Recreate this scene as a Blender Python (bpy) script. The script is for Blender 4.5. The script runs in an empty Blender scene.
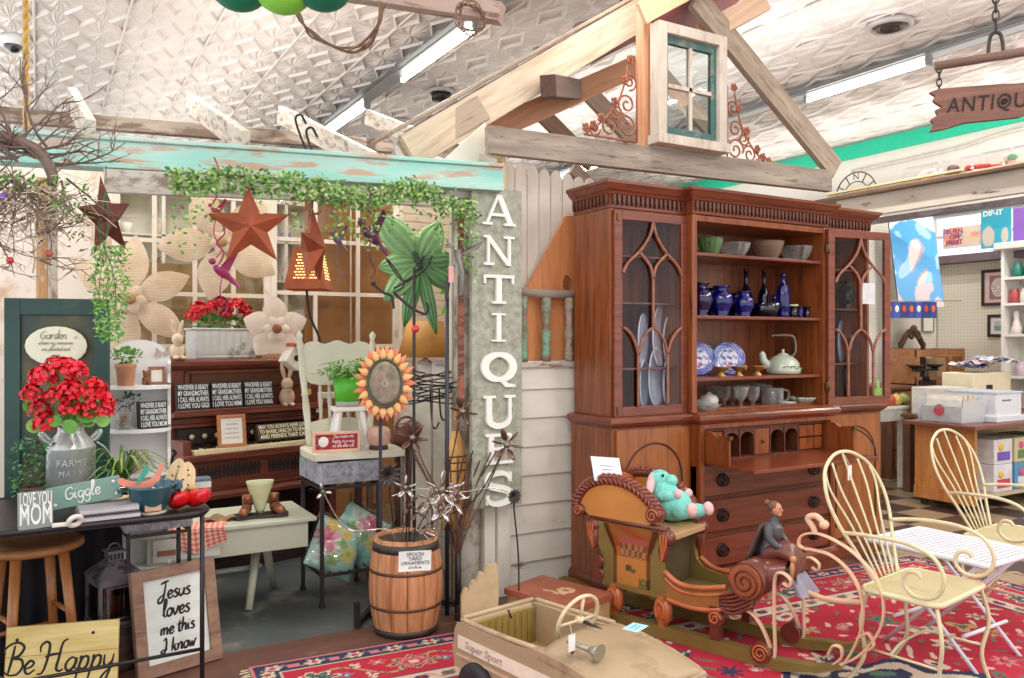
import bpy, math, random
from mathutils import Vector as V, Matrix
from math import sin, cos, pi, radians as R, sqrt, atan2
random.seed(7)
rnd = random.random
def ru(a, b): return a + (b - a) * rnd()
SC = bpy.context.scene
C = SC.collection
# ---------------------------------------------------------------- camera
F, YAW, H = 810.0, R(30.3), 1.35
_s, _c = sin(YAW), cos(YAW)
def at(px, py, X=None, Y=None, Z=None, d=None):
    """the point of the room that the photograph shows at a pixel, on a given plane"""
    u, v = (px - 512) / F, (340 - py) / F
    r = V((_s + _c * u, _c - _s * u, v))
    t = d if d is not None else X / r.x if X is not None else Y / r.y if Y is not None else (Z - H) / r.z
    return V((0, 0, H)) + r * t
def along(p, D, px):
    D = V(D); u = (px - 512) / F
    dp, dD = _s * p.x + _c * p.y, _s * D.x + _c * D.y
    lp, lD = _c * p.x - _s * p.y, _c * D.x - _s * D.y
    return p + D * ((u * dp - lp) / (lD - u * dD))
cam = bpy.data.cameras.new('camera'); co = bpy.data.objects.new('camera', cam); C.objects.link(co)
co.location = (0, 0, H); co.rotation_euler = (R(90), 0, -YAW)
cam.sensor_width = 36; cam.lens = F / 1024 * 36; cam.clip_start = .02; cam.shift_y = 1 / 1024
SC.camera = co
# ---------------------------------------------------------------- mesh helpers
class MB:
    def __init__(s): s.v = []; s.f = []; s.k = []; s.sm = []; s.M = Matrix(); s.mi = 0
    def add(s, vs, fs, sm=False):
        b = len(s.v); M = s.M
        s.v += [M @ V(p) for p in vs]
        for f in fs: s.f.append([i + b for i in f]); s.k.append(s.mi); s.sm.append(sm)
        return s
    def bx(s, x0, x1, y0, y1, z0, z1):
        return s.add([(x0,y0,z0),(x1,y0,z0),(x1,y1,z0),(x0,y1,z0),(x0,y0,z1),(x1,y0,z1),(x1,y1,z1),(x0,y1,z1)],
            [(3,2,1,0),(4,5,6,7),(0,1,5,4),(1,2,6,5),(2,3,7,6),(3,0,4,7)])
    def box(s, c, d, rz=0, rx=0, ry=0):
        o = s.M; s.M = o @ Matrix.Translation(c) @ Matrix.Rotation(rz,4,'Z') @ Matrix.Rotation(ry,4,'Y') @ Matrix.Rotation(rx,4,'X')
        s.bx(-d[0]/2,d[0]/2,-d[1]/2,d[1]/2,-d[2]/2,d[2]/2); s.M = o; return s
    def bar(s, a, b, w, h, up=(0,0,1)):
        a, b = V(a), V(b); d = (b - a).normalized(); x = d.cross(V(up))
        if x.length < 1e-4: x = d.cross(V((0,1,0)))
        x.normalize(); u = x.cross(d); x *= w/2; u *= h/2
        return s.add([a-x-u,a+x-u,a+x+u,a-x+u,b-x-u,b+x-u,b+x+u,b-x+u], [(0,1,2,3),(7,6,5,4),(1,0,4,5),(2,1,5,6),(3,2,6,7),(0,3,7,4)])
    def tube(s, pts, r, n=8, closed=False, rb=None, up=None):
        """round or ribbon (rb: second radius) tube along pts"""
        pts = [V(p) for p in pts]; N = len(pts)
        if N < 2: return s
        rr = r if callable(r) else (lambda t: r[min(int(t*(len(r)-1)+.5), len(r)-1)]) if isinstance(r, (list,tuple)) else (lambda t: r)
        vs = []; x = None
        for i, p in enumerate(pts):
            a = pts[(i-1) % N] if closed or i else p; b = pts[(i+1) % N] if closed or i < N-1 else p
            d = (b - a); d = d.normalized() if d.length > 1e-9 else V((0,0,1))
            if up is not None: x = d.cross(V(up)); x = x if x.length > 1e-4 else d.orthogonal()
            elif x is None: x = d.orthogonal()
            else: x = x - d * x.dot(d)
            if x.length < 1e-6: x = d.orthogonal()
            x = x.normalized(); y = d.cross(x); q = rr(i/(N-1)); q2 = q if rb is None else rb
            for j in range(n):
                t = 2*pi*j/n; vs.append(p + x*(q*cos(t)) + y*(q2*sin(t)))
        fs = []
        for i in range(N if closed else N-1):
            i2 = (i+1) % N
            for j in range(n): fs.append((i*n+j, i*n+(j+1)%n, i2*n+(j+1)%n, i2*n+j))
        s.add(vs, fs, n > 5)
        if not closed: 
            b = len(s.v) - len(vs)
            s.f.append([b+j for j in range(n)][::-1]); s.k.append(s.mi); s.sm.append(False)
            s.f.append([b+(N-1)*n+j for j in range(n)]); s.k.append(s.mi); s.sm.append(False)
        return s
    def lathe(s, prof, n=24, c=(0,0,0), sx=1, sy=1, flute=0, fn=0, a0=0):
        c = V(c); vs = []; m = len(prof)
        for r, z in prof:
            for j in range(n):
                t = 2*pi*j/n + a0; q = r*(1 + flute*cos(fn*t))
                vs.append(c + V((q*cos(t)*sx, q*sin(t)*sy, z)))
        fs = [(i*n+j, i*n+(j+1)%n, (i+1)*n+(j+1)%n, (i+1)*n+j) for i in range(m-1) for j in range(n)]
        s.add(vs, fs, True); b = len(s.v) - len(vs)
        if prof[0][0] > 1e-5: s.f.append([b+j for j in range(n)][::-1]); s.k.append(s.mi); s.sm.append(False)
        if prof[-1][0] > 1e-5: s.f.append([b+(m-1)*n+j for j in range(n)]); s.k.append(s.mi); s.sm.append(False)
        return s
    def open_lathe(s, prof, **k):
        s.lathe([(max(r,1e-6),z) for r,z in prof], **k); return s
    def prism(s, poly, z0, z1, sm=False):
        n = len(poly)
        a = sum(poly[i][0]*poly[(i+1)%n][1]-poly[(i+1)%n][0]*poly[i][1] for i in range(n))
        if a < 0: poly = poly[::-1]
        s.add([(x,y,z0) for x,y in poly]+[(x,y,z1) for x,y in poly], [tuple(range(n))[::-1], tuple(range(n,2*n))])
        return s.add([(x,y,z0) for x,y in poly]+[(x,y,z1) for x,y in poly], [(i,(i+1)%n,(i+1)%n+n,i+n) for i in range(n)], sm)
    def xprism(s, poly, y0, y1, sm=False):
        """polygon in x,z extruded along y"""
        o = s.M; s.M = o @ Matrix(((1,0,0,0),(0,0,-1,0),(0,1,0,0),(0,0,0,1))); s.prism(poly, -y1, -y0, sm); s.M = o; return s
    def yprism(s, poly, x0, x1, sm=False):
        """polygon in y,z extruded along x"""
        o = s.M; s.M = o @ Matrix(((0,0,1,0),(1,0,0,0),(0,1,0,0),(0,0,0,1))); s.prism(poly, x0, x1, sm); s.M = o; return s
    def ell(s, c, r, n=16, m=10, M=None):
        if not isinstance(r, (tuple,list)): r = (r,r,r)
        o = s.M; s.M = o @ Matrix.Translation(c) @ (M or Matrix())
        vs = [(0,0,-r[2])]; 
        for i in range(1, m):
            p = -pi/2 + pi*i/m
            for j in range(n): t = 2*pi*j/n; vs.append((r[0]*cos(p)*cos(t), r[1]*cos(p)*sin(t), r[2]*sin(p)))
        vs.append((0,0,r[2])); fs = [(0,1+(j+1)%n,1+j) for j in range(n)]
        for i in range(m-2):
            for j in range(n): a=1+i*n+j; b=1+i*n+(j+1)%n; fs.append((a,b,b+n,a+n))
        L = len(vs)-1; a = 1+(m-2)*n; fs += [(a+j,a+(j+1)%n,L) for j in range(n)]
        s.add(vs, fs, True); s.M = o; return s
    def grid(s, fn, nu, nv, cu=False, cv=False, sm=True):
        vs = [fn(i/(nu if cu else nu-1), j/(nv if cv else nv-1)) for i in range(nu) for j in range(nv)]
        fs = [(i*nv+j, ((i+1)%nu)*nv+j, ((i+1)%nu)*nv+(j+1)%nv, i*nv+(j+1)%nv) for i in range(nu if cu else nu-1) for j in range(nv if cv else nv-1)]
        return s.add(vs, fs, sm)
    def leaf(s, p, d, l, w, droop=.2, nrm=None):
        p, d = V(p), V(d).normalized(); n = V(nrm) if nrm is not None else V((0,0,1)) + V((ru(-.4,.4),ru(-.4,.4),0))
        x = d.cross(n); x = x.normalized()*w if x.length > 1e-3 else V((w,0,0)); u = x.cross(d).normalized()
        m = p + d*l*.5 + u*l*.06; e = p + d*l - u*l*droop
        return s.add([p, m-x*.5, e, m+x*.5, m-u*w*.18], [(0,4,1),(1,4,2),(2,4,3),(3,4,0)], True)
    def build(s, name, mats, parent=None, bevel=0, label=None, sub=0, seg=2, weld=False, solid=0):
        me = bpy.data.meshes.new(name); me.from_pydata([tuple(p) for p in s.v], [], s.f)
        mats = mats if isinstance(mats, (list,tuple)) else [mats]
        for m in mats: me.materials.append(m)
        me.polygons.foreach_set('material_index', s.k); me.polygons.foreach_set('use_smooth', s.sm); me.update()
        o = bpy.data.objects.new(name, me); C.objects.link(o)
        if parent is not None: o.parent = parent
        if solid: md = o.modifiers.new('s','SOLIDIFY'); md.thickness = solid; md.offset = 0
        if bevel: md = o.modifiers.new('b','BEVEL'); md.width = bevel; md.segments = seg; md.limit_method = 'ANGLE'; md.angle_limit = R(40)
        if sub: md = o.modifiers.new('u','SUBSURF'); md.levels = sub; md.render_levels = sub
        if label: o['label'] = label
        return o
def cr(pts, n=6, closed=False):
    """smooth curve through points"""
    P = [V(p) for p in pts]; N = len(P); out = []
    for i in range(N if closed else N-1):
        if closed: a,b,c,d = P[i-1],P[i],P[(i+1)%N],P[(i+2)%N]
        else: a,b,c,d = P[max(i-1,0)],P[i],P[i+1],P[min(i+2,N-1)]
        for j in range(n):
            t = j/n; out.append(.5*((2*b)+(c-a)*t+(2*a-5*b+4*c-d)*t*t+(3*b-3*c+d-a)*t*t*t))
    if not closed: out.append(P[-1])
    return out
def arc(c, r, a0, a1, n=12, ax='xz', ry=None):
    c = V(c); o = []
    for i in range(n+1):
        t = a0 + (a1-a0)*i/n; p, q = r*cos(t), (ry or r)*sin(t)
        o.append(c + (V((p,0,q)) if ax=='xz' else V((0,p,q)) if ax=='yz' else V((p,q,0))))
    return o
def spiral(c, r0, r1, a0, turns, n=28, ax='xz'):
    c = V(c); o = []
    for i in range(n+1):
        t = i/n; a = a0 + turns*2*pi*t; r = r0 + (r1-r0)*t
        o.append(c + (V((r*cos(a),0,r*sin(a))) if ax=='xz' else V((0,r*cos(a),r*sin(a)))))
    return o
def tag(o, label, cat, group=None, kind=None):
    o['label'] = label; o['category'] = cat
    if group: o['group'] = group
    if kind: o['kind'] = kind
    return o
def thing(name, label, cat, loc=(0,0,0), rz=0, group=None, kind='thing'):
    o = bpy.data.objects.new(name, None); C.objects.link(o); o.empty_display_size = .05
    o.location = loc; o.rotation_euler = (0,0,rz); return tag(o, label, cat, group, kind)
def solo(mb, name, mats, label, cat, loc=(0,0,0), rz=0, group=None, kind='thing', **k):
    o = mb.build(name, mats, None, **k); o.location = loc; o.rotation_euler = (0,0,rz); return tag(o, label, cat, group, kind)
def struct(mb, name, mats, label=None, **k):
    o = mb.build(name, mats, None, **k); o['kind'] = 'structure'; o['label'] = label or name.replace('_',' ') + ' of the shop'; o['category'] = name.split('_')[0]; return o
def dup(r, loc, rz=None, label=None, scale=None):
    def cp(o, par):
        c = o.copy(); C.objects.link(c)
        if par is not None: c.parent = par
        for ch in o.children: cp(ch, c)
        return c
    n = cp(r, None); n.location = loc
    if rz is not None: n.rotation_euler = (0,0,rz)
    if scale: n.scale = (scale,)*3 if not isinstance(scale, tuple) else scale
    if label: n['label'] = label
    return n
# ---------------------------------------------------------------- materials
_mc = {}
def hx(h): 
    c = [int(h[i:i+2],16)/255 for i in (0,2,4)]
    return tuple(x/12.92 if x <= .04045 else ((x+.055)/1.055)**2.4 for x in c) + (1,)
def _new(key):
    m = bpy.data.materials.new(key[:50]); m.use_nodes = True; nt = m.node_tree; b = nt.nodes['Principled BSDF']
    return m, nt, b
def _tex(nt, kind, scale, stretch=None, coord='Object', **kw):
    tc = nt.nodes.new('ShaderNodeTexCoord'); mp = nt.nodes.new('ShaderNodeMapping'); nt.links.new(tc.outputs[coord], mp.inputs[0])
    if stretch: mp.inputs['Scale'].default_value = stretch
    t = nt.nodes.new('ShaderNodeTex'+kind); t.inputs['Scale'].default_value = scale; nt.links.new(mp.outputs[0], t.inputs['Vector'])
    for k, v in kw.items(): t.inputs[k].default_value = v
    return t
def _ramp(nt, src, stops):
    r = nt.nodes.new('ShaderNodeValToRGB'); e = r.color_ramp.elements
    while len(e) < len(stops): e.new(.5)
    for i,(p,c) in enumerate(stops): e[i].position = p; e[i].color = c
    nt.links.new(src, r.inputs[0]); return r
def _bump(nt, b, src, st, dist=.01):
    n = nt.nodes.new('ShaderNodeBump'); n.inputs['Strength'].default_value = st; n.inputs['Distance'].default_value = dist
    nt.links.new(src, n.inputs['Height']); nt.links.new(n.outputs[0], b.inputs['Normal'])
def plain(h, rough=.5, metal=0, var=.12, sc=14, bump=.08, coat=0, spec=None):
    key = ('p',h,rough,metal,var,sc,bump,coat)
    if key in _mc: return _mc[key]
    m, nt, b = _new('plain_'+h); c = hx(h)
    t = _tex(nt, 'Noise', sc, Detail=4.0)
    r = _ramp(nt, t.outputs[0], [(.3, tuple(x*(1-var) for x in c[:3])+(1,)), (.7, tuple(min(1,x*(1+var)) for x in c[:3])+(1,))])
    nt.links.new(r.outputs[0], b.inputs['Base Color']); b.inputs['Roughness'].default_value = rough; b.inputs['Metallic'].default_value = metal
    if coat: b.inputs['Coat Weight'].default_value = coat; b.inputs['Coat Roughness'].default_value = .1
    if bump: _bump(nt, b, t.outputs[0], bump)
    _mc[key] = m; return m
def wood(h1, h2, ax='X', rough=.45, sc=1.0, coat=0, bump=.1, h3=None):
    key = ('w',h1,h2,ax,rough,sc,coat,bump,h3)
    if key in _mc: return _mc[key]
    m, nt, b = _new('wood_'+h1); st = {'X':(1.2,14,14),'Y':(14,1.2,14),'Z':(14,14,1.2)}[ax]
    t = _tex(nt, 'Noise', 2.2*sc, stretch=st, Detail=6.0, Roughness=.6, Distortion=.7)
    st_ = [(.32,hx(h1)),(.66,hx(h2))]
    if h3: st_ = [(.3,hx(h1)),(.48,hx(h2)),(.72,hx(h3))]
    r = _ramp(nt, t.outputs[0], st_); nt.links.new(r.outputs[0], b.inputs['Base Color'])
    b.inputs['Roughness'].default_value = rough
    if coat: b.inputs['Coat Weight'].default_value = coat; b.inputs['Coat Roughness'].default_value = .12
    if bump: _bump(nt, b, t.outputs[0], bump, .006)
    _mc[key] = m; return m
def worn(h1, h2, amt=.5, sc=6, stretch=(1,1,1), rough=.7, h1b=None, sharp=.05, metal=0):
    """paint h1 worn through to h2"""
    key = ('r',h1,h2,amt,sc,stretch,rough,h1b,sharp)
    if key in _mc: return _mc[key]
    m, nt, b = _new('worn_'+h1); t = _tex(nt, 'Noise', sc, stretch=stretch, Detail=8.0, Roughness=.65)
    t2 = _tex(nt, 'Noise', sc*.5, stretch=stretch, Detail=3.0)
    r1 = _ramp(nt, t2.outputs[0], [(.3,hx(h1)),(.7,hx(h1b or h1))])
    r = _ramp(nt, t.outputs[0], [(amt-sharp,(0,0,0,1)),(amt+sharp,(1,1,1,1))])
    mx = nt.nodes.new('ShaderNodeMix'); mx.data_type = 'RGBA'
    nt.links.new(r.outputs[0], mx.inputs[0]); nt.links.new(r1.outputs[0], mx.inputs[6]); mx.inputs[7].default_value = hx(h2)
    nt.links.new(mx.outputs[2], b.inputs['Base Color']); b.inputs['Roughness'].default_value = rough; b.inputs['Metallic'].default_value = metal
    _bump(nt, b, r.outputs[0], .15, .003); _mc[key] = m; return m
def glass(h='ffffff', rough=0.0, ior=1.45, thin=False, alpha=.12):
    key = ('g',h,rough,ior,thin,alpha)
    if key in _mc: return _mc[key]
    m, nt, b = _new('glass_'+h)
    if thin:
        nt.nodes.remove(b); tr = nt.nodes.new('ShaderNodeBsdfTransparent'); gl = nt.nodes.new('ShaderNodeBsdfGlossy'); mx = nt.nodes.new('ShaderNodeMixShader')
        tr.inputs[0].default_value = hx(h); gl.inputs['Roughness'].default_value = .03
        lw_ = nt.nodes.new('ShaderNodeLayerWeight'); fr = nt.nodes.new('ShaderNodeMath'); fr.operation='POWER'; fr.inputs[1].default_value=4; nt.links.new(lw_.outputs['Facing'],fr.inputs[0]); ad = nt.nodes.new('ShaderNodeMath'); ad.inputs[1].default_value = alpha
        nt.links.new(fr.outputs[0], ad.inputs[0]); nt.links.new(ad.outputs[0], mx.inputs[0])
        nt.links.new(tr.outputs[0], mx.inputs[1]); nt.links.new(gl.outputs[0], mx.inputs[2]); nt.links.new(mx.outputs[0], nt.nodes['Material Output'].inputs[0])
    else:
        b.inputs['Base Color'].default_value = hx(h); b.inputs['Transmission Weight'].default_value = 1; b.inputs['Roughness'].default_value = rough; b.inputs['IOR'].default_value = ior
    _mc[key] = m; return m
def emit(h, st):
    key = ('e',h,st)
    if key in _mc: return _mc[key]
    m, nt, b = _new('lit_'+h); b.inputs['Base Color'].default_value = hx(h); b.inputs['Emission Color'].default_value = hx(h); b.inputs['Emission Strength'].default_value = st
    _mc[key] = m; return m
def vcol(rough=.6, coat=0, bump=0):
    key = ('v',rough,coat,bump)
    if key in _mc: return _mc[key]
    m, nt, b = _new('printed'); a = nt.nodes.new('ShaderNodeAttribute'); a.attribute_name = 'Col'
    nt.links.new(a.outputs['Color'], b.inputs['Base Color']); b.inputs['Roughness'].default_value = rough
    if coat: b.inputs['Coat Weight'].default_value = coat
    if bump: t = _tex(nt,'Noise',90,Detail=2.0); _bump(nt, b, t.outputs[0], bump)
    _mc[key] = m; return m
def paint(o, fn):
    """surface pattern: colour per vertex from fn(u,v) over a grid-built mesh (order of MB.grid)"""
    me = o.data; ca = me.color_attributes.new('Col','FLOAT_COLOR','POINT'); buf = []
    for i in range(len(me.vertices)): buf += list(fn(i))
    ca.data.foreach_set('color', buf)
def printed(name, w, h, nu, nv, fn, parent=None, rough=.6, mb=None, surf=None, coat=0, bump=0, label=None):
    """thin printed sheet in the local x-z plane facing -y, u to the right, v upwards"""
    m = MB(); surf = surf or (lambda u,v: ((u-.5)*w, 0, v*h)); m.grid(surf, nu, nv)
    o = m.build(name, vcol(rough, coat, bump), parent, label=label)
    paint(o, lambda i: fn((i//nv)/(nu-1), (i%nv)/(nv-1))); return o
def slab(name, w, d, h, mats, parent, bevel=.002, loc=(0,0,0), **k):
    m = MB(); m.bx(-w/2+loc[0], w/2+loc[0], loc[1], loc[1]+d, loc[2], loc[2]+h); return m.build(name, mats, parent, bevel=bevel, **k)
# lettering: default face for small print, own strokes for the carved and hand-written signs
def text(body, size, mat, parent, loc, rot=(R(90),0,0), ext=.001, name='lettering', shear=0, align='CENTER', sx=1, space=1, line=1, off=0):
    cu = bpy.data.curves.new(name,'FONT'); cu.body = body; cu.size = size; cu.extrude = ext; cu.shear = shear; cu.align_x = align; cu.align_y = 'CENTER'
    cu.space_character = space; cu.space_line = line; cu.offset = off; cu.materials.append(mat); cu.resolution_u = 3
    tmp = bpy.data.objects.new(name+'_curve', cu); C.objects.link(tmp); dg = bpy.context.evaluated_depsgraph_get()
    me = bpy.data.meshes.new_from_object(tmp.evaluated_get(dg), depsgraph=dg); bpy.data.objects.remove(tmp); bpy.data.curves.remove(cu)
    if not me.materials: me.materials.append(mat)
    o = bpy.data.objects.new(name, me); C.objects.link(o); o.parent = parent; o.location = loc; o.rotation_euler = rot; o.scale = (sx,1,1); return o
HAND = {  # hand lettering, unit x-height 1, strokes as smooth point runs
 'a':[.95,[(.8,.85),(.45,1),(.1,.6),(.15,.1),(.5,0),(.8,.5),(.8,.95),(.78,.2),(1,.05)]],
 'e':[.8,[(.05,.4),(.5,.5),(.7,.8),(.4,1),(.1,.6),(.2,.1),(.5,0),(.85,.3)]],
 'p':[.95,[(.1,.85),(.25,1),(.15,.2),(0,-1.1)],[(.2,.4),(.4,.95),(.75,.9),(.75,.3),(.45,0),(.2,.2)]],
 'y':[.95,[(.1,1),(.15,.3),(.4,.05),(.75,.5)],[(.8,1),(.7,0),(.45,-1),(.1,-1.1),(.2,-.6),(.9,.1)]],
 'B':[1.3,[(.35,2.3),(.3,1.2),(.2,0)],[(-.25,1.6),(-.35,2),(0,2.4),(.6,2.5),(1.05,2.1),(.8,1.5),(.4,1.3),(1,1.15),(1.2,.6),(.9,.05),(.3,0),(-.1,.3)]],
 'H':[1.7,[(-.3,1.6),(-.35,2.1),(0,2.4),(.3,2.1),(.3,1),(.1,0),(-.3,-.1)],[(.1,1.2),(.6,1.35),(1.3,1.4)],[(1.6,2.5),(1.25,2.2),(1.15,1),(1.1,.2),(1.4,0),(1.6,.15)]],
 'J':[1.1,[(.1,2),(.6,2.2),(1.2,2.3)],[(.8,2.2),(.7,1),(.45,-.2),(0,-.4),(-.1,.1),(.5,.6)]],
 's':[.75,[(.7,.9),(.45,1.05),(.2,.8),(.5,.5),(.65,.2),(.35,-.02),(.05,.15)]],
 'u':[.95,[(.1,1),(.1,.3),(.35,0),(.7,.4),(.8,1),(.75,.2),(1,.05)]],
 'l':[.5,[(0,.2),(.35,1.3),(.4,2.1),(.2,2.2),(.1,1.2),(.2,.1),(.5,.1)]],
 'o':[.85,[(.5,1),(.15,.8),(.1,.2),(.45,0),(.75,.4),(.6,.95),(.4,.95),(.95,.85)]],
 'v':[.85,[(.05,1),(.3,0),(.7,.8),(.65,1),(.95,.9)]],
 'm':[1.3,[(.05,1),(.1,.5),(.05,0)],[(.1,.6),(.4,1),(.55,.7),(.5,0)],[(.55,.6),(.85,1),(1.05,.7),(1,.1),(1.25,.1)]],
 't':[.65,[(.3,1.7),(.25,.6),(.3,.05),(.6,.1)],[(-.05,1.05),(.65,1.2)]],
 'h':[.95,[(.2,2.1),(.15,1),(.05,0)],[(.1,.5),(.45,1),(.7,.8),(.65,.1),(.95,.1)]],
 'i':[.45,[(.15,1),(.12,.2),(.4,.05)],[(.2,1.4),(.24,1.46)]],
 'I':[.9,[(.1,1.8),(.5,2.1),(.6,1),(.4,.1),(.0,0),(-.1,.4),(.8,.5)]],
 'k':[.95,[(.2,2.1),(.15,1),(.05,0)],[(.75,1),(.2,.5),(.5,.45),(.6,.05),(.95,.1)]],
 'n':[.95,[(.05,1),(.1,.5),(.05,0)],[(.1,.5),(.45,1),(.7,.8),(.65,.1),(.95,.1)]],
 'w':[1.2,[(.05,1),(.25,0),(.5,.7),(.7,0),(1.05,.9),(1.2,.95)]],
 'G':[1.2,[(1,1.5),(.7,1.8),(.1,1.3),(.1,.4),(.5,0),(1,.3),(1,.8),(.6,.8)]],
 'g':[.95,[(.8,.85),(.4,1),(.1,.5),(.4,.05),(.75,.4),(.85,1),(.75,-.4),(.4,-.8),(.05,-.5)]],
 'Y':[1.2,[(.1,1.9),(.3,1.1),(.8,1.2),(1,1.9)],[(1,1.9),(.8,.2),(.3,-.3),(0,.1)]],
 'c':[.75,[(.7,.85),(.4,1),(.1,.6),(.2,.1),(.5,0),(.8,.25)]],
 'r':[.7,[(.05,.95),(.1,.5),(.08,0)],[(.1,.6),(.4,1),(.65,.9)]],
 'd':[.95,[(.75,.9),(.4,1),(.1,.5),(.35,0),(.7,.5),(.85,2.1),(.8,.3),(1,.05)]],
 ' ':[.55]}
def hand(txt, size, r, mat, parent, loc, name='lettering', slant=.15, center=True, ext=.0008, up=0):
    m = MB(); x = 0; W = sum(HAND[ch][0] for ch in txt)*size; x = -W/2 if center else 0
    for ch in txt:
        g = HAND[ch]
        for st in g[1:]:
            pts = cr([(x+(p[0]+p[1]*slant)*size, 0, (p[1])*size + up*(x+p[0]*size)) for p in st], 5)
            m.tube(pts, lambda t: r*(.62+.5*sin(pi*t)), n=6, rb=ext, up=(0,1,0))
        x += g[0]*size
    o = m.build(name, mat, parent); o.location = loc; return o
# ================================================================ THE SETTING
YF, ZC = 3.74, 3.79
tin = plain('E0D7D0', rough=.42, var=.1, sc=2.0, bump=0)
def tin_ceiling():
    m = MB(); T = .305; N = 24; hv = []; vs = []; fs = []
    cell_v = [(0,0,-.008)]; cell_f = []
    oct_ = [(.11,.5),(-.11,.5),(-.5,.11),(-.5,-.11),(-.11,-.5),(.11,-.5),(.5,-.11),(.5,.11)]
    ring1, ring2 = [], []
    for k in range(8):
        a, b = oct_[k], oct_[(k+1) % 8]
        for j in range(4):
            t = j/4; x, y = a[0]+(b[0]-a[0])*t, a[1]+(b[1]-a[1])*t
            ridge = j % 2 == 0
            ring2.append((x, y, 0)); ring1.append((x*.5, y*.5, -.009 if ridge else .001))
    n = 32; cell_v += ring1 + ring2
    for j in range(n):
        cell_f += [(0,1+j,1+(j+1)%n), (1+j,1+n+j,1+n+(j+1)%n,1+(j+1)%n)]
    for sx_, sy_ in ((1,1),(-1,1),(-1,-1),(1,-1)):
        b = len(cell_v); S = .39
        cell_v += [(sx_*(.5-S),sy_*.5,0),(sx_*.5,sy_*.5,0),(sx_*.5,sy_*(.5-S),0), (sx_*(.5-S*.86),sy_*.5,-.016),(sx_*.5,sy_*(.5-S*.86),-.016),(sx_*(.5-S*.7),sy_*.5,.008),(sx_*.5,sy_*(.5-S*.7),.008),(sx_*.5,sy_*.5,.008)]
        cell_f += [(b,b+2,b+4,b+3),(b+3,b+4,b+6,b+5),(b+5,b+6,b+7)]
    TY = .6
    for i in range(-6, 27):
        for j in range(2, 22):
            x0, y0 = .58+.1525+i*T, j*TY
            if y0 < (x0-1)*.35: continue
            b = len(vs)
            vs += [(x0+x*T, y0+y*TY, ZC+z*1.1) for x,y,z in cell_v]; fs += [tuple(q+b for q in f) for f in cell_f]
    m.add(vs, fs)
    m.bx(-1.6, 9, -2.5, 13, ZC+.04, ZC+.08)
    for i in range(-2, 15):
        x = .58 + i*.61
        m.tube([(x,1.2,ZC-.006),(x,12.6,ZC-.006)], .012, 6)
    return struct(m, 'ceiling', tin, 'pressed tin ceiling of stars and diamonds')
tin_ceiling()
def checker_mat():
    m, nt, b = _new('checker_floor'); tc = nt.nodes.new('ShaderNodeTexCoord'); ch = nt.nodes.new('ShaderNodeTexChecker'); ch.inputs['Scale'].default_value = 1/.305
    nt.links.new(tc.outputs['Object'], ch.inputs[0]); ch.inputs[1].default_value = hx('A08C70'); ch.inputs[2].default_value = hx('4A3834')
    n = _tex(nt,'Noise',5,Detail=6.0); mx = nt.nodes.new('ShaderNodeMix'); mx.data_type='RGBA'; mx.blend_type='MULTIPLY'; mx.inputs[0].default_value=.5
    r = _ramp(nt,n.outputs[0],[(.3,(.7,.66,.62,1)),(.65,(1,1,1,1))])
    nt.links.new(ch.outputs[0],mx.inputs[6]); nt.links.new(r.outputs[0],mx.inputs[7]); nt.links.new(mx.outputs[2],b.inputs['Base Color']); b.inputs['Roughness'].default_value=.35
    return m
m = MB(); m.bx(4.3,9,-3,13,-.05,0); struct(m,'floor',checker_mat(),'brown and cream checkerboard tile floor')
m = MB(); m.bx(-1.6,4.3,-3,3.64,-.05,0); struct(m,'floor.001',worn('5A3A31','9A7A62',.66,sc=3.5,stretch=(1,3,1),rough=.45,h1b='6E4A3C',sharp=.06),'scuffed dark brown floor by the red rug')
m = MB(); m.bx(-1.6,4.3,3.64,13,-.05,0); struct(m,'floor.002',worn('43494A','8A8474',.62,sc=3,rough=.4,h1b='5E6462',sharp=.06),'worn grey painted concrete floor under the booth')
white_wall = plain('DDD8CE', rough=.7, var=.04, sc=3)
# right wall with its row of high windows
XR = 8.67
def peg_mat(ax=1):
    m, nt, b = _new('pegboard'); tc = nt.nodes.new('ShaderNodeTexCoord'); v = nt.nodes.new('ShaderNodeVectorMath'); v.operation='MODULO'; v.inputs[1].default_value=(.036,.036,.036)
    o = nt.nodes.new('ShaderNodeVectorMath'); o.operation='ADD'; o.inputs[1].default_value=(50,50,50); nt.links.new(tc.outputs['Object'],o.inputs[0]); nt.links.new(o.outputs[0],v.inputs[0])
    sp = nt.nodes.new('ShaderNodeSeparateXYZ'); nt.links.new(v.outputs[0],sp.inputs[0])
    def far(i):
        s = nt.nodes.new('ShaderNodeMath'); s.operation='SUBTRACT'; s.inputs[1].default_value=.018; nt.links.new(sp.outputs[i],s.inputs[0])
        p = nt.nodes.new('ShaderNodeMath'); p.operation='MULTIPLY'; nt.links.new(s.outputs[0],p.inputs[0]); nt.links.new(s.outputs[0],p.inputs[1]); return p
    a0,a1,a2 = far(0),far(1),far(2)
    mi = nt.nodes.new('ShaderNodeMath'); mi.operation='ADD'; nt.links.new(a2.outputs[0],mi.inputs[0])
    mn = nt.nodes.new('ShaderNodeMath'); mn.operation='MINIMUM'; nt.links.new((a0,a1)[ax].outputs[0],mn.inputs[0]); nt.links.new((a0,a1)[ax].outputs[0],mn.inputs[1]); nt.links.new(mn.outputs[0],mi.inputs[1])
    lt = nt.nodes.new('ShaderNodeMath'); lt.operation='LESS_THAN'; lt.inputs[1].default_value=.00002; nt.links.new(mi.outputs[0],lt.inputs[0])
    mx = nt.nodes.new('ShaderNodeMix'); mx.data_type='RGBA'; mx.inputs[6].default_value=hx('E8E2D2'); mx.inputs[7].default_value=hx('B4A892'); nt.links.new(lt.outputs[0],mx.inputs[0]); nt.links.new(mx.outputs[2],b.inputs['Base Color']); b.inputs['Roughness'].default_value=.7
    return m
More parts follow.
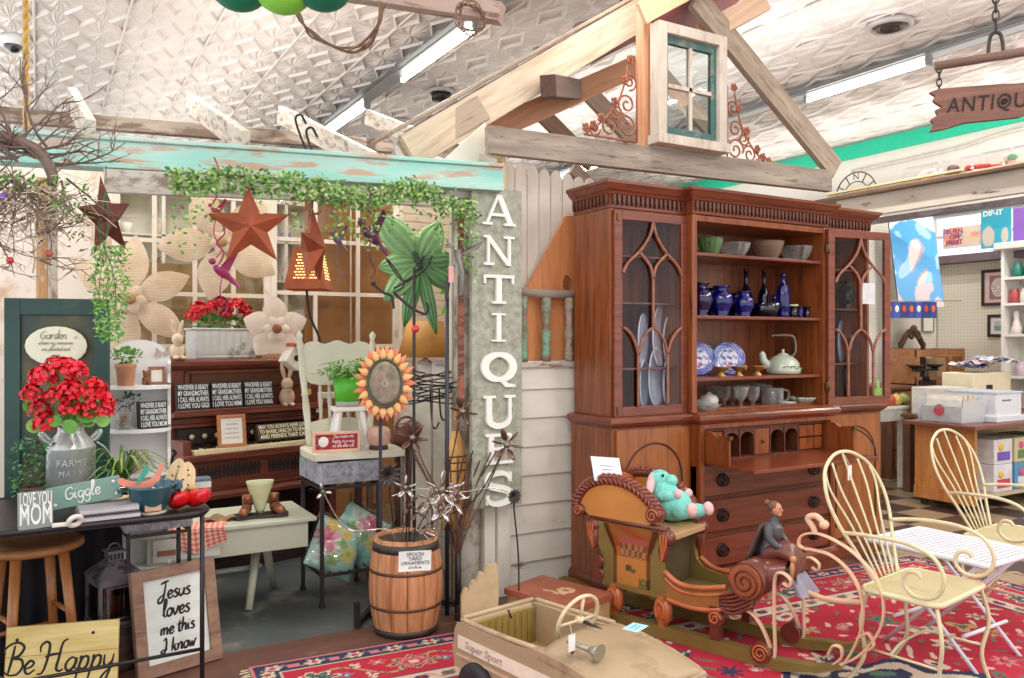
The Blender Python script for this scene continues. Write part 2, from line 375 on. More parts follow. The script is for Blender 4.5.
PEG = peg_mat(1); PEGX = peg_mat(0)
zw0, zw1 = 2.26, 2.74
m = MB(); m.bx(XR,XR+.15,-3,13,0,zw0); m.bx(XR,XR+.15,-3,13,zw1,ZC+.04); m.bx(XR,XR+.15,5.6,13,zw0,zw1); m.bx(XR,XR+.15,-3,1.2,zw0,zw1)
struct(m,'wall_right',[white_wall],'white wall above the pegboard')
m = MB(); m.bx(XR-.02,XR-.001,1.2,5.4,0,2.24); struct(m,'wall_right_pegboard',PEG,'cream pegboard on the white wall')
m = MB(); m.bx(XR-.05,XR+.02,-2,12.8,3.58,3.75); struct(m,'trim_1',plain('1FBF98',rough=.55,var=.04),'broad green band under the ceiling')
m = MB(); m.bx(XR-.2,XR+.04,1.2,5.6,2.18,2.262); struct(m,'trim_2',plain('6E5F68',rough=.6),'dusky ledge under the high windows')
m = MB(); m.tube(cr([(XR-.03,6.5,3.42),(XR-.03,5.2,3.44),(XR-.03,4.6,3.5),(XR-.03,3.4,3.49),(XR-.03,2,3.52)],6),.016,6); struct(m,'trim_3',plain('CFC8BC'),'pale conduit along the white wall')
pane = glass('F4F8FF', thin=True, alpha=.02); wf = plain('D9D9DC',rough=.5)
for i,(ya,yb) in enumerate(((4.12,5.5),(2.7,4.04),(1.3,2.62))):
    m = MB(); 
    for q in (ya,(ya+yb)/2,yb): m.bx(XR+.05,XR+.09,q-.02,q+.02,zw0,zw1)
    for q in (zw0+.015,(zw0+zw1)/2,zw1-.015): m.bx(XR+.052,XR+.088,ya,yb,q-.014,q+.014)
    w = struct(m,'window_%d'%(i+1),wf,'high bright shop window')
    m = MB(); m.bx(XR+.066,XR+.074,ya+.02,yb-.02,zw0,zw1); m.build('pane',pane,w)
# pegboard partition behind the breakfront, and the shop's own back and left walls
m = MB(); m.bx(6.3,XR,5.42,5.5,0,2.66); struct(m,'wall_partition',PEGX,'cream pegboard partition behind the desk')
m = MB(); m.bx(-1.6,9,12.9,13,0,ZC+.04); struct(m,'wall_back',white_wall,'far white wall of the shop')
booth_wall = worn('DCCFC2','C9A98F',.6,sc=2,rough=.8,h1b='E8DED2')
m = MB(); m.bx(-1.6,2.75,6.9,7.0,0,2.75); struct(m,'wall_booth',booth_wall,'blotchy cream wall behind the old window sashes')
m = MB(); m.bx(2.6,2.68,4.9,6.9,0,2.5); struct(m,'wall_booth_side',booth_wall,'cream side wall of the booth')
# beadboard shutter-like wall to the right of the sashes
m = MB(); a = at(402,300,Y=5.0); b_ = at(474,300,Y=5.0)
m.bx(a.x,b_.x+.3,5.0,5.05,0,2.45)
for i in range(46): m.bx(a.x,b_.x+.3,4.996,5.0,.06+i*.052,.06+i*.052+.045)
struct(m,'wall_booth_back',plain('DCC9B3',rough=.6,var=.05),'cream slatted wall panel inside the booth',bevel=.003)
# white clapboard facade beside the sign
siding = worn('EFEBE2','8C7460',.655,sc=5,stretch=(1,1,2.2),rough=.6,h1b='DAD4C6',sharp=.03)
xa, xb = at(506,500,Y=YF).x, at(573,500,Y=3.7).x+.25
m = MB(); zt = at(540,361,Y=YF).z; nb = 8; hb = zt/nb
for i in range(nb): m.yprism([(YF,i*hb),(YF-.022,i*hb+.004),(YF-.004,(i+1)*hb),(YF+.02,(i+1)*hb)], xa, xb)
struct(m,'wall_facade',siding,'peeling white clapboard wall between sign and breakfront')
m = MB(); m.bx(xa-.07,xa+.005,YF-.04,YF+.03,0,at(490,505,Y=YF).z+.1); m.bx(xa-.14,xa-.075,YF-.02,YF+.03,0,1.2)
struct(m,'trim_4',worn('E6E0D2','A08A72',.68,sc=5,rough=.6),'white corner board of the clapboard wall',bevel=.003)
# ---------------------------------------------------------------- light
W = bpy.data.worlds.new('world'); SC.world = W; W.use_nodes = True
W.node_tree.nodes['Background'].inputs[0].default_value = (.95,.97,1,1); W.node_tree.nodes['Background'].inputs[1].default_value = 1.5
SC.view_settings.view_transform = 'Standard'; SC.view_settings.look = 'None'; SC.view_settings.exposure = .2; SC.view_settings.gamma = 1; SC.view_settings.use_curve_mapping = False
SC.cycles.max_bounces = 8; SC.cycles.transparent_max_bounces = 16; SC.cycles.caustics_reflective = False; SC.cycles.caustics_refractive = False
try: SC.cycles.use_denoising = True; SC.cycles.denoiser = 'OPENIMAGEDENOISE'; SC.cycles.sample_clamp_indirect = 6
except Exception: pass
steel = plain('9FA3A2',rough=.35,metal=.4,var=.05); lampw = emit('FFFDF6', 6)
def area(loc, sx, sy, pw, rot=(0,0,0), col=(1,.97,.92)):
    l = bpy.data.lights.new('lamp','AREA'); l.shape='RECTANGLE'; l.size=sx; l.size_y=sy; l.energy=pw; l.color=col
    o = bpy.data.objects.new('tube_or_fill_light', l); C.objects.link(o); o.location=loc; o.rotation_euler=rot  # shared by the fixture tubes and the added fill lights
def fixture(x, y0, y1, tubes, label, pw):
    t = thing('fluorescent_fixture', label, 'ceiling light', (x,0,ZC))
    m = MB(); m.bx(-.07,.07,y0,y1,-.09,-.03); m.build('channel',steel,t,bevel=.01)
    m = MB(); m.add([(-.13,y0,-.09),(-.02,y0,-.075),(-.02,y1,-.075),(-.13,y1,-.09)],[(0,1,2,3)]); m.build('reflector',plain('6A6E6C',rough=.4),t,solid=.004)
    for a,b in tubes:
        m = MB(); m.tube([(.03,a,-.125),(.03,b,-.125)],.021,10); m.build('tube',lampw,t)
        for q in (a-.02,b+.02): m = MB(); m.bx(-.0,.06,q-.015,q+.015,-.155,-.09); m.build('lamp_holder',steel,t)
        area((x+.03,(a+b)/2,ZC-.16),.06,(b-a)*.96,pw)
    return t
fixture(2.77,1.4,11,((2.5,3.9),(5.33,6.7),(7.65,8.9)),'long fluorescent ceiling light over the booth, end tube flaring white',15)
fixture(6.38,1.0,11,((4.1,5.3),(1.4,2.7),(8.3,9.6)),'long fluorescent ceiling light to the right of the gable',22)
for q,y0,y1,pw in ((1.3,1.5,11.5,36),(4.75,.8,11.5,72),(-.9,2,11.5,26),(7.9,.8,9,48)): area((q,(y0+y1)/2,ZC-.66),1.0,y1-y0,pw,rot=(pi,0,0),col=(1,.95,.9) if q<2 else (1,.98,.96))  # unseen up-facing strips added to brighten the ceiling, for the tubes' upward spill
area((7.3,3.2,ZC-.17),.08,2.4,50)  # fill light added to brighten the white right wall; no fixture here
area((.6,.6,ZC-.17),.08,2.4,55); area((3.4,-.6,ZC-.17),.08,2.4,55); area((5.2,.4,ZC-.17),.08,2.4,60); area((.5,5.4,ZC-.3),.08,1.6,30); area((1.9,4.6,ZC-.3),.08,1.2,30)  # last two are fills added to brighten the booth, without fixtures
def ceil_disc(x,y,r,label,vent):
    t = thing('ceiling_vent' if vent else 'ceiling_can', label, 'vent' if vent else 'ceiling lamp', (x,y,ZC-.02))
    m = MB(); m.lathe([(r*1.25,.01),(r*1.2,-.02),(r,-.03),(r*.98,-.0)],28); m.build('rim',plain('B9B3AE',rough=.4),t)
    m = MB()
    if vent:
        for k in range(5): q = r*(.92-.19*k); m.lathe([(q,-.0),(q-.03,-.035-.004*k),(q-.035,-.03)],24)
        m.build('louvre_rings',plain('5E5650',rough=.4,metal=.6),t)
    else:
        m.lathe([(r*.96,-.02),(r*.9,-.09),(1e-6,-.1)],24); m.build('can',plain('3A3634',rough=.4,metal=.6),t)
q = at(890,22,Z=ZC); ceil_disc(q.x,q.y,.14,'round louvred air vent in the tin ceiling',True)
q = at(441,94,Z=ZC-.05); ceil_disc(q.x,q.y,.1,'dark round ceiling can nearer the gable board',False)
q = at(398,124,Z=ZC-.05); ceil_disc(q.x,q.y,.1,'dark round ceiling can farther back beside the light',False)
# ================================================================ OVERHEAD TIMBER, GABLE, SIGNS
pine = wood('BFA78C','DCC9AE',ax='X',rough=.65,h3='E6DAC4'); pine_lit = wood('D89870','E8B490',ax='X',rough=.6)  # second pine has orange light painted into its wood colour
greyw = worn('8C7F74','5E5148',.62,sc=5,stretch=(1.2,10,10),rough=.8,h1b='B5A898',sharp=.1)
greyw2 = worn('A2917F','6A5748',.6,sc=5,stretch=(1.2,10,10),rough=.8,h1b='BFAF9C',sharp=.12)
whitew = worn('D2CABD','8E7C6A',.56,sc=7,stretch=(1.5,5,5),rough=.7,h1b='BDB2A4',sharp=.06)
teal = worn('92D8CC','C9A993',.57,sc=6,stretch=(.7,4,4),rough=.65,h1b='C4E2D8',sharp=.05)
burg = plain('8E4A4C',rough=.6,var=.15)
def timber(name, a, b, w, h, mat, label, cat='beam', parent=None, bevel=.004, up=(0,0,1), ends=0):
    """one board, modelled along its own x axis so that the grain follows it"""
    a, b = V(a), V(b); d = b - a; L = d.length; x = d.normalized(); y = V(up).cross(x)
    if y.length < 1e-3: y = V((0,1,0))
    y.normalize(); z = x.cross(y); m = MB(); m.bx(0,L,-w/2,w/2,-h/2,h/2)
    o = m.build(name, mat, parent, bevel=bevel); o.matrix_world = Matrix(((x.x,y.x,z.x,a.x),(x.y,y.y,z.y,a.y),(x.z,y.z,z.z,a.z),(0,0,0,1)))
    if parent is None: tag(o, label, cat, kind='thing')
    return o
# turquoise header beam over the booth
bA, bB = at(-25,144,d=3.30), at(500,178,d=4.13)
hdr = timber('header_beam', bA, bB, .1, .085, teal, 'peeling turquoise header beam along the front of the booth')
m = MB(); L = (bB-bA).length; m.bx(0,L,-.07,.05,.042,.06); m.bx(0,L,-.06,.05,-.075,-.042); m.build('edge_moulding',teal,hdr,bevel=.004,label='moulded lip of the turquoise beam')
fA, fB = at(104,181,d=3.42), at(471,198,d=4.12)
timber('fascia_board', fA, fB, .03, .1, worn('D8D4CC','8F8274',.56,sc=6,stretch=(1,2,2),rough=.7,h1b='BDB6AC'), 'chipped grey white board under the turquoise header beam', 'board')
gA, gB = at(-30,112,d=4.6), at(392,147,d=5.6)
timber('back_beam', gA, gB, .06, .085, worn('A99C8E','6E5C4E',.52,sc=5,stretch=(1,4,4),h1b='8A7A6C'), 'whitish weathered beam at the back of the booth roof')
D = V((-.036,1.179,.459)).normalized()
rl = ['short white rafter nearest the twig branches','white rafter tail above the big rusty star','rough white rafter carrying two black hooks','long white rafter reaching the gable end']
rf = []
for (p, px_, h, w), lb in zip((((90,133),72,.115,.045),((245,143),190,.11,.045),((372,163),281,.11,.045),((492,168),368,.1,.045)), rl):
    p0 = at(p[0],p[1],d=3.3+.83*(p[0]+25)/525); rf.append(timber('roof_rafter', p0, along(p0,D,px_), w, h, whitew, lb, 'rafter'))
m = MB()
def shook(px,py,d,label):
    c = at(px,py,d=d); m = MB(); p = [(0,0,.02),(-.03,-.02,.055),(-.06,-.03,.03),(-.035,-.03,-.05),(.0,-.035,-.14),(.004,-.035,-.21)]
    m.tube(cr(p,6),.006,6); solo(m,'iron_hook',plain('2A2A2E',rough=.5,metal=.3),label,'hook',c)
shook(306,128,3.95,'black iron hook hung on the rough white rafter, nearer its upper end'); shook(317,141,3.86,'black iron hook hung on the rough white rafter, nearer the header')
# back studs of the booth frame
def stud(px, d, z0, z1, mat, label, w=.05, name='frame_stud'):
    p = at(px,300,d=d); return timber(name,(p.x,p.y,z0),(p.x,p.y,z1),.05,w,mat,label,'stud',up=(0,1,0))
stud(42,3.9,0,2.13,wood('B98352','D9AE7E'),'honey brown stud left of the green shutter',.05)
stud(52,4.1,0,2.15,whitew,'weathered white stud behind the honey brown stud',.06)
# ---- the gable
YG = 3.62
YR = 3.92
r1a, r1b = at(408,152,Y=YR), at(644,12,Y=YR)
timber('gable_rafter', r1a, r1b+(r1b-r1a)*.09, .045, .185, pine, 'wide pale pine rafter climbing to the peak of the gable', 'rafter')
t0 = r1a+(r1b-r1a)*.02+V((0,-.05,.1)); t1 = r1b+V((0,-.05,.1))
timber('rafter_trim', r1a+V((.0,.05,.0)), r1a+(r1b-r1a)*.27+V((0,-.034,.0)), .04, .14, worn('BCA994','7D6A58',.62,sc=6,stretch=(1,9,9)), 'greyish weathered board lapped under the pale pine rafter', 'board')
timber('roof_strip', r1a+V((-.1,.12,.085)), r1b+V((0,.12,.13)), .3, .02, wood('9A8472','C2AE98'), 'thin roof decking edge above the pale pine rafter', 'board')
r2a, r2b = at(726,36,Y=YG), at(835,170,Y=YG)
timber('gable_rafter', r2a-(r2b-r2a)*.25, r2b, .045, .15, greyw2, 'grey brown rafter falling from the old window to the right', 'rafter')
tA, tB = at(487,140,Y=YG-.03), at(829,181.5,Y=YG-.03)
tie = timber('tie_beam', tA, tB, .05, .14, greyw, 'long rough grey tie beam above the breakfront')
# back truss and burgundy soffit
YB = 4.3
b1a, b1b = at(480,135,Y=YB), at(637,66,Y=YB)
timber('inner_rafter', b1a, b1b, .04, .14, pine_lit, 'rafter coloured as if lit orange behind the pale pine rafter', 'rafter')
def quadslab(name, pts, th, mat, label, cat):
    m = MB(); P = [V(p) for p in pts]; n = (P[1]-P[0]).cross(P[3]-P[0]).normalized()*th
    Q = [p+n for p in P]; m.add(P+Q,[(0,3,2,1),(4,5,6,7),(0,1,5,4),(1,2,6,5),(2,3,7,6),(3,0,4,7)]); return solo(m,name,mat,label,cat)
up = V((0,0,.075))
quadslab('soffit_board',[r1a+V((0,.03,.1)),r1b+V((.35,.03,.33)),b1b+V((.75,0,.6)),b1a+V((0,0,.1))],.015,burg,'burgundy painted roof sheathing under the gable slope','soffit')
p0 = at(628,92,Y=3.95); timber('purlin_block', at(548,86,Y=3.75), at(575,90,Y=4.25), .09, .12, wood('4E3428','6A4838'), 'short dark cross block between the two rafters', 'block')
pk0, pk1 = at(640,4,Y=YG-.06), at(684,-14,Y=YG-.06)
timber('peak_board', at(641,14,Y=YG-.07), at(720,-28,Y=YG-.07), .03, .12, wood('D9B58A','E8CDA8'), 'pale yellowish board at the very peak of the gable', 'board')
timber('peak_board', at(700,36,Y=YG+.1), at(766,0,Y=YG-.14), .04, .13, wood('D6AC8A','E7CBB0'), 'pinkish pine board end poking out right of the peak', 'board')
quadslab('soffit_board',[at(646,22,Y=YG-.02),at(676,-18,Y=YG-.02),at(752,-10,Y=YG+.25),at(700,34,Y=YG+.3)],.012,burg,'burgundy patch of sheathing over the old window','soffit')
p0, p1 = at(643.5,148,Y=YG+.02), at(645,10,Y=YG+.02)
timber('king_stud', p0, (p0.x,p0.y,p1.z), .06, .07, pine_lit, 'upright stud coloured as if lit orange on the left of the old window', 'stud', up=(0,1,0))
dv = (r2b-r2a).normalized()
for (px,py,px2,Y,h,mt,lb) in ((540,112,574,4.9,.12,wood('6B5040','86664F'),'dark slanting board behind the orange rafter'),(588,92,640,4.9,.14,wood('8A7463','AA937F'),'grey slanting board left of the scroll bracket'),(650,62,712,4.9,.14,wood('8C7764','A8927C'),'slanting board seen through the old window panes'),(572,168,602,4.9,.1,wood('7A6656','98826E'),'slanting board end behind the pickets')):
    p = at(px,py,Y=Y); timber('slanting_board', p, along(p,dv,px2)+dv*.2, .04, h, mt, lb, 'board')
# old four-pane window leaning in the gable
wl, wr = at(651,147,Y=YG-.06), at(719,150,Y=YG-.06); wtop = at(651,23,Y=YG-.06).z; wtr = at(719,41,Y=YG-.06).z
WW = wr.x-wl.x; WH = (wtop-wl.z+wtr-wr.z)/2
win = thing('old_window_sash','old four-pane window with peeling white frame standing in the gable','window',(wl.x+WW/2,YG-.09,(wl.z+wr.z)/2))
wm = worn('DAD0C3','8F7E6D',.66,sc=6,stretch=(4,4,1.2),h1b='C2B5A5',sharp=.1); wteal = worn('3A6260','8E8A7E',.56,sc=8,h1b='4E7672')
m = MB(); f = .062
m.bx(-WW/2,-WW/2+f,-.04,.04,0,WH); m.bx(WW/2-f,WW/2,-.04,.04,0,WH); m.bx(-WW/2+f,WW/2-f,-.04,.04,WH-f,WH); m.bx(-WW/2-.01,WW/2+.02,-.05,.05,-.01,.045); m.build('casing',wm,win,bevel=.004)
m = MB(); iw = WW/2-f; ih0, ih1 = .045, WH-f
m.bx(-iw,-iw+.03,-.01,.02,ih0,ih1); m.bx(iw-.04,iw,-.012,.02,ih0,ih1); m.bx(-iw,iw,-.01,.02,ih1-.045,ih1); m.bx(-iw,iw,-.01,.02,ih0,ih0+.05); m.build('inner_sash',wteal,win,bevel=.003,label='dark teal inner sash')
m = MB(); zc = (ih0+ih1)/2; m.bx(-.011,.011,-.012,.016,ih0+.05,ih1-.045); m.bx(-iw+.03,iw-.04,-.012,.016,zc-.011,zc+.011); m.build('muntin_cross',wm,win)
pn = glass('E8EEEE',thin=True,alpha=.05)
for a,b,c_,d_ in ((-iw+.03,-.011,zc+.011,ih1-.045),(.011,iw-.04,zc+.011,ih1-.045),(.011,iw-.04,ih0+.05,zc-.011)):
    m = MB(); m.bx(a,b,.0,.004,c_,d_); m.build('pane',pn,win)
m = MB(); m.xprism([(-iw+.03,ih0+.05),(-.011,ih0+.05),(-.011,zc-.09),(-.07,zc-.1),(-.1,zc-.07),(-iw+.03,zc-.075)],0,.004); m.build('broken_pane',pn,win,label='pane broken away along its top')
# rusty scroll brackets on the tie beam
rust = plain('A4644B',rough=.7,metal=.2,var=.25,sc=30)
def bracket(s, label, loc):
    """corner bracket: upright edge at x=0, foot along +x*s"""
    t = thing('scroll_bracket',label,'bracket',loc)
    m = MB(); T = lambda P,r: m.tube([(p[0]*s,p[1],p[2]) for p in P],r,6)
    T([(0,0,0),(0,0,.46)],.006); T([(0,0,0),(.36,0,0)],.006); m.build('frame_rods',rust,t)
    m = MB()
    for c_,r0,a0,tn in (((.07,0,.075),.07,0,1.6),((.19,0,.06),.06,pi,-1.5),((.07,0,.2),.065,-pi/2,1.6),((.05,0,.33),.05,-pi/2,-1.5),((.29,0,.04),.04,pi,1.4),((.14,0,.15),.045,.5,-1.4)): T(spiral(c_,r0,.012,a0,tn,26),.0058)
    T(cr([(.34,0,.01),(.2,0,.12),(.11,0,.25),(.06,0,.42)],8),.006); m.build('scrollwork',rust,t)
    for c_ in ((.35,0,.035),(.25,0,.1),(.16,0,.2),(.09,0,.33),(.05,0,.45),(.3,0,.055)):
        m = MB(); 
        for k in range(5): a=2*pi*k/5; m.ell((c_[0]*s+.017*cos(a),-.008,c_[2]+.017*sin(a)),(.012,.006,.012),8,5)
        m.ell((c_[0]*s,-.014,c_[2]),.007,8,5); m.build('rosette',rust,t)
p = at(641,143,Y=YG-.08); bracket(-1,'rusty floral scroll bracket left of the old window',(p.x-.03,p.y,p.z)); 
p = at(726,158,Y=YG-.05); bracket(1,'rusty floral scroll bracket right of the old window',(p.x+.03,p.y+.02,p.z-.01))
# pegboard gusset, brown trim post next to the sign
m = MB(); a,b_,c_,d_ = at(446,158,Y=YG+.08),at(486,122,Y=YG+.08),at(486,166,Y=YG+.08),at(452,170,Y=YG+.08)
m.xprism([(p.x,p.z) for p in (a,b_,c_,d_)],YG+.08,YG+.1); solo(m,'gusset_panel',PEG,'small cream pegboard piece under the pale pine rafter','panel')
p0,p1 = at(498,330,Y=YF-.02),at(498,130,Y=YF-.02); timber('sign_post',(p0.x,p0.y,1.2),(p0.x,p0.y,2.42),.03,.12,wood('D8B98F','EAD3AF'),'pale pine post behind the top of the tall sign','post',up=(0,1,0))
# ---- white pickets, orange plywood and balusters between sign and breakfront
pk = worn('E6E0D6','AE9A86',.7,sc=5,stretch=(3,3,.8),h1b='D5CDC0')
YP = 3.86; px0 = 503
pt = thing('picket_panel','row of white weathered dog-ear pickets above the clapboards','fence',(at(503,200,Y=YP).x,YP,0))
zt_ = [at(p,y,Y=YP).z for p,y in ((508,160),(570,176))]; wpk = .072
for i in range(9):
    x = i*.079; m = MB(); zz = zt_[0]+(zt_[1]-zt_[0])*i/8 + ru(-.008,.008); z0 = 1.22
    m.xprism([(x,z0),(x+wpk,z0),(x+wpk,zz-.045),(x+wpk*.8,zz-.012),(x+wpk*.5,zz),(x+wpk*.2,zz-.012),(x,zz-.045)],0,.016); m.build('picket',pk,pt,bevel=.002)
m = MB(); m.bx(0,.72,.017,.045,1.5,1.57); m.build('rail',pk,pt)
PLY = wood('CE8350','DA9461',ax='Z',rough=.55,sc=.5,h3='C77B48'); YO = 3.80
m = MB(); P = [at(q[0],q[1],Y=YO) for q in ((521,300),(566,216),(620,216),(620,362),(521,362))]
m.xprism([(p.x,p.z) for p in P],YO,YO+.02); o = solo(m,'plywood_panel',PLY,'orange plywood panel with slanted top behind the balusters','panel',bevel=.002)
kn = at(566,282,Y=YO-.004); m = MB(); m.ell((kn.x,kn.y,kn.z),(.022,.002,.03),16,8); m.tube([(kn.x+.026*cos(a*.1),kn.y,kn.z+.036*sin(a*.1)) for a in range(-24,20)],.006,6,rb=.003); m.build('knot',plain('9A5630'),o,label='dark knot in the plywood')
za, zb = at(530,293,Y=YF).z, at(530,362,Y=YF).z
rail = thing('baluster_rail','short stair rail with worn green balusters on the clapboard wall','railing',(at(522,300,Y=YF).x,YF,zb))
m = MB(); m.tube([(-.02,0,za-zb),(.5,0,za-zb)],.024,10); m.build('handrail',greyw,rail)
bal = worn('6FA88E','8A7A66',.5,sc=9,stretch=(1,1,1.5),h1b='8FBFA4')
for i,px in enumerate((523,546,569,592)):
    x = at(px,320,Y=YF).x-rail.location.x; h = za-zb-.02; m = MB()
    m.lathe([(.026,0),(.026,.05),(.018,.056),(.028,.07),(.018,.085),(.02,.1),(.03,.16),(.018,.2),(.024,.21),(.018,.22),(.026,h-.07),(.026,h)],14,(x,0,0)); m.build('baluster',bal if i<2 else greyw2,rail)
m = MB(); m.bx(xa,xb,YF-.03,YF+.1,zb-.03,zb); solo(m,'cap_board',whitew,'white ledge board carrying the green balusters','board',bevel=.003)
# ---- tall ANTIQUES sign
sl, sr = at(472,300,Y=3.60), at(522,300,Y=3.60); SZ0, SZ1 = at(497,507,Y=3.6).z, at(497,188,Y=3.6).z; SW = sr.x-sl.x; SHh = SZ1-SZ0
galv = worn('A9AD9C','8C8F7E',.5,sc=26,rough=.55,h1b='B7BAA8',sharp=.12,metal=.15)
sg = thing('antiques_sign','tall galvanised sign with ANTIQUES in white serif letters reading down','sign',((sl.x+sr.x)/2,3.6,SZ0))
m = MB(); m.bx(-SW/2,SW/2,0,.03,0,SHh); m.build('board',galv,sg,bevel=.003)
LT = {}   # serif capitals on a 1 x 1 body as strokes: (x0,y0,x1,y1,width)
LT['A'] = [(.12,0,.48,1,.1),(.5,1,.88,0,.2),(.27,.34,.7,.34,.09),(.0,.04,.3,.04,.08),(.66,.04,1.0,.04,.08)]
LT['N'] = [(.16,0,.16,1,.1),(.12,1,.84,0,.2),(.84,0,.84,1,.1),(.0,.04,.34,.04,.08),(.0,.96,.22,.96,.08),(.66,.96,1,.96,.08)]
LT['T'] = [(.5,0,.5,1,.2),(.02,.95,.98,.95,.1),(.06,.7,.06,.96,.08),(.94,.7,.94,.96,.08),(.28,.04,.72,.04,.08)]
LT['I'] = [(.5,0,.5,1,.22),(.2,.04,.8,.04,.08),(.2,.96,.8,.96,.08)]
LT['E'] = [(.24,0,.24,1,.2),(.05,.95,.92,.95,.1),(.05,.05,.96,.05,.1),(.24,.5,.66,.5,.09),(.9,.72,.9,.98,.08),(.94,.02,.94,.3,.08),(.66,.38,.66,.62,.07)]
LT['U'] = [(.2,.3,.2,1,.2),(.84,.3,.84,1,.1),(.03,.96,.4,.96,.08),(.67,.96,1,.96,.08)]
def letter(ch, w, h, th, mat, parent, loc):
    m = MB(); ep = 0; S = lambda x,y: ((x-.5)*w, 0, (y-.5)*h)
    for x0,y0,x1,y1,k in LT.get(ch,[]):
        a, b = V(S(x0,y0)), V(S(x1,y1)); d = (b-a).normalized(); n = V((-d.z,0,d.x))*k*w*.42
        if x0 != x1 and y0 != y1: n = V((k*w*.42,0,0)) * (1 if d.z < 0 else -1)
        ep += .0004; m.xprism([(q.x,q.z) for q in (a-n,b-n,b+n,a+n)],-th-ep,-ep*.5)
    if ch in 'UQS':
        if ch == 'U': pts=[(.2,.32),(.22,.14),(.36,.03),(.52,.0),(.68,.04),(.8,.15),(.84,.32)]; wd=lambda t:.095-.045*t
        if ch == 'Q': pts=[(.5+.42*cos(a),.54+.45*sin(a)) for a in [2*pi*i/28 for i in range(28)]]; wd=None
        if ch == 'S': pts=[(.84,.76),(.74,.93),(.48,.99),(.22,.93),(.13,.76),(.24,.6),(.5,.51),(.76,.42),(.88,.26),(.78,.08),(.5,.01),(.24,.06),(.12,.24)]; wd=lambda t:.045+.055*sin(pi*t)
        P = [V(S(*p)) for p in (cr([(x,y,0) for x,y in pts],5,closed=ch=='Q') and [(q.x,q.y) for q in cr([(x,y,0) for x,y in pts],5,closed=ch=='Q')])]
        N = len(P); I,O = [],[]
        for i,p in enumerate(P):
            a = P[i-1] if (i or ch=='Q') else p; b = P[(i+1)%N] if (i<N-1 or ch=='Q') else p; d=(b-a).normalized(); n=V((-d.z,0,d.x))
            k = (.06+.05*abs(cos(2*pi*i/N)) if ch=='Q' else wd(i/(N-1)))*w; I.append(p+n*k); O.append(p-n*k)
        vs=[]
        for i in range(N): vs += [I[i],O[i],I[i]+V((0,-th-.003,0)),O[i]+V((0,-th-.003,0))]; 
        fs=[]
        for i in range(N if ch=='Q' else N-1):
            a,b=4*i,4*((i+1)%N); fs += [(a+2,a+3,b+3,b+2),(a,b,b+1,a+1),(a,a+2,b+2,b),(a+1,b+1,b+3,a+3)]
        m.add(vs,fs)
        if ch=='Q': m.xprism([((x-.5)*w,(y-.5)*h) for x,y in ((.46,.1),(.56,.16),(.78,-.06),(1.0,-.12),(.98,-.2),(.7,-.2))],-th,0)
        if ch=='S': m.xprism([((x-.5)*w,(y-.5)*h) for x,y in ((.8,.7),(.9,.7),(.9,1),(.84,1))],-th,0); m.xprism([((x-.5)*w,(y-.5)*h) for x,y in ((.1,.0),(.16,.0),(.2,.3),(.1,.3))],-th,0)
    o = m.build('letter_'+ch.lower(), mat, parent); o.location = loc; return o
lw = plain('F3F1EA',rough=.4,var=.03)
ys = [(195,226,.7),(236,266,.66),(275,304,.68),(313,342,.5),(354,382,.72),(395,426,.7),(433,464,.62),(472,504,.68)]
ys = [(a,b,w*.93) for a,b,w in ys]
for ch,(ya,yb,wf_) in zip('ANTIQUES',ys):
    za,zb2 = at(497,ya,Y=3.6).z-SZ0, at(497,yb,Y=3.6).z-SZ0
    letter(ch, SW*wf_, (za-zb2)*.98, .018, lw, sg, (.0,-.001,(za+zb2)/2))
# ---- hanging wooden ANTIQUES sign, upper right
hs0, hs1 = at(929,114,d=3.1), at(1075,104,d=2.95); dx = (hs1-hs0); LL = dx.length; ang = atan2(dx.y,dx.x)
hg = thing('hanging_sign','rough wooden board lettered ANTIQUES hanging from a wooden bar on chains','sign',hs0+V((0,0,-.06)),ang)
m = MB(); top = [(0,.14),(.03,.15),(.25,.148),(LL*.6,.145),(LL,.15)]; bot = [(LL,.02),(LL*.7,.035),(.3,.02),(.12,.014),(.05,-.004),(.0,-.01)]; jag=[(.015,.02),(.003,.035),(.03,.05),(.02,.07),(.045,.08),(.02,.1),(.012,.11),(.02,.125)]
m.xprism(top+bot+jag,-.012,.012); m.build('board',wood('6B4A3F','8E6657',ax='X',rough=.8,sc=1.4),hg,bevel=.002)
text('ANTIQUES',.08,plain('2E2422',rough=.8),hg,(.225,-.014,.08),sx=.8,space=1.12,shear=.12)
m = MB(); m.tube(spiral((.249,-.0155,.08),.012,.003,0,2,24),.0022,6); m.build('letter_swirl',plain('2E2422',rough=.8),hg)
m = MB(); m.tube([(.02,0,.24),(.3,0,.262),(LL,0,.27)],.017,10); m.build('hanging_bar',wood('6E5648','94796A',rough=.7),hg)
def chain(t, a, b, n, name='chain'):
    a,b = V(a),V(b); m = MB(); l=(b-a).length/n; d=(b-a).normalized()
    for i in range(n):
        c=a+d*l*(i+.5); x=V((1,0,0)) if i%2 else V((0,1,0)); x=(x-d*x.dot(d)).normalized()
        m.tube([c+d*(l*.68*cos(k*pi/5))+x*(l*.34*sin(k*pi/5)) for k in range(10)],l*.11,5,closed=True)
    return m.build(name,iron_d,t)
iron_d = plain('453E3A',rough=.5,metal=.5)
chain(hg,(.035,0,.14),(.035,0,.24),4); chain(hg,(LL-.05,0,.14),(LL-.05,0,.26),4); chain(hg,(.225,0,.36),(.225,0,.62),8); chain(hg,(.225,0,.62),(.225,0,ZC-hg.location.z),30)
m = MB(); m.tube(cr([(.2,0,.25),(.202,0,.3),(.212,0,.34),(.238,0,.34),(.248,0,.3),(.25,0,.25)],6),.007,8); m.build('clevis',iron_d,hg)
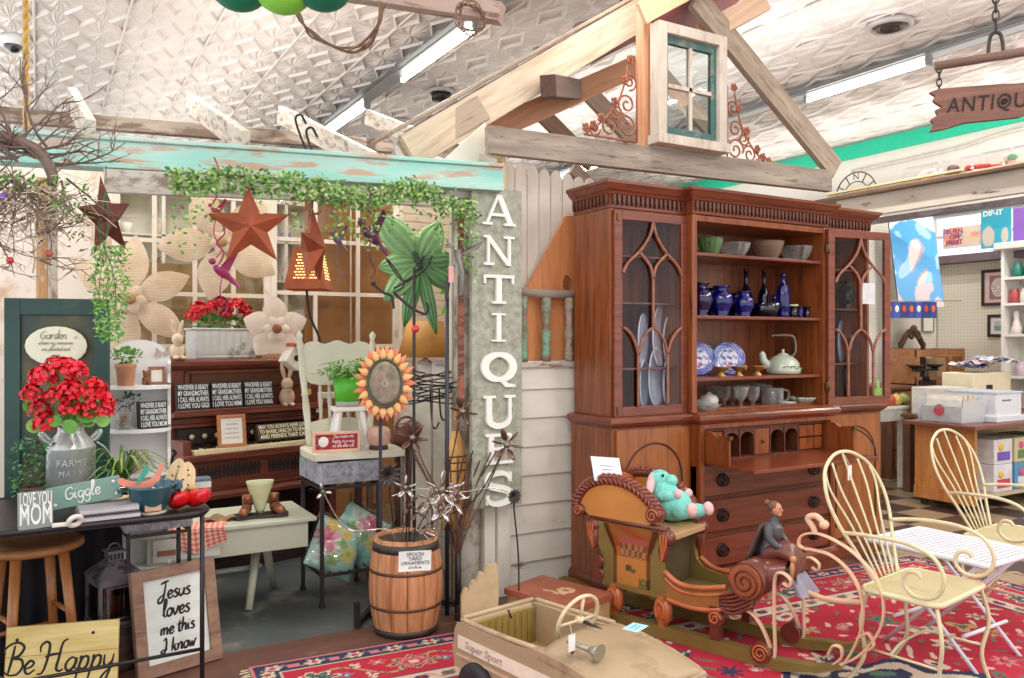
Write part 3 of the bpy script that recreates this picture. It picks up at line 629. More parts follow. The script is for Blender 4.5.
# ---- beam over the right hand booth, soffit, clock and bags
bx0 = at(838,214,X=7.0); zt2, zb2 = 2.76, 2.55
timber('booth_beam',(7.0,bx0.y,zt2-.1),(7.0,.8,zt2-.1),.06,.2,worn('D8D0C2','6B5648',.66,sc=4,stretch=(1,3,3),h1b='C9C0B2',sharp=.03),'long chipped white beam over the right hand booth')
timber('booth_ledge',(7.06,bx0.y+.2,zt2+.012),(7.06,.8,zt2+.012),.34,.03,wood('5E4436','7A5C4A'),'dark ledge board on the long chipped white beam','board')
timber('booth_soffit',(7.08,bx0.y+.25,zb2-.035),(7.08,.8,zb2-.035),.06,.055,worn('9A8F98','7A6E72',.5,sc=4,stretch=(1,3,3)),'dusky purple grey board under the long chipped white beam','board')
for k,(ya,yb,zz) in enumerate(((5.5,3.6,.03),(5.5,4.1,.055))): timber('loose_lath',(6.98-.05*k,ya,zt2+zz+.012),(6.98-.05*k,yb,zt2+zz+.012),.05,.02,wood('CFB27E','E2CDA0'),['lower yellowish lath lying on the dark ledge','upper yellowish lath lying on the dark ledge'][k],'board')
ck = thing('clock_frame','black metal clock ring showing an N above the booth beam','clock',(7.12,bx0.y-.12,zt2+.03)); ck.rotation_euler=(0,0,R(90)); ck.scale=(.72,)*3
m = MB(); m.tube(arc((0,0,.02),.33,0,2*pi,48),.009,6,closed=False); m.tube(arc((0,0,.02),.2,0,2*pi,40),.007,6); m.build('rings',iron_d,ck)
m = MB()
for k in range(12): 
    a=2*pi*k/12
    if k!=3: m.tube([(.2*cos(a),0,.02+.2*sin(a)),(.33*cos(a),0,.02+.33*sin(a))],.008,6)
m.build('hour_bars',iron_d,ck); text('N',.13,iron_d,ck,(0,-.002,.285),rot=(R(90),0,pi))
bagp = glass('FFFFFF',thin=True,alpha=.06)
for px,cols,lb in ((925,('E9B8B0','F1CFC4'),'clear bag of pale pink trimmings on the booth beam'),(955,('5A4A48','6E5C58'),'clear bag of dark brown trimmings on the booth beam'),(985,('D8343C','C22A34'),'clear bag with long red trimming on the booth beam'),(1012,('8FBF9C','E2A6A0','F0E0D0'),'clear bag of green and pink trimmings on the booth beam')):
    p = at(px,185,X=7.02); t = thing('trimming_bag',lb,'bag',(7.04,p.y,zt2+.03),R(90))
    for k in range(7):
        m = MB(); h = cols[k%len(cols)]; x=ru(-.1,.1)
        if 'red' in lb: x=-.16+.05*k
        m.ell((x,ru(-.03,.03),.035+(.02*k*.3 if 'red' in lb else ru(0,.06))),(.045,.03,.022 if 'red' in lb else .035),10,6); m.build('trimming',plain(h,rough=.7),t)
    m = MB(); m.bx(-.2,.2,-.07,.07,.0,.17); m.build('clear_wrap',bagp,t,bevel=.03)
# ---- paper lanterns, beam end, vine loops, rope and camera at the top
for px,py,r,h,lb in ((283,-11,.21,'8BD84A','lime green paper lantern at the top edge'),(239,-14,.21,'0E7A5A','dark green paper lantern left of the lime lantern'),(323,-14,.21,'0F7458','dark green paper lantern right of the lime lantern')):
    c_ = at(px,py,d=3.0); r=r*.5; t = thing('paper_lantern',lb,'lantern',c_); m = MB()
    m.lathe([(r*sin(pi*i/36)*(1+.02*(i%2))+1e-5,-r*.85*cos(pi*i/36)) for i in range(37)],32); m.build('shade',plain(h,rough=.6,var=.05),t)
    m = MB(); m.tube([(0,0,r*.6),(0,0,ZC-c_.z)],.002,5); m.build('cord',plain('DDD8CC'),t)
wa, wb = at(368,-6,d=3.4), at(502,14,d=3.25)
sw = timber('swing_beam', wa+(wa-wb)*.3, wb, .07, .075, worn('B59C90','7A5F55',.6,sc=6,stretch=(1,6,6)), 'rosy weathered beam end hung high under the ceiling')
vine = wood('6B5140','8A6B54',ax='X')
t = thing('hanging_vine','thin brown vine loop swagged under the high rosy beam','vine',at(345,20,d=3.3))
o0 = t.location.copy()
for k in range(6):
    P = [at(x+ru(-2,2),y+ru(-2,2),d=3.3+ru(-.03,.03))-o0 for x,y in ((300,-6),(304,14),(318,32),(340,45),(362,50),(385,42),(402,28),(420,8),(424,-4))] if False else [at(x+ru(-3.5,3.5),y+ru(-3,3),d=3.3+ru(-.03,.03))-o0 for x,y in ((292,-4),(300,18),(312,34),(330,46),(350,50),(368,42),(380,24),(383,4))]
    m = MB(); m.tube(cr(P,5),.004,5); m.build('vine_strand',vine,t)
t = thing('hanging_wreath','small ragged vine wreath on the end of the high rosy beam','wreath',at(470,18,d=3.2)); 
for k in range(7):
    m = MB(); a0=ru(0,6); m.tube([V((.055*(1+.25*sin(3*q+k))*cos(q+a0),ru(-.01,.01),.06*(1+.2*cos(2*q+k))*sin(q+a0))) for q in [i*.25 for i in range(26)]],.0025,5); m.build('vine_strand',vine,t)
m = MB(); c_ = at(26,150,d=3.6)
for s_ in range(2): m.tube([V((c_.x+.008*cos(i*.7+pi*s_),c_.y+.008*sin(i*.7+pi*s_),c_.z+i*.012)) for i in range(int((ZC-c_.z)/.012))],.0085,6)
solo(m,'hanging_rope',plain('C9A55C',rough=.7),'twisted golden rope hanging from the ceiling by the branches','rope')
c_ = at(13,44,Z=ZC-.06); t = thing('security_camera','white dome security camera on the tin ceiling','camera',(c_.x,c_.y,ZC-.03))
m = MB(); m.lathe([(.11,.03),(.11,-.02),(.1,-.04),(.075,-.045)],24); m.build('housing',plain('ECECEC',rough=.4,var=.02),t); m = MB(); m.ell((0,0,-.045),(.065,.065,.055),18,10); m.build('dome',plain('23252C',rough=.1,coat=1),t)
# ================================================================ THE BREAKFRONT AND WHAT STANDS IN IT
mah = wood('572614','844420',ax='Z',rough=.3,coat=.2,bump=.02,h3='9C5629'); mahx = wood('56271A','783B26',ax='X',rough=.3,coat=.2,bump=.02,h3='8A4A30')
mah_in = wood('4C261A','6B3A28',ax='Z',rough=.4,bump=.02); mah_or = wood('74401F','96582C',ax='Z',rough=.28,coat=.2,bump=.02,h3='A5642F'); brassd = plain('6E5A36',rough=.35,metal=.8); bronze = plain('3B2E28',rough=.35,metal=.7,var=.3); dark = plain('1E1614',rough=.7)
HO = V((2.52,3.30,0))
hu = thing('breakfront_cabinet','large mahogany breakfront secretary with gothic glazed doors and open middle shelves','cabinet',HO)
def rings(m, x0, x1, yf, yb, prof, open_back=True):
    """moulding wrapped round front and sides: prof of (overhang, z)"""
    vs = []
    for o,z in prof: vs += [(x0-o,yb,z),(x0-o,yf-o,z),(x1+o,yf-o,z),(x1+o,yb,z)]
    fs = []
    for i in range(len(prof)-1):
        for j in range(4): fs.append((4*i+j,4*i+(j+1)%4,4*i+4+(j+1)%4,4*i+4+j))
    n = len(prof)-1; fs += [(0,3,2,1)[::1],(4*n,4*n+1,4*n+2,4*n+3)]
    m.add(vs,fs)
CX0, CX1, WX = .535, 1.612, 2.16; YC, YU, YUC, YBK = -.07, .045, -.02, .37
# base carcass
m = MB(); m.bx(0,CX0,.004,YBK,.1,.9); m.bx(CX1,WX,.004,YBK,.1,.9); m.bx(CX0,CX1,YC+.03,YBK,.1,.67); m.bx(CX0,CX0+.03,YC,YBK,.1,.9); m.bx(CX1-.03,CX1,YC,YBK,.1,.9); m.bx(CX0+.002,CX1-.002,YC+.002,YBK-.002,.87,.904); m.bx(CX0+.03,CX1-.03,.3,YBK,.67,.87)
m.build('base_carcass',mah,hu,bevel=.003)
m = MB(); rings(m,0,WX,0,YBK,[(0,.0),(.02,.0),(.02,.09),(.008,.105),(.0,.11)]); rings(m,CX0,CX1,YC,.1,[(0,.0),(.02,.0),(.02,.09),(.008,.105),(.0,.11)]); m.build('plinth',mahx,hu)
m = MB(); P = [(0,.895),(.006,.9),(.022,.915),(.03,.925),(.03,.94),(.02,.95),(.0,.953)]; rings(m,0,WX,0,YBK,P); rings(m,CX0,CX1,YC,.1,[(o,z-.003 if z>.9 else z) for o,z in P]); m.build('waist_moulding',mahx,hu)
# wing cupboard doors with arched stringing
for x0,x1 in ((.02,CX0-.03),(CX1+.04,WX-.03)):
    m = MB(); m.bx(x0,x1,-.012,.004,.13,.885); d = m.build('cupboard_door',mah_or,hu,bevel=.002)
    xc = (x0+x1)/2; w2 = (x1-x0)/2-.05; m = MB()
    P = [V((x0+.05,-.0135,.2))]+arc((xc,-.0135,.62),w2,pi,0,24,ry=.19)+[V((x1-.05,-.0135,.2))]; m.tube(P,.006,6,rb=.003,up=(0,1,0)); m.build('arched_stringing',plain('4A2417',rough=.3),d)
# three long drawers
for z0,z1 in ((.497,.675),(.303,.485),(.115,.29)):
    m = MB(); m.bx(CX0+.03,CX1-.03,YC+.012,YC+.032,z0,z1); d = m.build('drawer',mahx,hu,bevel=.004)
    m = MB(); 
    for a,b,c_,e in ((CX0+.036,CX1-.036,z0+.004,z0+.009),(CX0+.036,CX1-.036,z1-.009,z1-.004)): m.bx(a,b,YC+.0085,YC+.013,c_,e)
    m.build('cockbead',plain('3E1F17',rough=.35),d)
    for x in (CX0+.17,CX1-.17):
        m = MB(); zc=(z0+z1)/2; o=m.M; m.M = Matrix.Translation((x,YC+.012,zc)) @ Matrix.Rotation(R(90),4,'X'); m.lathe([(.043,0),(.043,.004),(.034,.008),(.03,.006),(.012,.008),(.01,.016),(1e-5,.018)],22,sy=.86); m.M=o
        m.tube(arc((x,YC-.012,zc-.002),.027,0,2*pi,20),.0038,6); m.build('ring_pull',bronze,d)
# secretary drawer pulled out, flap down
YS = YC-.17
m = MB(); m.bx(CX0+.035,CX1-.035,YS,.28,.682,.692); m.build('desk_floor',mahx,hu)
for x in (CX0+.035,CX1-.05):
    m = MB(); m.yprism([(YS,.69),(.25,.69),(.25,.862),(YC+.0,.862),(YC-.04,.86),(YC-.075,.838),(YC-.11,.845),(YS+.02,.85),(YS,.835)],x,x+.015); m.build('desk_side',mah,hu,bevel=.002)
m = MB(); m.bx(CX0+.04,CX1-.055,YS-.17,YS-.002,.675,.695); fl = m.build('fall_flap',mahx,hu,bevel=.003)
for x in (CX0+.03,CX1-.06):
    m = MB(); m.bx(x,x+.025,YS-.012,YS+.006,.83,.85); m.build('catch',brassd,hu)
m = MB(); m.tube(cr([(CX1-.045,YS,.84),(CX1-.0,YS-.05,.8),(CX1+.01,YS-.1,.73),(CX1-.05,YS-.15,.695)],6),.005,6); m.build('flap_stay',bronze,hu)
# pigeonholes
px = CX0+.06; PW = CX1-CX0-.12; PY = YC+.03
m = MB(); m.bx(px,px+PW,.26,.28,.692,.862); m.bx(px,px+PW,PY,.27,.852,.864); m.bx(px,px+PW,PY,.27,.692,.70)
def archpair(x0,x1):
    w=(x1-x0)/2
    for k in range(2):
        a=x0+k*w; m.bx(a,a+.008,PY,.27,.70,.852); pts=[(a+.008,.852),(a+.008,.80)]+[(a+.008+(w-.016)/2*(1-cos(t)),.80+.035*sin(t)) for t in [pi*i/8 for i in range(9)]]+[(a+w-.008,.80),(a+w-.008,.852)]
        m.xprism(pts[:1]+pts[1:],PY,PY+.01)
    m.bx(x1-.008,x1,PY,.27,.70,.852)
archpair(px+.14,px+.38); archpair(px+.5,px+.74); m.build('pigeonholes',mah_in,hu)
m = MB(); m.bx(px+.385,px+.495,PY,PY+.015,.702,.85); d = m.build('prospect_door',mah,hu,bevel=.003); m=MB(); m.ell((px+.44,PY-.008,.775),.01,10,6); m.build('knob',brassd,d)
for k in range(2):
    for x0,x1 in ((px+.75,px+.87),(px+.88,px+.945),(px+.01,px+.13)):
        m = MB(); m.bx(x0,x1,PY,PY+.02,.704+.075*k,.772+.075*k); m.build('small_drawer',mah,hu,bevel=.003)
# upper carcass
ZU0, ZU1 = .953, 2.03; m = MB(); UX0, UX1 = .02, 2.1
m.bx(UX0,UX0+.022,YU,YBK,ZU0,ZU1); m.bx(UX1-.022,UX1,YU,YBK,ZU0,ZU1); m.bx(UX0+.001,UX1-.001,YBK-.012,YBK-.001,ZU0,ZU1-.001); m.bx(UX0+.001,UX1-.001,YU+.001,YBK-.001,ZU1-.03,ZU1-.001); m.bx(UX0+.001,UX1-.001,YU+.001,YBK-.001,ZU0+.001,ZU0+.015)
m.bx(CX0-.012,CX0+.022,YUC,YBK,ZU0,ZU1); m.bx(CX1-.03,CX1+.004,YUC,YBK,ZU0,ZU1); m.bx(CX0+.0,CX1-.0,YUC+.001,YBK-.002,ZU1-.035,ZU1-.002); m.bx(CX0,CX1,YUC-.03,YBK,ZU0-.003,ZU0+.004)
m.build('upper_carcass',mah,hu,bevel=.002)
for z in (1.143,1.485,1.829):
    m = MB(); m.bx(CX0+.022,CX1-.03,.0,YBK-.012,z-.018,z); m.build('shelf',mahx,hu,bevel=.003)
for z in (1.2,1.55,1.8):
    for a,b in ((UX0+.022,CX0-.012),(CX1+.004,UX1-.022)):
        m = MB(); m.bx(a,b,.1,YBK-.012,z-.008,z); m.build('glass_shelf' if False else 'wing_shelf',mahx,hu)
m = MB(); CP = [(.0,2.03),(.004,2.035),(.004,2.10),(.012,2.105),(.018,2.115),(.03,2.125),(.05,2.15),(.055,2.152),(.055,2.168),(.0,2.172)]
rings(m,UX0,UX1,YU,YBK,CP); rings(m,CX0-.01,CX1+.005,YUC,.1,[(o,z+.002) for o,z in CP]); m.build('cornice',mahx,hu)
def dentils(a,b,fixed,axis,name='dentil_frieze'):
    m = MB(); n = int((b-a)/.03)
    for i in range(n):
        q = a+(i+.5)*(b-a)/n
        for (w,z0,z1) in ((.009,2.066,2.1),(.005,2.05,2.066)):
            if axis=='x': m.bx(q-w,q+w,fixed-.016,fixed,z0,z1)
            else: m.bx(fixed-.016,fixed,q-w,q+w,z0,z1)
    return m.build(name,mah_in,hu)
dentils(UX0,CX0-.02,YU-.003,'x'); dentils(CX0-.005,CX1,YUC-.003,'x'); dentils(CX1+.01,UX1,YU-.003,'x'); dentils(YU,YBK,UX0-.003,'y')
# gothic glazed doors
gl = glass('F6F7FC',thin=True,alpha=.03)
def gdoor(w, h, parent):
    f = .05; P = lambda u,v: V((f+u*(w-2*f), -.004, f+(1-v)*(h-2*f)))
    m = MB(); m.bx(0,f,0,.022,0,h); m.bx(w-f,w,0,.022,0,h); m.bx(f,w-f,0,.022,0,f); m.bx(f,w-f,0,.022,h-f,h); d = m.build('glazed_door',mahx,parent,bevel=.003)
    m = MB()
    L = lambda pts: m.tube(cr([P(u,v) for u,v in pts],7),.009,6,rb=.009,up=(0,1,0))
    L([(.0,.285),(.06,.24),(.15,.205),(.26,.17),(.38,.115),(.46,.06),(.5,0)]); L([(1,.285),(.94,.24),(.85,.205),(.74,.17),(.62,.115),(.54,.06),(.5,0)])
    L([(.26,.17),(.38,.21),(.46,.25),(.5,.31)]); L([(.74,.17),(.62,.21),(.54,.25),(.5,.31)])
    L([(.5,.31),(.5,.45),(.5,.575)])
    L([(.5,.575),(.4,.6),(.31,.65),(.25,.72)]); L([(.5,.575),(.6,.6),(.69,.65),(.75,.72)]); L([(0,.575),(.1,.6),(.19,.65),(.25,.72)]); L([(1,.575),(.9,.6),(.81,.65),(.75,.72)])
    L([(.25,.72),(.25,.86),(.25,1)]); L([(.75,.72),(.75,.86),(.75,1)])
    m.build('gothic_tracery',wood('7A4A38','A06A54',rough=.35),d)
    m = MB(); m.add([(f,.008,f),(w-f,.008,f),(w-f,.008,h-f),(f,.008,h-f)],[(0,1,2,3)]); m.build('glass_pane',gl,d)
    return d
d1 = gdoor(.5,1.07,hu); d1.location = (UX0+.012,YU-.024,ZU0+.0)
for z in (.12,.95):
    m = MB(); m.tube([(.505,-.004,z-.03),(.505,-.004,z+.03)],.006,8); m.bx(.493,.505,-.003,.004,z-.024,z+.024); m.build('hinge',brassd,d1)
m = MB(); m.bx(.012,.03,-.006,.001,1.01,1.05); m.bx(.012,.03,-.006,.001,.01,.05); m.build('brass_catch',brassd,d1)
d2 = gdoor(.51,1.07,hu); d2.location = (CX1-.018,YUC-.026,ZU0+.0); d2.rotation_euler = (0,0,-R(7)); 
for z in (.12,.95):
    m = MB(); m.tube([(-.004,-.004,z-.03),(-.004,-.004,z+.03)],.006,8); m.bx(-.02,.012,-.003,.004,z-.024,z+.024); m.build('hinge',brassd,d2)
m = MB(); m.bx(.26,.39,.013,.0145,.62,.75); m.build('price_card',plain('EFEDE6',rough=.8),d2,label='white handwritten price card behind the glass')
# ---- things on its shelves
def hp(px, z, y): 
    """spot on a shelf of the breakfront below a pixel column"""
    p = at(px,340,Y=HO.y+y); return V((p.x,p.y,z))
def crystal(h,body=.25,al=.22):
    k=('crystal',h)
    if k in _mc: return _mc[k]
    m,nt,b=_new('crystal_'+h); b.inputs['Base Color'].default_value=hx(h); b.inputs['Roughness'].default_value=.08; b.inputs['Coat Weight'].default_value=1
    t=_tex(nt,'Voronoi',60); _bump(nt,b,t.outputs[0],.6,.004)
    tr=nt.nodes.new('ShaderNodeBsdfTransparent'); tr.inputs[0].default_value=hx(h); lw_=nt.nodes.new('ShaderNodeLayerWeight'); lw_.inputs[0].default_value=.35; ad=nt.nodes.new('ShaderNodeMath'); ad.inputs[1].default_value=body; ad.use_clamp=True
    mu=nt.nodes.new('ShaderNodeMath'); mu.operation='MULTIPLY'; mu.inputs[1].default_value=.5
    nt.links.new(lw_.outputs['Facing'],mu.inputs[0]); nt.links.new(mu.outputs[0],ad.inputs[0]); mx=nt.nodes.new('ShaderNodeMixShader'); nt.links.new(ad.outputs[0],mx.inputs[0]); nt.links.new(tr.outputs[0],mx.inputs[1]); nt.links.new(b.outputs[0],mx.inputs[2]); nt.links.new(mx.outputs[0],nt.nodes['Material Output'].inputs[0]); _mc[k]=m; return m
cglass = crystal('EEEEEC',.05); greeng = crystal('A9CF92',.2); amberg = crystal('C2A188',.3)
def cob(h,tr=.35):
    k = ('cob',h)
    if k in _mc: return _mc[k]
    m,nt,b = _new('cobalt_glass_'+h); b.inputs['Base Color'].default_value = hx(h); b.inputs['Roughness'].default_value=.06; b.inputs['Coat Weight'].default_value=.25; b.inputs['Transmission Weight'].default_value=tr; b.inputs['Coat Roughness'].default_value=.02
    _mc[k]=m; return m
cobalt, cobalt_d, ruby = cob('070960',.1), cob('04041A',.05), cob('1A0B3A',.05)
def bowl(loc,r,h,mat,label,flute=.03,fn=18,name='glass_bowl',cat='bowl'):
    m = MB(); pr = [(r*.5,0),(r*.62,h*.1),(r*.82,h*.45),(r*.96,h*.8),(r,h),(r*.95,h*.99),(r*.88,h*.75),(r*.72,h*.4),(r*.5,h*.16),(1e-5,h*.12)]
    m.lathe(pr,54,flute=flute,fn=fn); return solo(m,name,mat,label,cat,loc)
bowl(hp(710,1.829,.14),.072,.105,greeng,'green ribbed glass bowl on the top middle shelf',.04,14)
bowl(hp(734,1.829,.13),.092,.085,cglass,'clear cut glass bowl beside the green bowl',.05,12)
bowl(hp(767,1.829,.15),.1,.115,amberg,'smoky amber pressed glass bowl on the top middle shelf',.02,30)
bowl(hp(796,1.829,.13),.098,.095,cglass,'clear scalloped glass bowl right of the amber bowl',.06,10)
def vase(loc,s,mat,label,kind='vase'):
    m = MB()
    if kind=='vase': pr=[(.045,0),(.05,.004),(.042,.012),(.062,.05),(.075,.09),(.07,.125),(.045,.155),(.036,.165),(.05,.182),(.054,.188),(.046,.187),(.03,.165),(.04,.15)]
    elif kind=='bottle': pr=[(.036,0),(.04,.004),(.04,.13),(.034,.16),(.016,.2),(.0135,.23),(.0135,.29),(.017,.292),(.017,.305),(1e-5,.306)]
    elif kind=='fancy': pr=[(.04,0),(.042,.02),(.036,.03),(.042,.04),(.042,.17),(.036,.18),(.04,.19),(.02,.21),(.014,.225),(.014,.255),(.02,.258),(.018,.275),(1e-5,.28)]
    elif kind=='decanter': pr=[(.045,0),(.05,.01),(.05,.07),(.03,.095),(.014,.11),(.014,.13),(.02,.133),(.014,.14),(.018,.155),(1e-5,.168)]
    elif kind=='bowl': pr=[(.07,0),(.085,.004),(.125,.1),(.12,.1),(.075,.02),(1e-5,.018)]
    elif kind=='jar': pr=[(.034,0),(.038,.004),(.038,.085),(.03,.086),(.03,.09)]
    else: pr=[(.018,0),(.019,.002),(.022,.075),(.018,.075),(.015,.01),(1e-5,.01)]
    m.lathe([(r*s,z*s) for r,z in pr],32,flute=.025 if kind in('vase','fancy') else 0,fn=9); return solo(m,'cobalt_'+('vase' if kind=='vase' else 'bottle' if kind in('bottle','fancy','decanter') else kind if kind!='shot' else 'tumbler'),mat,label,{'vase':'vase','bottle':'bottle','fancy':'bottle','decanter':'bottle','bowl':'bowl','jar':'jar','shot':'glass'}[kind],loc,group='cobalt glass on the second shelf')
vase(hp(700,1.485,.12),1.0,ruby,'purple tinted glass vase at the left end of the cobalt shelf')
vase(hp(711,1.485,.26),.92,cobalt_d,'dark cobalt vase standing behind its brighter neighbour')
vase(hp(721,1.485,.1),.93,cobalt,'bright cobalt baluster vase on the second shelf')
vase(hp(735,1.485,.24),.78,cobalt_d,'small dark cobalt vase between two bright vases')
vase(hp(744,1.485,.08),.78,cobalt,'shorter bright cobalt vase in front of a tall bottle')
vase(hp(746,1.485,.28),.98,cobalt_d,'tall near black cobalt bottle behind the shorter vase','bottle')
vase(hp(764,1.485,.25),.98,cobalt_d,'tall cobalt wine bottle behind the dark bowl','bottle')
vase(hp(764,1.485,.1),.8,cobalt_d,'dark cobalt flared bowl on the second shelf','bowl')
vase(hp(774,1.485,.24),.9,cobalt,'stoppered cobalt decanter left of the embossed bottle','decanter')
vase(hp(783,1.485,.11),.97,cobalt,'embossed tall cobalt bottle at the right of the group','fancy')
jr = vase(hp(793,1.485,.1),.78,cobalt_d,'small cobalt jar with pale lid','jar'); m = MB(); m.lathe([(.031,.07),(.032,.072),(.032,.082),(1e-5,.083)],20); m.build('lid',plain('C9C49A',rough=.4),jr)
vase(hp(800,1.485,.1),.92,cobalt,'cobalt shot glass next to the lidded jar','shot'); vase(hp(807,1.485,.1),.92,cobalt_d,'cobalt shot glass at the right end of the shelf','shot')
# blue willow plates on edge, brass cups, kettle
def plate(loc,r,label,rz=0,tilt=-14):
    def col(i,nu=24,nv=25):
        a,b = i//nv, i%nv; q=b/(nv-1); t=a/nu
        if q>.93: return (.12,.14,.42,1)
        if q>.62: s_ = sin(t*2*pi*14)*sin(q*40); return (.12,.15,.5,1) if s_>-.35 else (.62,.66,.85,1)
        if q>.56: return (.8,.82,.9,1)
        x,y=q*cos(2*pi*t),q*sin(2*pi*t); s_=sin(x*17+2*sin(y*9))+sin(y*15+1)+.6*sin((x+y)*31)
        if (x-.05)**2+(y+.33)**2<.012: return (.7,.12,.16,1)
        return (.13,.16,.52,1) if s_>.45 else (.85,.86,.92,1)
    t_ = solo(MB().grid(lambda u,v:(r*v*cos(2*pi*u),-.004-.018*(max(0,v-.6)/.4)**1.5*(r/.12),r*v*sin(2*pi*u)),24,25,cu=True),'willow_plate',vcol(.15,coat=.6),label,'plate',loc+V((0,0,r*.97)),rz,group='blue willow plates',solid=.006)
    t_.rotation_euler=(R(tilt),0,rz); paint(t_,col); return t_
plate(hp(698,1.143,.22),.1,'blue and white willow plate half hidden at the left of the third shelf',-.5)
plate(hp(728,1.143,.24),.1,'blue and white willow plate standing behind the brass cups',-.5)
brass = plain('B08A50',rough=.3,metal=.7,var=.2)
for px,y,lb in ((721,.06,'small brass cup in front of the willow plate, leftmost of three'),(738.5,.07,'middle one of the three small brass cups'),(757,.07,'small brass cup nearest the kettle')):
    t_ = thing('brass_cup',lb,'cup',hp(px,1.143,y),group='small brass cups'); m = MB(); m.lathe([(.03,0),(.03,.004),(.018,.012),(.014,.024),(.03,.036),(.046,.052),(.048,.056),(.04,.055),(.02,.034),(1e-5,.03)],20); m.build('bowl',brass,t_)
    m = MB(); m.tube(cr([(.04,0,.05),(.06,0,.058),(.066,0,.045),(.05,0,.038)],5),.005,6); m.build('handle',brass,t_)
kt = thing('enamel_kettle','pale green enamel kettle painted with flowers on the third shelf','kettle',hp(783,1.143,.12),-.45)
ken = plain('B9C2B0',rough=.2,coat=.6,var=.05)
m = MB(); m.lathe([(.1,0),(.118,.006),(.122,.03),(.105,.085),(.07,.118),(.045,.127),(.04,.13)],32); m.build('body',ken,kt)
m = MB(); m.lathe([(.042,.129),(.035,.137),(.012,.142),(.008,.155),(.014,.163),(1e-5,.17)],20); m.build('lid',ken,kt)
m = MB(); m.tube(cr([(-.1,0,.05),(-.14,0,.09),(-.15,0,.13),(-.165,0,.145)],6),lambda t:.032-.014*t,12); m.build('spout',ken,kt)
m = MB(); m.tube(cr([(.055,0,.115),(.09,0,.15),(.085,0,.235),(.05,0,.26),(-.06,0,.262),(-.085,0,.255)],6),.009,8); m.build('handle',plain('6E6A60',rough=.4,metal=.5),kt)
m = MB(); 
for k in range(5):
    a = -.55+.12*k*2-.0; x,zz = .02+.026*k-.06, .072+.012*sin(k*2); rr=.122*(1-.75*max(0,zz-.03)/.13)
    for j in range(5): b=2*pi*j/5; m.ell((x+.011*cos(b),-sqrt(max(1e-6,(rr)**2-x*x))-.002,zz+.011*sin(b)),(.009,.004,.009),8,5)
m.build('painted_roses',plain('B79A86',rough=.4),kt)
m = MB()
for k in range(7): x=-.05+.022*k; zz=.05+.008*sin(k*3); m.leaf((x,-sqrt(.0144-x*x)-.002,zz),(1,-.1,.4*sin(k)),.026,.012,nrm=(0,-1,.2))
m.build('painted_leaves',plain('4C6A3E',rough=.4),kt)
m = MB(); kt.scale=(.86,.86,.9)
def stem(loc,kind,label,rz=0,mat=cglass):
    m = MB()
    if kind=='goblet': pr=[(.032,0),(.034,.003),(.01,.008),(.007,.02),(.009,.028),(.03,.05),(.038,.085),(.04,.118),(.036,.118),(.032,.085),(.02,.05),(1e-5,.04)]
    elif kind=='cone': pr=[(.032,0),(.034,.003),(.008,.008),(.006,.035),(.03,.065),(.046,.125),(.042,.125),(.024,.065),(1e-5,.05)]
    elif kind=='mug': pr=[(.04,0),(.043,.004),(.043,.105),(.038,.105),(.037,.012),(1e-5,.012)]
    elif kind=='dish': pr=[(.05,0),(.052,.006),(.085,.035),(.08,.036),(.045,.012),(1e-5,.01)]
    else: pr=[(.036,0),(.038,.003),(.045,.06),(.04,.06),(.034,.01),(1e-5,.01)]
    m.lathe(pr,28,flute=.02,fn=9)
    t_ = m.build('x',mat)
    t_.name = {'goblet':'glass_goblet','cone':'glass_goblet','mug':'glass_mug','dish':'glass_dish','cup':'glass_tumbler'}[kind]; tag(t_,label,'mug' if kind=='mug' else 'dish' if kind=='dish' else 'glass',group='clear glassware above the desk'); t_.location=loc
    if kind=='mug': m=MB(); m.tube(cr([(.042,0,.09),(.075,0,.088),(.08,0,.05),(.06,0,.025),(.042,0,.025)],5),.006,8); m.build('handle',mat,t_); t_.rotation_euler=(0,0,rz)
    return t_
ZD = .958
for px,y,k,lb in ((714,.26,'goblet','clear goblet farthest left in the back row'),(724,.2,'goblet','clear goblet just left of the crowded stems'),(733,.22,'goblet','clear goblet in the back row behind the cut cone glass'),(741,.06,'cone','cut cone shaped goblet standing foremost on the ledge'),(742,.25,'cone','cone shaped goblet hidden behind the foremost cone'),(753,.1,'goblet','cut goblet right of the foremost cone glass'),(758,.24,'cone','tall cone goblet behind the row of stems'),(766,.2,'goblet','clear goblet beside the mugs')): stem(hp(px,ZD,y),k,lb)
stem(hp(769,ZD,.12),'mug','clear pressed glass mug, left of the two'); stem(hp(776,ZD,.1),'mug','clear glass mug with its handle to the right',-.4)
for px,y,lb in ((701,.06,'low clear glass bowl at the left end of the ledge'),(706,.05,'low clear glass dish beside the left bowl')): stem(hp(px,ZD,y),'cup' if px<705 else 'dish',lb)
bowl(hp(802,ZD,.12),.095,.042,plain('A9BBA2',rough=.25,coat=.5),'pale jade green scalloped dish on the ledge',.06,12,'jade_dish','dish')
bowl(hp(786,ZD,.08),.06,.02,plain('D8D6CE',rough=.25,coat=.5),'small white saucer beside the jade dish',.0,12,'saucer','dish')
s_ = thing('sugar_bowl','white floral sugar bowl at the left end of the ledge','bowl',hp(709,ZD,.15)); m=MB(); m.lathe([(.03,0),(.05,.02),(.055,.05),(.045,.07),(.02,.08),(.01,.09),(1e-5,.095)],20); m.build('bowl',plain('D9D2C6',rough=.3),s_)
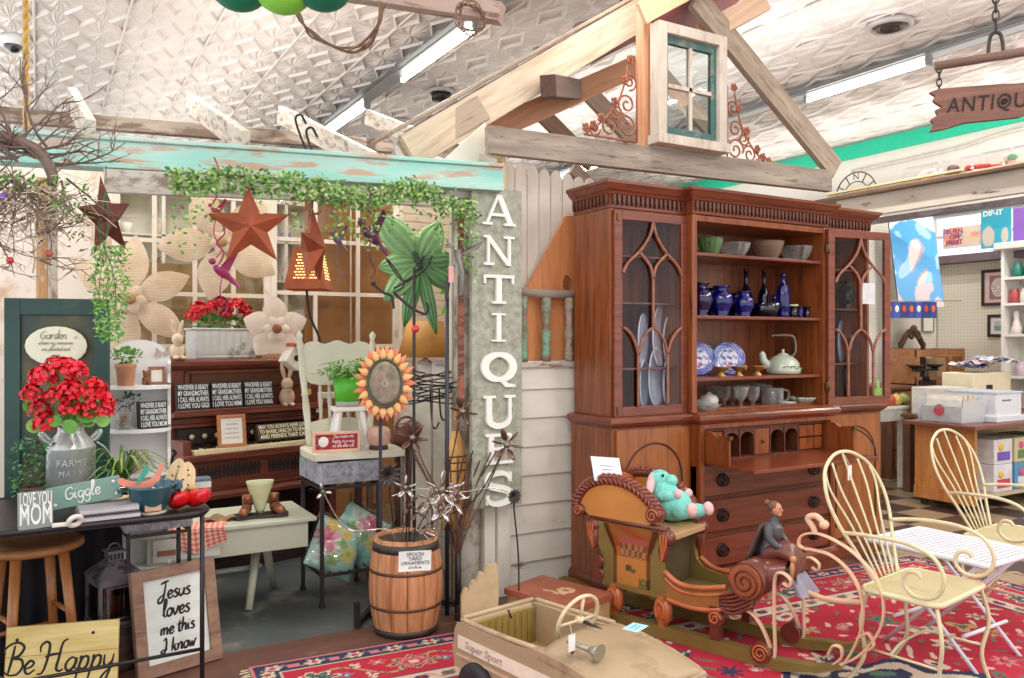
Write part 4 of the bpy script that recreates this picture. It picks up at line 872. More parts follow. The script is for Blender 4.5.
# platters and linens behind the left glazed door
for k,(px,z,r,rz,h,lb) in enumerate(((641,.97,.12,1.2,'DCE3EE','white oval platter stood on edge behind the left door, leftmost'),(654,.97,.15,1.05,'E8EEF6','tall pale platter stood on edge behind the left door'),(664,.97,.12,1.25,'CFE2F2','pale blue platter on edge behind the left door'),(676,.97,.14,.9,'E2E6EE','white platter on edge near the right stile of the left door'),(640,1.2,.13,1.2,'DADDE8','white platter on the middle shelf behind the left door'),(657,1.2,.15,1.1,'ECECF2','large white platter on the middle shelf behind the left door'),(668,1.2,.13,1.0,'D8D4DE','lilac white platter on the middle shelf behind the left door'))):
    m=MB(); m.grid(lambda u,v:(r*.75*v*cos(2*pi*u),-.02*v**3,r*1.15*v*sin(2*pi*u)),28,8,cu=True)
    o=solo(m,'oval_platter',plain(h,rough=.2,coat=.5,var=.05),lb,'platter',hp(px,z+r*1.15,.22),rz-.6,group='platters on edge behind the left door',solid=.008)
for k,(px,lb) in enumerate(((848,'dark violet glass vase on the upper shelf behind the right door'),(858,'dark glass jug behind the right door'),)):
    vase(hp(px,1.55,.2),1.0,cobalt_d,lb)
for k,(px,z,h,lb) in enumerate(((838,1.2,'8FB4D8','pale blue platter on edge behind the right door'),(851,1.2,'9CC0E0','narrow sky blue platter on edge behind the right door'),(845,.97,'5A4A52','dusky platter low behind the right door'))):
    m=MB(); m.grid(lambda u,v:(.1*v*cos(2*pi*u),-.02*v**3,.14*v*sin(2*pi*u)),28,8,cu=True); solo(m,'oval_platter',plain(h,rough=.2,coat=.5,var=.05),lb,'platter',hp(px,z+.14,.22),.5,solid=.008)
# ================================================================ THE BOOTH ON THE LEFT
cream_w = worn('E9DFD0','B99E82',.66,sc=6,stretch=(2,2,2),rough=.65,h1b='DFD2C0')
leafg = [plain(h,rough=.5,var=.3,sc=40) for h in ('4E8A3A','6FA048','88B85C','3B6B3A')]
def foliage(m, c, r, n, l, w, flat=1.0, droop=.25, up=.3):
    c = V(c); r = r if isinstance(r,tuple) else (r,r,r)
    for _ in range(n):
        while True:
            q = V((ru(-1,1),ru(-1,1),ru(-1,1)))
            if q.length <= 1: break
        p = c + V((q.x*r[0],q.y*r[1],q.z*r[2])); d = q.normalized()*.7 + V((ru(-.5,.5),ru(-.5,.5),ru(-.4,.5)+up)); m.leaf(p,d,l*ru(.6,1.2),w*ru(.7,1.2),droop*l)
# window sashes along the back of the booth
YW = 5.78
def xz(px,py,Y=YW): p = at(px,py,Y=Y); return p.x, p.z
def sash(px0, px1, cols, py0, py1, rows, label, skip=()):
    x0,z1 = xz(px0,py0); x1,_ = xz(px1,py0); _,z0 = xz((px0+px1)/2,py1); w, h = x1-x0, z1-z0; f=.045
    t = thing('window_sash',label,'window',((x0+x1)/2,YW,z0)); m = MB()
    m.bx(-w/2,-w/2+f,-.02,.02,0,h); m.bx(w/2-f,w/2,-.02,.02,0,h); m.bx(-w/2+f,w/2-f,-.02,.02,0,f); m.bx(-w/2+f,w/2-f,-.02,.02,h-f,h); m.build('sash_frame',cream_w,t,bevel=.004)
    m = MB()
    for i in range(1,cols): x=-w/2+i*w/cols; m.bx(x-.014,x+.014,-.014,.014,f,h-f)
    for j in range(1,rows): z=h*j/rows; m.bx(-w/2+f,w/2-f,-.013,.013,z-.014,z+.014)
    m.build('muntins',cream_w,t)
    pg = glass('F2F2EE',thin=True,alpha=.03)
    for i in range(cols):
        for j in range(rows):
            if (i,j) in skip: continue
            m = MB(); m.bx(-w/2+i*w/cols+.014,-w/2+(i+1)*w/cols-.014,.0,.003,j*h/rows+.014,(j+1)*h/rows-.014); m.build('pane',pg,t)
    return t
sash(112,270,4,184,398,4,'wide old cream window sash behind the wooden flowers'); sash(270,398,3,184,398,4,'old cream window sash with brown boards behind its panes')
kraft = worn('C68A55','A36C3E',.55,sc=2.5,rough=.6,h1b='D69C66',sharp=.15)
for a,b,c_,d_,dy,lb in ((305,350,200,402,.06,'brown fibre board behind the left panes of the right sash'),(352,394,186,402,.08,'brown fibre board behind the right panes of the right sash'),(140,228,262,400,.1,'tan board behind the wide sash'),(228,262,262,330,.12,'short tan board behind the wide sash')):
    x0,z1 = xz(a,c_,YW+dy); x1,z0 = xz(b,d_,YW+dy); m=MB(); m.bx(x0,x1,YW+dy,YW+dy+.012,0,z1); solo(m,'fibre_board',kraft if a>300 else wood('B99A70','D0B48C'),lb,'board')
# white shelf of oddments seen through the sashes
x0,z1 = xz(118,190,6.6); x1,z0 = xz(322,396,6.6)
bs = thing('white_shelving','white shelving of oddments seen through the wide sash','shelf',(0,6.55,0)); m = MB(); m.bx(x0,x1,.2,.22,0,z1); m.build('back_panel',white_wall,bs); 
zs = [z0+(z1-z0)*k/5 for k in range(6)]
for z in zs: m=MB(); m.bx(x0,x1,0,.2,z-.012,z); m.build('shelf_board',plain('DCD3C6'),bs)
for k in range(6): x=x0+(x1-x0)*k/5; m=MB(); m.bx(x-.012,x+.012,.0,.2,0,z1); m.build('upright',plain('DCD3C6'),bs)
oddc = ['B8433C','6A8FB5','D8B56A','8FA870','C98A6A','5E5048','E6E0D8','A86A7A','7C8C9A','C9B79A']
kinds = [('jar',[(.03,0),(.035,.01),(.035,.09),(.025,.1),(.03,.12)]),('small_vase',[(.02,0),(.04,.04),(.03,.1),(.015,.13),(.025,.16)]),('tin',[(.04,0),(.04,.11),(1e-5,.112)]),('figurine',[(.03,0),(.035,.03),(.02,.08),(.03,.1),(.028,.13),(1e-5,.15)]),('cup',[(.025,0),(.04,.07),(.036,.07),(1e-5,.01)])]
wd = ['first','second','third','fourth','fifth']; cn={'B8433C':'red','6A8FB5':'blue','D8B56A':'yellow','8FA870':'green','C98A6A':'orange','5E5048':'dark brown','E6E0D8':'white','A86A7A':'mauve','7C8C9A':'grey','C9B79A':'beige'}
for r_ in range(5):
    for k in range(7):
        x = x0+.06+(x1-x0-.12)*k/6; kn,pr = kinds[(k*2+r_)%5]; h = oddc[(k*3+r_*4)%10]; s_=ru(.8,1.3); m=MB(); m.lathe([(a*s_,b*s_) for a,b in pr],14)
        solo(m,kn,plain(h,rough=.4),'%s %s behind the sash, %s shelf up, %s from the left'%(cn[h],kn.replace('_',' '),wd[r_],(wd+['sixth','seventh'])[k]),kn.replace('_',' '),(x,6.63,zs[r_]),group='oddments on the white shelving')
# reed organ
OA = R(15); oL = at(168,364,d=4.66); OW = 1.0
og = thing('reed_organ','dark carved reed organ with small plaques along its music ledge','organ',(oL.x+OW/2*cos(OA),oL.y+OW/2*sin(OA),0),OA)
org = wood('4A2118','6E3526',ax='X',rough=.35,coat=.15,bump=.03,h3='7E4230'); orgz = wood('4A2118','6E3526',ax='Z',rough=.35,coat=.15,bump=.03,h3='7E4230'); w2=OW/2
m = MB(); m.bx(-w2,w2,.02,.36,.0,1.19); m.bx(-w2,-w2+.05,-.2,.02,.0,.78); m.bx(w2-.05,w2,-.2,.02,.0,.78); m.build('case',orgz,og,bevel=.004)
m = MB(); rings(m,-w2,w2,.02,.36,[(0,1.17),(.02,1.18),(.035,1.2),(.035,1.22),(.01,1.235),(0,1.235)]); m.build('top_moulding',org,og)
m = MB(); m.bx(-w2+.14,w2-.14,.008,.02,1.06,1.15); m.build('fret_panel',plain('5A3420',rough=.5),og,bevel=.004); m = MB(); m.bx(-w2+.1,w2-.1,.0,.02,1.15,1.165); m.bx(-w2+.1,-w2+.12,.0,.02,.9,1.165); m.bx(w2-.12,w2-.1,.0,.02,.9,1.165); m.build('panel_moulding',org,og)
m = MB(); m.bx(-w2-.01,w2+.01,-.1,.03,.905,.93); m.bx(-w2,w2,-.1,-.085,.93,.945); m.build('music_ledge',org,og,bevel=.004)
m = MB(); m.bx(-w2,w2,-.03,.03,.86,.895); m.bx(-w2,w2,-.05,.03,.84,.86); m.build('ledge_moulding',org,og,bevel=.004)
m = MB(); m.bx(-w2+.05,w2-.05,-.02,.02,.745,.83); sb=m.build('stop_board',plain('2A1A16',rough=.5),og)
for k in range(11):
    m = MB(); x=-w2+.12+k*(OW-.24)/10; o_=m.M; m.M=Matrix.Translation((x,-.02,.785))@Matrix.Rotation(R(90),4,'X'); m.lathe([(.007,0),(.007,.02),(.014,.022),(.015,.028),(1e-5,.031)],14); m.M=o_; m.build('stop_knob',plain('E2D2A8',rough=.4),sb)
m = MB(); m.bx(-w2-.01,w2+.01,-.235,-.02,.66,.7); m.build('key_bed',org,og,bevel=.005)
nk=36; kw=(OW-.12)/nk; m = MB()
for k in range(nk): x=-w2+.06+k*kw; m.bx(x,x+kw-.0015,-.215,-.03,.70,.722)
m.build('white_keys',plain('E6D9B0',rough=.35,var=.06),og)
m = MB()
for k in range(nk-1):
    if k%7 in (0,1,3,4,5): x=-w2+.06+(k+1)*kw; m.bx(x-kw*.3,x+kw*.3,-.15,-.03,.72,.735)
m.build('black_keys',plain('1C1614',rough=.3),og)
m = MB(); m.bx(-w2+.05,w2-.05,-.19,-.17,.5,.66); gr=m.build('grille_panel',org,og)
for h_ in (range(0,16),range(18,34)):
    m = MB()
    for k in h_: x=-w2+.1+k*(OW-.2)/33; m.xprism([(x+.011*cos(a),.59+.045*sin(a)) for a in [2*pi*i/6 for i in range(6)]],-.194,-.186)
    m.build('fret_holes',dark,gr,label='row of dark hexagonal fret holes')
m = MB(); rings(m,-w2,w2,-.2,.1,[(0,.44),(.03,.44),(.03,.46),(.015,.48),(.02,.495),(0,.5)]); m.build('knee_moulding',org,og)
m = MB(); m.bx(-w2+.05,w2-.05,.0,.02,.0,.46); m.bx(-w2,w2,-.2,.0,0,.06); m.build('knee_board',plain('2E1812',rough=.6),og)
def on(o, x, y, z):  # a point of a thing's own frame in the room
    c_,s_ = cos(o.rotation_euler.z), sin(o.rotation_euler.z); L=o.location; return V((L.x+x*c_-y*s_, L.y+x*s_+y*c_, L.z+z))
blk = plain('231C1C',rough=.6); prt = plain('DDE3E2',rough=.6)
def plaque(loc, rz, w, h, lines, label, mat=blk, ink=prt, d=.035, tilt=-8, face=None):
    t = thing('word_plaque',label,'plaque',loc,rz); t.rotation_euler=(R(tilt),0,rz); m=MB(); m.bx(-w/2,w/2,0,d,0,h); m.build('block',mat,t,bevel=.002)
    n=len(lines); lh=h*.92/n
    for i,s_ in enumerate(lines):
        o=text(s_,lh*1.12,ink,t,(0,-.001,h*.96-lh*(i+.5)),ext=.0006,off=.0006); W_=max(1e-4,o.dimensions.x) if o.dimensions.x else .1
        bb=[v.co.x for v in o.data.vertices]; o.scale=((w*.92)/(max(bb)-min(bb)),1,1); o.location.x = -(max(bb)+min(bb))/2*o.scale.x
    return t
for k,(px,last,lb) in enumerate(((186,'I LOVE YOU GIGI','black plaque with white print on the music ledge, leftmost of three'),(219,'I LOVE YOU MIMI','middle black plaque with white print on the music ledge'),(250,'I LOVE YOU NANA','black plaque with white print on the music ledge, nearest the bunny'))):
    x = -w2+.12+k*.205; plaque(on(og,x,-.075,.945),OA-.1,.188,.155,['WHOEVER IS READY','MY GRANDMOTHER','I CALL HER ALWAYS','%s'%last],lb)
plaque(on(og,w2-.34,-.16,.742),OA+.0,.36,.1,['MAY YOU ALWAYS HAVE LOVE','TO SHARE, HEALTH TO SPARE','AND FRIENDS THAT CARE'],'long brown plaque with cream print standing on the organ keys',mat=plain('3A2E28'),ink=plain('E6DDB8',rough=.6),d=.05,tilt=-22)
def framed(loc, rz, w, h, fm, label, lines, tilt=-8, fw=.02, d=.02, name='framed_print', paper='EFECE4'):
    t=thing(name,label,'frame',loc,rz); t.rotation_euler=(R(tilt),0,rz); m=MB(); m.bx(-w/2,-w/2+fw,0,d,0,h); m.bx(w/2-fw,w/2,0,d,0,h); m.bx(-w/2+fw,w/2-fw,0,d,0,fw); m.bx(-w/2+fw,w/2-fw,0,d,h-fw,h); m.build('frame_moulding',fm,t,bevel=.003)
    m=MB(); m.bx(-w/2+fw,w/2-fw,d*.4,d*.6,fw,h-fw); m.build('sheet',plain(paper,rough=.7,var=.03),t); return t
def squiggles(t, n, w, z0, z1, mat, y=-.001, r=.0012):
    for k in range(n):
        z=z1-(z1-z0)*(k/(max(1,n-1))); m=MB(); ww=w*ru(.7,1); m.tube([(-ww/2+ww*i/40, y, z+.0035*sin(i*1.9+k)*(.5+.5*sin(i*.7))) for i in range(41)],r,4); m.build('print_line',mat,t)
t = framed(on(og,-w2+.3,-.19,.724),OA-.15,.165,.19,wood('A5663E','C07E50'),'small orange wood frame standing on the organ keys',[]); squiggles(t,4,.09,.055,.135,plain('8A8078'),y=.006)
# galvanised planter of geraniums on the organ top, bunnies
redm = [plain(h,rough=.45,var=.25,sc=60) for h in ('DE1A2C','EC2438','C81426')]
def geranium(t, c, r, n=46, k=0):
    n=int(n*1.9)
    c=V(c); m=MB()
    for i in range(n):
        a,b=ru(0,2*pi),ru(-.35,1.5); d=V((cos(a)*cos(b),sin(a)*cos(b),sin(b))); p=c+d*r*ru(.7,1.0); x=d.orthogonal().normalized()
        for j in range(4): q=x.copy(); q.rotate(Matrix.Rotation(j*pi/2+i,3,d)); m.leaf(p,q+d*.3,r*.27,r*.27,.004,nrm=d)
    return m.build('flower_head',redm[k%3],t)
def rleaf(m,p,nrm,r):
    p=V(p); n_=V(nrm).normalized(); x=n_.orthogonal().normalized(); y=n_.cross(x); vs=[p]+[p+(x*cos(a)+y*sin(a))*r*(1+.08*sin(6*a))+n_*r*.18 for a in [2*pi*i/12 for i in range(12)]]
    m.add(vs,[(0,1+i,1+(i+1)%12) for i in range(12)],True)
pl = thing('planter_box','white washed galvanised trough of red geraniums on top of the organ','planter',on(og,-.1,.17,1.236),OA)
gal = worn('C9CBC8','93928C',.6,sc=8,rough=.5,h1b='DAD9D2',metal=.1); W_,D_,H_=.4,.15,.18
m=MB(); m.grid(lambda u,v:((u-.5)*W_*(.94+.06*v),-D_/2-.008*abs(sin(u*pi*8))**.5*(1 if .12<v<.86 else .3),v*H_),65,12); m.bx(-W_*.48,W_*.48,-D_/2+.004,D_/2,0,H_*.96); m.build('trough',gal,pl)
m=MB(); m.tube([(-W_/2,-D_/2,H_),(W_/2,-D_/2,H_),(W_/2,D_/2,H_),(-W_/2,D_/2,H_)],.008,6,closed=True); m.tube([(-W_*.47,-D_/2,.01),(W_*.47,-D_/2,.01)],.007,6); m.build('rolled_rim',gal,pl)
m=MB(); foliage(m,(0,0,.22),(.22,.07,.04),90,.05,.04); m.build('leaves',leafg[0],pl)
for k,(x,z,r) in enumerate(((-.15,.29,.06),(-.08,.31,.045),(-.02,.33,.058),(.03,.27,.045),(.09,.32,.06),(.15,.29,.048),(.17,.24,.05),(-.18,.25,.05))): geranium(pl,(x,ru(-.05,.0),z),r,40,k)
paperw = plain('E3CDB0',rough=.75,var=.1)
def bunny(loc,rz,s,label,mat,name='wooden_bunny'):
    t=thing(name,label,'bunny',loc,rz); m=MB(); m.ell((0,0,.05*s),(.045*s,.035*s,.055*s)); m.ell((0,-.005*s,.125*s),(.034*s,.03*s,.036*s)); m.ell((-.02*s,-.03*s,.012*s),(.016*s,.03*s,.012*s)); m.ell((.02*s,-.03*s,.012*s),(.016*s,.03*s,.012*s)); m.build('body',mat,t)
    for q in (-1,1): m=MB(); m.ell((q*.022*s,0,.195*s),(.013*s,.009*s,.05*s),12,8,Matrix.Rotation(q*.25,4,'Y')); m.build('ear',mat,t)
    m=MB(); m.ell((0,.035*s,.04*s),.014*s,10,6); m.build('tail',mat,t)
    m=MB(); m.tube(arc((0,-.004*s,.092*s),.026*s,0,2*pi,16,'xy'),.005*s,6); m.build('neck_ribbon',plain('D9C7A8',rough=.7),t); return t
bunny(on(og,-w2+.07,.04,1.236),OA,.95,'cream wooden bunny standing beside the geranium trough',paperw)
bunny(on(og,w2-.27,-.05,.93),OA-.2,1.12,'pale clay bunny sitting on the organ ledge beside the plaques',plain('CDB295',rough=.8),'clay_bunny')
for x,lb in ((w2-.13,'tiny yellow tagged trinket hanging by the clay bunny'),(w2-.07,'tiny white price tag hanging at the organ side')):
    t=thing('price_tag',lb,'tag',on(og,x,-.09,1.0 if 'yellow' in lb else .88),OA); m=MB(); m.bx(-.012,.012,0,.002,0,.035); m.build('card',plain('D9B33C' if 'yellow' in lb else 'E6E6E0'),t); m=MB(); m.tube([(0,0,.035),(.004,0,.09)],.001,4); m.build('string',prt,t)
# wooden flowers with book-page petals
def petal_flower(name,label,c,rad,petals,pw,inner,ang0=0,rz=0.5,skip=(),cmat='B08A5A',pm=None,tilt=0):
    t=thing(name,label,'flower',c,rz); t.rotation_euler=(tilt,0,rz)
    def pt(a,l,w,y,nm,mat):
        m=MB(); m.grid(lambda u,v:(lambda r_,s_:(r_*cos(a)-s_*sin(a), y-.008*sin(pi*u)*(1-(2*v-1)**2), r_*sin(a)+s_*cos(a)))(l*(.12+.88*u), w*(sin(pi*(u**.95*.96+.03))**.9)*(v-.5)),14,7,sm=False); return m.build(nm,mat,t,solid=.007)
    pm = pm or book
    for k in range(petals):
        if k in skip: continue
        pt(ang0+2*pi*k/petals,rad*ru(.94,1.04),pw,0,'petal',pm)
    for k in range(6): pt(ang0+.5+2*pi*k/6,inner,inner*.75,-.03,'inner_petal',pm)
    m=MB(); m.ell((0,-.05,0),(inner*.34,.02,inner*.34),18,8); m.build('seed_centre',plain(cmat,rough=.8,var=.25,sc=60),t); return t
def book_mat():
    m,nt,b=_new('book_page_wood'); w=_tex(nt,'Wave',15,stretch=(.6,1,1.6),Distortion=6,Detail=3.0); w.bands_direction='Z'; n=_tex(nt,'Noise',7,Detail=4.0)
    r1=_ramp(nt,n.outputs[0],[(.35,hx('D8BE9E')),(.65,hx('E9D6BA'))]); r2=_ramp(nt,w.outputs[0],[(.05,(.42,.34,.27,1)),(.2,(1,1,1,1))]); mx=nt.nodes.new('ShaderNodeMix'); mx.data_type='RGBA'; mx.blend_type='MULTIPLY'; mx.inputs[0].default_value=.4
    nt.links.new(r1.outputs[0],mx.inputs[6]); nt.links.new(r2.outputs[0],mx.inputs[7]); nt.links.new(mx.outputs[2],b.inputs['Base Color']); b.inputs['Roughness'].default_value=.75; return m
book=book_mat()
c_=at(129,299,d=5.0); petal_flower('wooden_flower','largest cream wooden flower with book-page petals above the white corner shelf',c_,.40,6,.18,.1,.42,.0)
c_=at(221,243,d=4.9); petal_flower('wooden_flower','middle cream wooden flower half hidden behind the big rusty star',c_,.37,5,.2,.075,.75,.0)
c_=at(275,329,d=5.0); petal_flower('wooden_flower','smaller pale wooden flower beside the little birdhouse',c_,.2,5,.15,.085,pi/2,.0,cmat='8A5230',pm=plain('E4D3C2',rough=.75,var=.12))
c_=at(288,366,d=5.0); t=thing('birdhouse','tiny white birdhouse with red roof beside the small wooden flower','birdhouse',c_,.4); t.rotation_euler=(0,.6,.4)
m=MB(); m.bx(-.055,.055,-.04,.04,0,.11); m.build('box',plain('E6DDCF'),t,bevel=.003); m=MB(); m.bx(-.07,.07,-.05,.05,.11,.125); m.build('roof',plain('B5533E'),t); m=MB(); m.ell((0,-.041,.06),(.02,.004,.02)); m.build('entry_hole',dark,t)
p=on(og,.3,.16,1.236); m=MB(); m.bx(-.16,.16,-.06,.06,0,.025); solo(m,'wood_tray',wood('B98F66','D6B48C'),'small pale wood tray on the right end of the organ top','tray',p,OA)
# punched lamp shade, cords
def shade_lamp():
    c_=at(309,290,d=4.7); t=thing('punched_lamp','rusty punched metal lamp shade glowing through its slots','lamp',c_); w0,w1,h=.15,.09,.24
    slot=emit('FFC27A',2.2); rustp=plain('A2532F',rough=.6,metal=.2,var=.2)
    m=MB(); m.add([(-w0/1,-w0/1,0),(w0,-w0,0),(w0,w0,0),(-w0,w0,0),(-w1,-w1,h),(w1,-w1,h),(w1,w1,h),(-w1,w1,h)],[(0,1,5,4),(1,2,6,5),(2,3,7,6),(3,0,4,7)]); s_=m.build('shade',rustp,t,solid=.006); s_.scale=(.78,.78,1); s_.rotation_euler=(0,0,-.5)
    for k in range(2):
      m=MB()
      for r_ in range(9):
        z=.06+r_*.017; w=w0+(w1-w0)*z/h
        for j in range(6):
            if r_%2 and j==5: continue
            x=-w*.62+(j+.25*(r_%2)*2)*w*.22
            if k==0: m.bx(x,x+w*.15,-w-.0045,-w-.001,z,z+.0065)
            else: m.bx(w+.001,w+.0045,x,x+w*.15,z,z+.0065)
      o=m.build('slots',slot,s_)
    m=MB(); m.tube([(0,0,h*.5),(0,0,h),(0,0,.62)],.004,6); m.build('cord',blk,t); m=MB(); m.ell((0,0,.14),.04,12,8); m.build('bulb',emit('FFD9A0',4),t)
    m=MB(); m.tube(cr([(-.02,-.02,-.0),(0,-.02,-.15),(.06,-.02,-.3),(.03,-.02,-.42)],6),.007,6); m.build('lead',blk,t)
shade_lamp()
# barn stars
ruststar=plain('9A4E31',rough=.55,metal=.35,var=.22,sc=10); ruststar_d=plain('6E3A30',rough=.6,metal=.3,var=.2)
def star(c,r,mat,label,rz,spin=0,depth=.28,ry=0,cord=None):
    t=thing('barn_star',label,'star',c,rz); t.rotation_euler=(0,ry,rz); m=MB(); vs=[(0,-r*depth,0)]
    for k in range(10): a=pi/2+spin+pi*k/5; q=r if k%2==0 else r*.42; vs.append((q*cos(a),0,q*sin(a)))
    vs.append((0,r*depth,0)); m.add(vs,[(0,1+(k+1)%10,1+k) for k in range(10)]+[(11,1+k,1+(k+1)%10) for k in range(10)]); m.build('star_body',mat,t)
    m=MB(); m.tube(cord or [(0,0,r*.98),(0,.0,r*1.25)],.002,5); m.build('hanging_wire',iron_d,t)
star(at(250,227,d=3.45),.178,ruststar,'big rust brown barn star hanging over the organ',-.15,.05)
star(at(106,218,d=3.3),.17,ruststar_d,'dark brown barn star turned edgeways near the twigs',.85,.2,.3)
star(at(313,248,d=3.75),.19,ruststar,'narrow rust star turned side on in front of the punched lamp',1.0,.05,.3)
m=MB(); c_=at(313,196,d=3.75); m.tube(cr([(-.02,0,-.09),(.035,0,-.07),(.02,0,-.02),(-.01,0,.0),(.03,0,.05),(.0,0,.085),(-.04,0,.06)],6),.006,6); solo(m,'s_hook',wood('8A5A3C','B07A52'),'rusty curled hook above the narrow rust star','hook',c_)
# ivy garland along the beam
gt=thing('ivy_garland','green ivy garland draped under the turquoise beam','garland',at(320,196,d=3.6)); o0=gt.location.copy()
gp=[(172,183,3.42),(200,182,3.45),(230,180,3.5),(262,185,3.55),(290,186,3.6),(318,190,3.65),(345,196,3.7),(372,198,3.75),(398,190,3.8),(420,192,3.85),(445,205,3.95),(466,212,4.05)]
pts=[at(x,y,d=d)-o0+V((0,-.06,0)) for x,y,d in gp]; m=MB(); m.tube(cr(pts,5),.004,5); m.build('vine_stem',plain('6A7A40'),gt)
P=cr(pts,10); dropm=[MB() for _ in range(4)]
for i,p in enumerate(P):
    for _ in range(15): q=p+V((ru(-.03,.03),ru(-.05,.05),ru(-.055,.045))); dropm[int(rnd()*4)].leaf(q,(ru(-1,1),ru(-1,.3),ru(-1,.5)),ru(.018,.034),ru(.011,.02),.01,nrm=(ru(-.5,.5),-1,ru(-.2,.8)))
for i,ln in ((4,.3),(12,.16),(26,.16),(40,.2),(55,.22),(64,.2),(74,.16),(84,.22),(96,.25),(105,.3),(108,.35),(68,.28),(58,.2)):
    for k in range(int(ln*170)): dz=-ln*rnd(); dropm[int(rnd()*4)].leaf(P[min(i,len(P)-1)]+V((ru(-.05,.05),ru(-.04,.04),dz)),(ru(-1,1),ru(-1,.3),ru(-1,.3)),ru(.016,.032),ru(.01,.019),.01,nrm=(ru(-.5,.5),-1,ru(-.2,.8)))
for k in range(4): dropm[k].build('ivy_leaves',[plain('5E9038',rough=.5,var=.3,sc=40),plain('86AE58',rough=.5,var=.3,sc=40),plain('A9C47A',rough=.5,var=.2,sc=40),plain('48782F',rough=.5,var=.3,sc=40)][k],gt)
# hanging fern by the shutter
ft=thing('hanging_fern','bright green trailing fern hanging above the green shutter','plant',at(106,240,d=3.25)); ms=[MB() for _ in range(3)]
for k in range(620): z=-ru(0,1)**1.0*.38-.02; sp=.07*(1-.4*abs(z+.15)/.25); ms[k%3].leaf((ru(-sp,sp)+.015,ru(-sp,sp),z),(ru(-1,1),ru(-1,.4),ru(-1,.4)),ru(.014,.028),ru(.007,.012),.01,nrm=(ru(-.5,.5),-1,.4))
for k in range(3): ms[k].build('fern_leaves',[leafg[1],leafg[2],leafg[0]][k],ft)
m=MB()
for k in range(5): m.tube(cr([(0,0,.2),(ru(-.03,.03),0,.05),(ru(-.06,.06),ru(-.04,.04),-.15),(ru(-.06,.06),ru(-.04,.04),-.3)],5),.002,4)
m.build('stems',leafg[3],ft)
# bare twig tree on the left
tw=thing('twig_branches','bare twiggy branches with greenery fixed to the left end of the beam','branches',at(42,160,d=3.0)); twm=wood('5E4A42','7E685C',ax='X')
def twig(m,p,d,l,r,n):
    pts=[V(p)]; d=V(d).normalized()
    for k in range(5): d=(d+V((ru(-.25,.25),ru(-.25,.25),ru(-.2,.25)))).normalized(); pts.append(pts[-1]+d*l/5)
    m.tube(cr(pts,3),lambda t:r*(1-.75*t),5)
    if n:
        for _ in range(3): k=int(ru(1,5)); twig(m,pts[k],d+V((ru(-.9,.9),ru(-.6,.6),ru(-.7,.8))),l*ru(.4,.65),r*.5,n-1)
m=MB(); m.tube(cr([(-.17,0,.07),(-.08,0,.06),(-.01,0,.03),(.03,0,-.04),(.035,0,-.09)],5),lambda t:.028-.01*t,8); m.build('main_limb',twm,tw)
for k in range(22):
    m=MB(); a=ru(-.5,3.4); twig(m,(ru(-.1,.03),ru(-.02,.02),ru(-.02,.06)),(cos(a),ru(-.4,.3),sin(a)*.9),ru(.16,.34),.006,2); m.build('twig',twm,tw)
for k in range(26):
    m=MB(); twig(m,(ru(-.16,.08),ru(-.02,.03),ru(-.1,-.06)),(ru(-1,1),ru(-.3,.3),ru(-1.1,.0)),ru(.15,.3),.005,2); m.build('twig',twm if k%2 else plain('A08C7C',rough=.8),tw)
for k in range(34):
    m=MB(); twig(m,(ru(-.24,.0),ru(.0,.08),ru(-.42,-.08)),(ru(-1,1),ru(-.3,.3),ru(-.8,.8)),ru(.14,.3),.004,2); m.build('twig',[twm,plain('B8A898',rough=.8),plain('8E7868',rough=.8)][k%3],tw)
for a_ in (((.02,-.02,-.12),(.17,.06,.05),110),((-.1,-.02,-.1),(.06,.05,.04),40),((.1,-.03,-.22),(.08,.05,.07),60)): m=MB(); foliage(m,*a_,.028,.014); m.build('greenery',leafg[1],tw)
m=MB()
for k in range(90): p_=V((ru(-.2,.16),ru(-.06,.05),ru(-.24,-.06))); q_=p_+V((ru(-.12,.12),ru(-.03,.03),ru(-.07,.05))); m.tube([p_,(p_+q_)/2+V((0,0,ru(-.02,.02))),q_],.0018,4)
m.build('dried_grass',plain('C9BBA6',rough=.9),tw)
m=MB(); foliage(m,(.0,-.02,-.3),(.18,.06,.16),70,.03,.02); m.build('dry_leaves',plain('B5A58A',rough=.8),tw)
for k,(x,z,h) in enumerate(((-.1,-.38,'B8323A'),(-.15,-.4,'2A2A34'),(-.12,-.15,'8A5CC8'),(.02,-.35,'B8463A'))):
    m=MB(); m.ell((x,-.04,z),.013,10,7); m.build('berry',plain(h,rough=.3),tw)
# ribbon birds
def ribbon_bird(px,py,d,h,label,s=1):
    t=thing('hanging_bird',label,'ornament',at(px,py,d=d),.5); mt=plain(h,rough=.4,coat=.4)
    m=MB(); m.ell((0,0,0),(.06*s,.022*s,.026*s),14,8,Matrix.Rotation(.5,4,'Y')); m.ell((-.06*s,0,.05*s),(.02*s,.016*s,.018*s)); m.build('body',mt,t)
    m=MB(); m.add([(.03*s,0,.0),(.12*s,.01,-.05*s),(.1*s,-.01,-.08*s),(.02*s,0,-.03*s)],[(0,1,2,3)]); m.add([(-.02*s,-.01,.02*s),(.05*s,-.03,.12*s),(.08*s,-.02,.1*s),(.03*s,-.01,.0)],[(0,1,2,3)]); m.build('wings',mt,t,solid=.004)
    m=MB(); m.tube(cr([(-.02,0,.03),(.01,0,.09),(-.03,0,.13),(.015,0,.18),(-.01,0,.24)],6),.004,5); m.tube(cr([(0,0,-.02),(-.01,0,-.1),(.03,0,-.16),(.0,0,-.2)],6),.003,5); m.build('curled_ribbon',mt,t)
ribbon_bird(222,272,3.7,'A02A5E','magenta ribbon bird hanging left of the big rusty star',.9); ribbon_bird(371,236,3.85,'5E1E4E','dark purple ribbon bird hanging in front of the brown boards',1.1)
